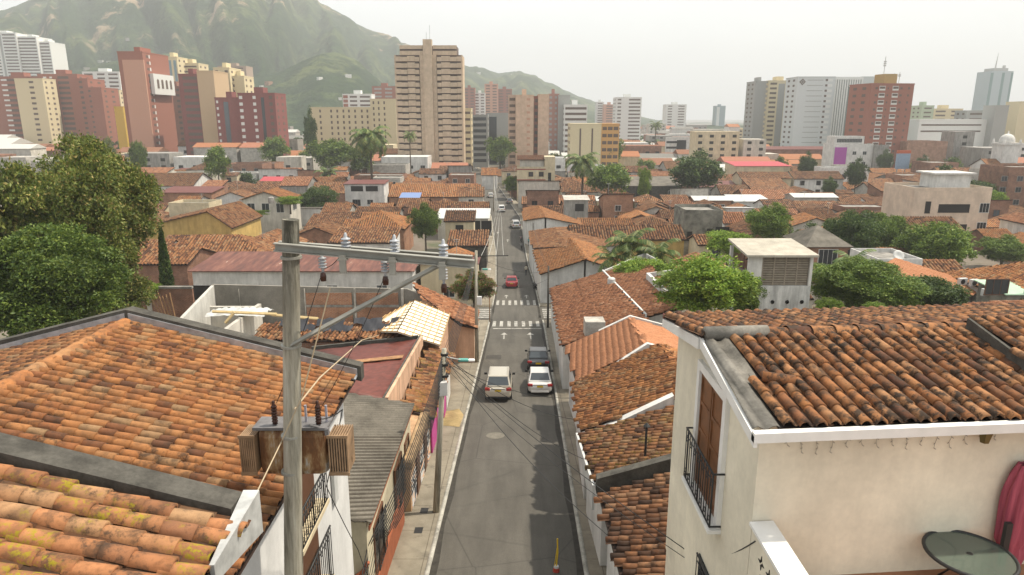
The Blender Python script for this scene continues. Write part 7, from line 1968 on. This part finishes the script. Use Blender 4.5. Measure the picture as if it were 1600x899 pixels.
    for s in (-1, 1):
        MB().box((s * w * .78, -l + .13, tr - .17), (.36, .20, .19), rz=s * .22).build('tail_light', M_LAMP, root, bevel=.03)
        MB().box((s * w * .66, l - .10, hood - .24), (.36, .14, .14), rz=-s * .25).build('headlight', plain('lamp_lens', (.6, .6, .58), .15), root, bevel=.03)
        MB().box((s * (w + .10), c3 - .25, belt + .06), (.20, .10, .15)).tube([(s * (w - .04), c3 - .22, belt + .01), (s * (w + .05), c3 - .25, belt + .03)], .03, 6).build('wing_mirror', M_BLACKP, root, bevel=.02)
        for yy in (-l * .60, l * .62):
            wh = MB().lathe((s * (w - .10), yy, .33), [(.33, -.11), (.34, -.06), (.34, .06), (.33, .11)], 20, ax=Matrix.Rotation(R(90), 3, 'Y')).build('wheel', M_TYRE, root)
            MB().lathe((s * (w - .10), yy, .33), [(.21, -.118), (.21, .118)], 14, ax=Matrix.Rotation(R(90), 3, 'Y')).build('rim', M_RIM, wh)
    if plate: MB().bx(-.22, .22, -l - .01 + (0 if kind == 'sedan' else 0), -l + .10, tr - .32, tr - .19).build('number_plate', M_PLATE, root)
    MB().bx(-w * .72, w * .72, -l - .02, -l + .25, .30, .44).build('bumper_trim', M_BLACKP if kind == 'suv' else paint, root, bevel=.03)
    MB().bx(-.5, .5, -l + .0, -l + .12, tr - .16, tr - .12).build('boot_trim', M_RIM, root)
    if label: landmark((x, y, g + 1), short)
    return root
car('champagne beige station wagon driving up the left lane', 'champagne station wagon', -0.92, 46.0, R(-1), 'suv', carpaint('champagne_paint', (0.52, 0.47, 0.38)), roofrack=True)
car('silver white sedan with a yellow plate parked at the right kerb', 'silver sedan', 2.02, 47.2, R(-1), 'sedan', carpaint('silver_paint', (0.62, 0.60, 0.57)))
car('black sedan parked right in front of the silver white one', 'black sedan', 2.15, 53.6, R(-1), 'sedan', carpaint('black_paint', (0.018, 0.018, 0.02)))
car('red car driving away beyond the crosswalks', 'red car', -0.05, 95.5, 0, 'sedan', carpaint('red_paint', (0.36, 0.02, 0.03)))
car('white car driving far up the street', 'far white car', -2.9, 187.5, R(3), 'suv', carpaint('white_paint', (0.72, 0.72, 0.70), metal=0))
car('silver hatchback parked at a slant by the far right kerb', 'silver hatchback', 0.75, 159.0, R(8), 'suv', carpaint('pale_silver_paint', (0.58, 0.58, 0.57)))
car('dark grey car parked far up the street at the bend', None, -0.8, 206, R(5), 'hatch', carpaint('grey_paint', (0.2, 0.2, 0.21)))
car('small white car near the street bend beyond the parked dark grey one', None, -7.0, 222, R(8), 'hatch', carpaint('white_paint2', (0.7, 0.7, 0.68), metal=0))

# ------------------------------------------------------------------ people and motorcycles
M_SKIN = plain('skin', (0.30, 0.16, 0.10), 0.6, var=.1); M_HAIR = plain('dark_hair', (0.015, 0.012, 0.01), .6)
def person(label, x, y, rz, shirt, trousers, pose='stand'):
    g = gz(y) + (0.13 if x > kr(y) else 0)
    V = [(0, 0, .98), (0, 0, 1.18), (0, .0, 1.42), (0, .01, 1.52), (0, .03, 1.64), (0, .05, 1.70)]
    Rr = [.135, .135, .13, .05, .09, .07]; E = [(0, 1), (1, 2), (2, 3), (3, 4), (4, 5)]
    for s in (-1, 1):
        n = len(V); f = .12 if s > 0 else -.06
        V += [(s * .10, 0, .92), (s * .11, .04 + f * .6, .50), (s * .11, f, .09), (s * .12, f + .14, .03)]; Rr += [.095, .062, .042, .04]; E += [(0, n), (n, n + 1), (n + 1, n + 2), (n + 2, n + 3)]
        n = len(V); a = .10 if s > 0 else -.06
        V += [(s * .19, 0, 1.40), (s * .25, -.02 + a * .3, 1.14), (s * .25, .08 + a, .90), (s * .24, .12 + a, .80)]; Rr += [.06, .045, .034, .036]; E += [(2, n), (n, n + 1), (n + 1, n + 2), (n + 2, n + 3)]
    me = bpy.data.meshes.new('person'); me.from_pydata(V, E, [])
    o = bpy.data.objects.new('tmp', me); COL.objects.link(o)
    o.modifiers.new('s', 'SKIN'); o.modifiers.new('u', 'SUBSURF').levels = 1
    for i, sv in enumerate(me.skin_vertices[0].data): sv.radius = (Rr[i], Rr[i] * .85); sv.use_root = (i == 0)
    dg = bpy.context.evaluated_depsgraph_get(); dg.update()
    m2 = bpy.data.meshes.new_from_object(o.evaluated_get(dg)); bpy.data.objects.remove(o)
    m2.name = 'person'
    m2.materials.clear()
    for q in (M_SKIN, shirt, trousers, M_BLACKP): m2.materials.append(q)
    for p in m2.polygons:
        c = p.center; p.use_smooth = True
        p.material_index = 3 if c.z < .10 else 2 if c.z < 1.0 and abs(c.x) < .2 else 1 if (1.0 <= c.z < 1.49 and abs(c.x) < .21) or (c.z > 1.17 and c.z < 1.49) else 0
    root = link('person', m2); root.location = (x, y, g); root.rotation_euler = (0, 0, rz); tag(root, label, 'person')
    hr = MB().lathe((0, .03, 1.66), [(.105, -.02), (.108, .03), (.09, .08), (.03, .115)], 12).build('hair', M_HAIR, root, smooth=True)
    fc = MB().lathe((0, .125, 1.615), [(.012, -.03), (.022, 0), (.006, .03)], 6).build('nose', M_SKIN, root, smooth=True)
    return root
p_ = atg(822, 431); person('person in a pale shirt and dark trousers walking near the right kerb', p_.x, p_.y, R(20), plain('pale_shirt', (.60, .55, .42), .8), plain('dark_trousers', (.04, .045, .06), .8))
p_ = atg(846, 452); person('person in dark blue clothes standing on the right pavement by a motorcycle', p_.x + .2, p_.y, R(100), plain('navy_shirt', (.03, .045, .10), .8), plain('navy_trousers', (.02, .03, .07), .8))
p_ = atg(824, 386); person('person in a teal top on the right pavement by the far motorcycles', p_.x + .3, p_.y, R(10), plain('teal_shirt', (.05, .25, .25), .8), plain('black_trousers', (.02, .02, .02), .8))
def moto(label, x, y, rz, col):
    root = empty('motorcycle', (x, y, gz(y)), rz, label, 'motorcycle', 'motorcycles at the right kerb')
    for yy in (-.62, .66):
        wh = MB().tube([(0, yy + .27 * math.cos(q), .31 + .27 * math.sin(q)) for q in np.linspace(0, 6.2832, 19)], .045, 6, caps=False).build('wheel', M_TYRE, root)
        MB().lathe((0, yy, .31), [(.12, -.03), (.12, .03)], 10, ax=Matrix.Rotation(R(90), 3, 'Y')).build('hub', M_RIM, wh)
    MB().box((0, .12, .78), (.26, .52, .24)).build('fuel_tank', col, root, bevel=.06); MB().box((0, -.42, .80), (.24, .66, .11)).build('seat', M_BLACKP, root, bevel=.03)
    q = MB(); q.tube([(0, .66, .31), (0, .46, .92), (0, .42, 1.02)], .035, 6); q.tube([(0, .5, .8), (0, -.1, .35), (0, -.62, .31)], .04, 6); q.tube([(0, -.62, .31), (0, -.5, .75)], .03, 6); q.box((0, .08, .42), (.28, .38, .34)); q.build('frame', M_BLACKP, root)
    q = MB(); q.tube([(-.36, .36, 1.06), (-.1, .44, 1.03), (.1, .44, 1.03), (.36, .36, 1.06)], .018, 6); q.build('handlebar', M_STEEL, root); MB().lathe((0, .60, .90), [(.10, -.06), (.11, .04)], 10, ax=Matrix.Rotation(R(90), 3, 'X')).build('headlight', M_RIM, root)
p_ = atg(838, 452); moto('dark motorcycle parked at the right kerb beside the person in dark blue', p_.x - .2, p_.y - .5, R(15), plain('dark_tank', (.02, .02, .025), .3))
p_ = atg(815, 390); moto('dark motorcycle parked at the far right kerb, nearer one of the far pair', p_.x, p_.y, R(5), plain('dark_tank', (.02, .02, .025), .3))
p_ = atg(814, 378); moto('red motorcycle parked at the far right kerb, farther one of the far pair', p_.x, p_.y, R(5), plain('red_tank', (.25, .02, .02), .3))

# ------------------------------------------------------------------ the concrete pole with crossarm and transformer
def cable(label, pts, r=0.012, sag=0.0, mat=None, n=14, name='power_cable', group='cables over the street'):
    P = [Vector(p) for p in pts]
    out = []
    for a, b_ in zip(P[:-1], P[1:]):
        for k in range(n + 1):
            t = k / n; q = a.lerp(b_, t); q.z -= sag * 4 * t * (1 - t); out.append(q)
    o = MB().tube(out, r, 5).build(name, mat or M_CABLE, smooth=True)
    return tag(o, label, 'cable', group)
M_CABLE = plain('black_cable', (0.03, 0.03, 0.03), .7); M_ROPE = plain('pale_rope', (0.42, 0.33, 0.22), .9)
m, nt, b = mat_new('weathered_pole_concrete')
v = coords(nt)
c = ramp(nt, noise(nt, coords(nt, (5, 5, .5)), 2.2, 6, .65), [(.32, (.15, .135, .10)), (.5, (.30, .275, .215)), (.7, (.40, .375, .31))])
hz_ = nt.nodes.new('ShaderNodeSeparateXYZ'); tcx = nt.nodes.new('ShaderNodeTexCoord'); nt.links.new(tcx.outputs['Object'], hz_.inputs[0])
mr = nd(nt, 'ShaderNodeMapRange'); mr.inputs['From Min'].default_value = 11.5; mr.inputs['From Max'].default_value = 13.4; nt.links.new(hz_.outputs['Z'], mr.inputs['Value'])
c = mixc(nt, mixc(nt, 1.0, mr.outputs[0], ramp(nt, noise(nt, coords(nt, (4, 4, .6)), 1.5, 5, .7), [(.30, .1), (.52, 1.0)]), 'MULTIPLY'), c, (.045, .042, .030))
nt.links.new(c, b.inputs['Base Color']); b.inputs['Roughness'].default_value = .92; bump(nt, b, noise(nt, v, 30, 4), .5, .008)
M_POLE = m
YP = 10.5
pt = atY(454, 343, YP); pb0 = atY(459, 899, YP)
dv = (pt - pb0).normalized(); pb = pb0 + dv * ((gz(YP) - pb0.z) / dv.z)
pole = empty('utility_pole', tuple(pb), 0, 'weathered concrete utility pole in the foreground with steel crossarm and insulators', 'utility pole')
B0 = pole.location
MB().tube([pb - B0 - dv * .5, pt - B0], [.20, .128], 20).build('shaft', M_POLE, pole, smooth=False)
def pp(px, py, Y=YP): return atY(px, py, Y) - B0
def chan(name, a, b_, w_, h_, mat):
    a, b_ = Vector(a), Vector(b_); t = (b_ - a).normalized(); u = Vector((0, 0, 1)); s = t.cross(u).normalized(); u = s.cross(t)
    q = MB()
    for (s0, s1, u0, u1) in ((-.5, .5, .40, .5), (-.5, .5, -.5, -.40), (-.5, -.38, -.40, .40)):
        q.prism([a + s * w_ * s0 + u * h_ * u1, a + s * w_ * s1 + u * h_ * u1, b_ + s * w_ * s1 + u * h_ * u1, b_ + s * w_ * s0 + u * h_ * u1], [a + s * w_ * s0 + u * h_ * u0, a + s * w_ * s1 + u * h_ * u0, b_ + s * w_ * s1 + u * h_ * u0, b_ + s * w_ * s0 + u * h_ * u0])
    return q.build(name, mat, pole)
M_GALV = plain('galvanised_channel', (.34, .33, .29), .6, .25, .35)
chan('crossarm', pp(428, 386, YP - .22), pp(741, 413, YP - .22), .10, .13, M_GALV); chan('crossarm', pp(436, 383, YP + .22), pp(738, 406, YP + .22), .10, .13, M_GALV)
q = MB(); a, b_ = pp(697, 409, YP - .22), pp(455, 540, YP - .12); q.tube([a, b_], .035, 4); a, b_ = pp(697, 407, YP - .10), pp(457, 537, YP - .02); q.tube([a, b_], .03, 4); q.build('brace', M_GALV, pole)
for y_ in (388, 402, 540, 680, 736): MB().lathe(pp(455, y_) , [(.165, -.02), (.165, .02)], 18).build('band', M_GALV, pole)
M_PORC = plain('grey_porcelain', (.38, .39, .41), .25, var=.2); M_BPORC = plain('brown_porcelain', (.045, .018, .012), .25)
def insul(px, py, Y, mat, s=1.0, n=4, down=False):
    z = -1 if down else 1
    pr = [(.03, -.10), (.03, 0)]
    for k in range(n): pr += [(.035, .005 + k * .055), (.078, .012 + k * .055), (.070, .032 + k * .055), (.035, .042 + k * .055)]
    pr += [(.03, n * .055), (.022, n * .055 + .05), (.005, n * .055 + .07)]
    pr = [(r_ * s, zz * s * z) for r_, zz in pr]
    MB().lathe(pp(px, py, Y), pr if z > 0 else pr[::-1], 16).build('insulator', mat, pole, smooth=True)
for px, py in ((541, 392), (617, 395), (693, 402)):
    insul(px, py, YP, M_PORC, 1.0); q = MB(); o_ = pp(px, py, YP); q.bx(o_.x - .07, o_.x + .07, o_.y - .30, o_.y + .30, o_.z - .10, o_.z - .07); q.bx(o_.x - .05, o_.x + .05, o_.y - .29, o_.y - .24, o_.z - .30, o_.z - .02); q.build('bracket', M_GALV, pole)
for px, py in ((503, 402), (601, 408), (693, 420)):
    insul(px, py, YP - .1, M_PORC, .85, 4, True); o_ = pp(px, py, YP - .1); MB().lathe(o_ - Vector((0, 0, .30)), [(.045, -.08), (.05, 0), (.035, .06)], 10).build('fuse_end', M_BPORC, pole)
tf = empty('transformer', tuple(atY(470, 735, YP + .42)), 0, 'rusty pole mounted transformer with finned radiators and brown bushings', 'transformer')
G0 = tf.location
M_RUST = None
m, nt, b = mat_new('rusting_grey_paint')
v = coords(nt); c = ramp(nt, noise(nt, coords(nt, (2.2, 2.2, .7)), 1.6, 6, .65), [(.36, (.40, .40, .38)), (.44, (.30, .19, .09)), (.53, (.15, .062, .020)), (.70, (.06, .030, .016))])
nt.links.new(c, b.inputs['Base Color']); b.inputs['Roughness'].default_value = .75; bump(nt, b, noise(nt, v, 25, 4), .3, .006)
M_RUST = m
M_RUST2 = plain('pale_rust', (.33, .21, .12), .75, var=.6)
def tp(px, py, Y=YP + .42): return atY(px, py, Y) - G0
zb, zt_ = tp(470, 737).z, tp(470, 664).z
x0, x1 = tp(408, 700).x, tp(516, 700).x
q = MB(); q.lathe((0, 0, 0), [(.1, 0)], 8) if False else None
q.box(((x0 + x1) / 2, .0, (zb + zt_) / 2), (x1 - x0, .40, zt_ - zb)); q.build('tank', M_RUST, tf, bevel=.15)
q = MB(); q.box(((x0 + x1) / 2, .0, zt_ + .025), (x1 - x0 + .06, .46, .05)); q.tube([(x1 - .1, -.2, zt_ + .05), (x1 - .25, -.25, zt_ + .12)], .02, 6); q.box((x1 + .03, -.22, zt_ - .02), (.06, .08, .12)); q.build('lid', plain('grey_lid', (.19, .18, .18), .7, var=.6), tf)
for s, xa, xb in ((-1, tp(384, 700).x, tp(408, 700).x), (1, tp(519, 700).x, tp(550, 700).x)):
    q = MB(); n = 8
    for k in range(n):
        x = xa + (xb - xa) * (k + .5) / n; q.bx(x - .012, x + .012, -.27, .22, tp(400, 728).z, tp(400, 672).z)
    q.bx(xa - .005, xb + .005, -.28, -.26, tp(400, 674).z, tp(400, 670).z); q.bx(xa - .005, xb + .005, -.28, -.26, tp(400, 731).z, tp(400, 726).z); q.bx(min(xa, xb) - (.0), max(xa, xb), -.02, .02, zb + .2, zb + .3)
    q.bx((x0 if s < 0 else x1) - .12, (x0 if s < 0 else x1) + .12, -.05, .05, zb + .18, zb + .24)
    MB().bx(xa + .01, xb - .01, -.24, .20, tp(400, 726).z, tp(400, 675).z).build('radiator_gap_shade', M_DARKIN, tf)  # added dark box, its colour stands in for shade between the fins
    q.build('radiator', M_RUST2, tf)
for px in (430, 498): 
    o_ = tp(px, 662, YP + .30); pr = [(.05, 0)]
    for k in range(6): pr += [(.028, .03 + k * .052), (.055, .04 + k * .052), (.045, .062 + k * .052)]
    pr += [(.02, .36), (.03, .40), (.004, .43)]
    MB().lathe(o_, pr, 14).build('bushing', M_BPORC, tf, smooth=True)
for px in (478, 510): MB().bx(tp(px, 655).x - .018, tp(px, 655).x + .018, .0, .03, zt_ + .05, zt_ + .36).build('terminal_strap', plain('lilac_grey_strap', (.36, .34, .38), .6), tf)
landmark(pt, 'concrete pole in the foreground')
def wp(px, py, Y): return atY(px, py, Y)
cable('pale guy rope running from the crossarm down past the transformer', [wp(516, 450, YP - .1), wp(472, 620, YP - .4), wp(440, 690, YP - .5), wp(345, 885, 7.8)], .012, mat=M_ROPE, name='guy_rope')
cable('pale rope stretched over the maroon roof to the concrete pole', [wp(460, 640, YP - .2), wp(500, 590, 12.5), wp(565, 532, 22), wp(592, 524, 36)], .016, mat=M_ROPE, name='guy_rope')
cable('black lead looping from the transformer to the white house wall', [wp(498, 655, YP + .3), wp(535, 640, YP + .6), wp(510, 760, YP + 1.5), wp(560, 860, 14), wp(575, 899, 14)], .010, .05)
cable('thin jumper wire from the middle insulator to the brown bushing', [wp(617, 384, YP), wp(604, 425, YP - .1), wp(500, 640, YP + .3)], .006, .1)
cable('thin jumper wire from the left insulator to the other bushing', [wp(541, 384, YP), wp(505, 420, YP - .1), wp(432, 630, YP + .3)], .006, .08)

# ------------------------------------------------------------------ other poles, lamps and wires along the street
def lamp_head(root, p, d):
    p = Vector(p) - root.location; d = Vector(d).normalized()
    MB().box(p + d * .05, (.45, .22, .13)).build('lamp_housing', M_TEAL, root, bevel=.05); MB().box(p + d * .40 - Vector((0, 0, .02)), (.30, .20, .11)).build('lamp_lens', plain('milky_lens', (.72, .72, .70), .3), root, bevel=.06)
def pole2(label, short, base, top, r0, r1, mat, cat='utility pole', name='utility_pole'):
    root = empty(name, tuple(base), 0, label, cat); MB().tube([Vector((0, 0, -.5)), Vector(top) - Vector(base)], [r0, r1], 12).build('shaft', mat, root, smooth=True)
    landmark(Vector(base).lerp(Vector(top), .5), short); return root
b2 = atg(680, 800, .13); t2 = wp(694, 545, b2.y)
p2 = pole2('leaning concrete street pole with a teal lamp and a white meter box', 'lamp pole on the left pavement', b2, t2, .15, .10, M_POLE)
hd_ = wp(722, 563, b2.y + .6)
MB().tube([t2 - p2.location + Vector((0, 0, -.35)), hd_ - p2.location], .03, 6).build('lamp_arm', M_STEEL, p2); lamp_head(p2, hd_, (1, .15, 0))
MB().box(wp(692, 607, b2.y - .2) - p2.location, (.36, .26, .62), rz=.3).build('meter_box', plain('white_box', (.60, .59, .57), .5), p2, bevel=.03)
for z in (-.25, -.7, -1.2): MB().lathe(t2 - p2.location + Vector((0, 0, z)), [(.16, -.05), (.16, .05)], 12).build('clamp', M_IRON, p2)
b3 = atg(745, 566, .13); t3 = wp(744, 392, b3.y)
p3 = pole2('tall concrete pole with thin wire racks in front of the flowering tree', 'pole by the flowering tree', b3, t3, .17, .11, M_POLE)
q = MB(); 
for dz in (-.45,): q.tube([t3 - p3.location + Vector((-.9, 0, dz)), t3 - p3.location + Vector((2.6, 0, dz + .05))], .04, 5)
q.build('crossarm', M_IRON, p3); lamp_head(p3, wp(757, 421, b3.y), (1, .1, 0)); MB().box(wp(749, 470, b3.y - .2) - p3.location, (.4, .3, .7)).build('meter_box', plain('white_box', (.60, .59, .57), .5), p3, bevel=.03)
b4 = atg(765, 503, .13); p4_ = pole2('thin brown sign post with a white lamp at the corner crosswalk', 'thin post at the crosswalk', b4, wp(765, 452, b4.y), .06, .05, M_WOOD, 'lamp post', 'lamp_post'); MB().lathe(wp(768, 456, b4.y) - p4_.location, [(.05, -.1), (.26, -.04), (.22, .08), (.05, .14)], 12).build('lamp_head', plain('milky_lens', (.72, .72, .70), .3), p4_, smooth=True)
b5 = atg(856, 512, .13); p5_ = pole2('slim dark pole on the right pavement beside the crosswalk', 'slim pole on the right pavement', b5, wp(857, 416, b5.y), .12, .09, M_DARKC)
b6 = atg(833, 402, .13); p6_ = pole2('slim dark pole farther up the right pavement', 'farther slim pole', b6, wp(833, 348, b6.y), .12, .09, M_DARKC)
b7 = atg(771, 330, .13); p7_ = pole2('far pole with many wires at the left kerb near the bend', 'far wire pole', b7, wp(772, 275, b7.y), .16, .1, M_POLE)
for i in range(7):
    z = -.3 - i * .13
    cable('black cable of the bundle strung between the two left pavement poles', [t2 + Vector((-.1 + .03 * i, 0, z)), t3 + Vector((-.1, 0, z * .8))], .011, .35 + .05 * i)
for i in range(11):
    z = -.3 - i * .11
    e = Vector((-4.72, 19.6 + i * .4, 11.4 - .22 * i))
    cable('black cable of the bundle drooping along the left house fronts', [t2 + Vector((-.08, -.1, z)), e, Vector((-4.5, 9.0, 9.8 - .1 * i))], .017, .45 + .04 * i)
for i in range(4):
    cable('pale wire strung up the left side of the far street', [t3 + Vector((.4 + .6 * i, 0, -.42)), Vector((-2.9 + .35 * i, 118, 8.3)), wp(772, 278 + 3 * i, b7.y)], .022, .5, mat=plain('pale_wire', (.40, .39, .36), .6))
R_ = [((2.9, 24.5, 11.9), (8.4, .6), 'from the lamp pole to the gutter of the lichen speckled roof'), ((3.0, 29.5, 11.3), (8, .5), 'from the lamp pole to the old roof below the new one'), ((3.3, 18.2, 12.4), (9, .8), 'from the lamp pole to the brown roof at the bottom'), ((3.4, 33.5, 10.7), (7, .5), 'from the lamp pole over the station wagon')]
for i, (e, _, lb) in enumerate(R_): cable('black service cable ' + lb, [t2 + Vector((.08, 0, -.25 - .12 * i)), e], .013, .5)
cable('black twin cable ending at the terrace parapet, upper one', [t2 + Vector((0, 0, -.5)), wp(1075, 862, 14.0), wp(1180, 846, 10.0)], .012, .25)
cable('black twin cable ending at the terrace parapet, lower one', [t2 + Vector((0, 0, -.8)), wp(1082, 880, 13.8), wp(1182, 850, 10.0)], .009, .35)
cable('thin cable sagging over the crosswalks to the slim pole on the right pavement', [t3 + Vector((.1, 0, -2.2)), wp(856, 436, b5.y)], .014, .9)
cable('thin cable sagging above the red car', [t3 + Vector((.1, 0, -.5)), wp(856, 424, b5.y), wp(833, 352, b6.y)], .013, .6)
cable('thin cable running up the right pavement between the two slim poles', [wp(857, 420, b5.y), wp(833, 350, b6.y)], .015, .5)
# small street things
def flat_disc(name, x, y, r, mat, label=None):
    n = 20; o = MB().poly([(x + r * math.cos(2 * math.pi * k / n), y + r * math.sin(2 * math.pi * k / n), gz(y + r * math.sin(2 * math.pi * k / n)) + .012) for k in range(n)]).build(name, mat); return o
p_ = atg(774, 681); o = flat_disc('manhole_cover', p_.x, p_.y, .55, plain('manhole_concrete', (.17, .155, .125), .9, var=.3)); tag(o, 'pale round manhole cover in the left lane', 'manhole cover'); o['kind'] = 'thing'
for i, (px, py, lb) in enumerate(((663, 798, 'farther dark square drain grate on the left pavement'), (654, 829, 'nearer dark square drain grate on the left pavement'))):
    p_ = atg(px, py, .13); o = MB().box((p_.x, p_.y, p_.z + .006), (.34, .5, .012), rx=math.atan2(-2.3, 22)).build('drain_grate', M_IRON); tag(o, lb, 'drain grate')
p_ = atg(869, 893); bo = empty('bollard', tuple(p_), 0, 'leaning yellow post in a red and white weighted base', 'bollard')
MB().lathe((0, 0, 0), [(.13, 0), (.12, .08), (.10, .17)], 14).build('base', plain('red_plastic', (.40, .05, .03), .6), bo); MB().lathe((0, 0, .17), [(.10, 0), (.09, .07)], 14).build('collar', M_WHITESHEET, bo)
MB().tube([(0, 0, .2), (.05, .03, .8), (.03, .06, 1.35)], .028, 8).tube([(-.07, 0, .2), (.02, .05, .95)], .016, 6).build('post', plain('yellow_paint', (.60, .40, .02), .6), bo)
# water tanks, dishes and pipes on roofs
def water_tank(px, py, z, lb, col, s=1.0):
    p_ = atz(px, py, z); o = empty('water_tank', tuple(p_), 0, lb, 'water tank'); MB().lathe((0, 0, 0), [(.5 * s, 0), (.55 * s, .5 * s), (.52 * s, 1.0 * s)], 16).build('tank', col, o, smooth=False); MB().lathe((0, 0, 1.0 * s), [(.54 * s, 0), (.4 * s, .14 * s), (.1 * s, .2 * s)], 16).build('lid', col, o)
water_tank(955, 447, 9.4, 'small pale round tank at the head of the long red roof', M_WHITESHEET, .7)
water_tank(1318, 280, 5.5, 'black water tank on a flat roof in the middle distance', M_BLACKP, 1.4)
water_tank(424, 318, 8.6, 'grey water tank behind the plant filled balcony', M_GREYW, 1.1)
ds = empty('satellite_dish', tuple(atz(1403, 400, 8.2)), 0, 'white satellite dish on the white wall by the hedge', 'satellite dish')
MB().lathe((0, 0, 0), [(.02, 0), (.4, .07), (.7, .2), (.69, .22), (.38, .10), (.02, .03)], 20, ax=Matrix.Rotation(R(60), 3, 'X')).build('dish', M_WHITESHEET, ds, smooth=True); MB().tube([(0, 0, -.7), (0, 0, 0)], .03, 6).build('mast', M_STEEL, ds)
for i, (px, py) in enumerate(((1521, 447), (1540, 462), (1503, 445))):
    p_ = atz(px, py, 7.0); ac = empty('air_conditioner', tuple(p_), .2, ('middle', 'right', 'left')[i] + ' one of three white air conditioner boxes on the wall by the green shed', 'air conditioner', 'air conditioners by the green shed')
    MB().bx(-.5, .5, -.2, .2, 0, .75).build('case', M_WHITESHEET, ac, bevel=.03); MB().lathe((-.12, -.21, .38), [(.28, 0), (.28, .02)], 16, ax=Matrix.Rotation(R(90), 3, 'X')).build('fan_grille', M_IRON, ac)
# ------------------------------------------------------------------ labels told from the neighbours
mult = {}
todo = []
for root, desc, c in AUTO:
    px, py, dep = proj(c)
    root['category'] = root.get('category') or ('tree' if root.name.startswith('tree') else 'house')
    best = min(LANDMARKS, key=lambda l: (l[0] - px) ** 2 + ((l[1] - py) * 1.6) ** 2 if l[2] else 1e18)
    dx, dy = px - best[0], (py - best[1]) * 1.6
    rel_ = ('right of' if dx > 0 else 'left of') if abs(dx) > abs(dy) else ('below' if dy > 0 else 'above')
    todo.append([root, desc or 'tiled house with white walls', rel_, best[2], math.hypot(dx, dy)])
grp = {}
for t in todo: grp.setdefault((t[1], t[2], t[3]), []).append(t)
ORD = ['nearest', 'second nearest', 'third nearest', 'fourth nearest', 'fifth nearest', 'sixth nearest', 'seventh nearest', 'eighth nearest']
for (d, r_, l), ts in grp.items():
    ts.sort(key=lambda t: t[4])
    for i, t in enumerate(ts):
        s = f'{d} {r_} the {l}'
        if len(ts) > 1: s += ', ' + (ORD[i] if i < 8 else 'farthest')
        t[0]['label'] = s
        if len(s.split()) > 16: print('LONG', len(s.split()), s)

for o in bpy.data.objects:
    if o.parent is None and o.get('label') and len(o['label'].split()) > 16: print('LONG', o['label'])
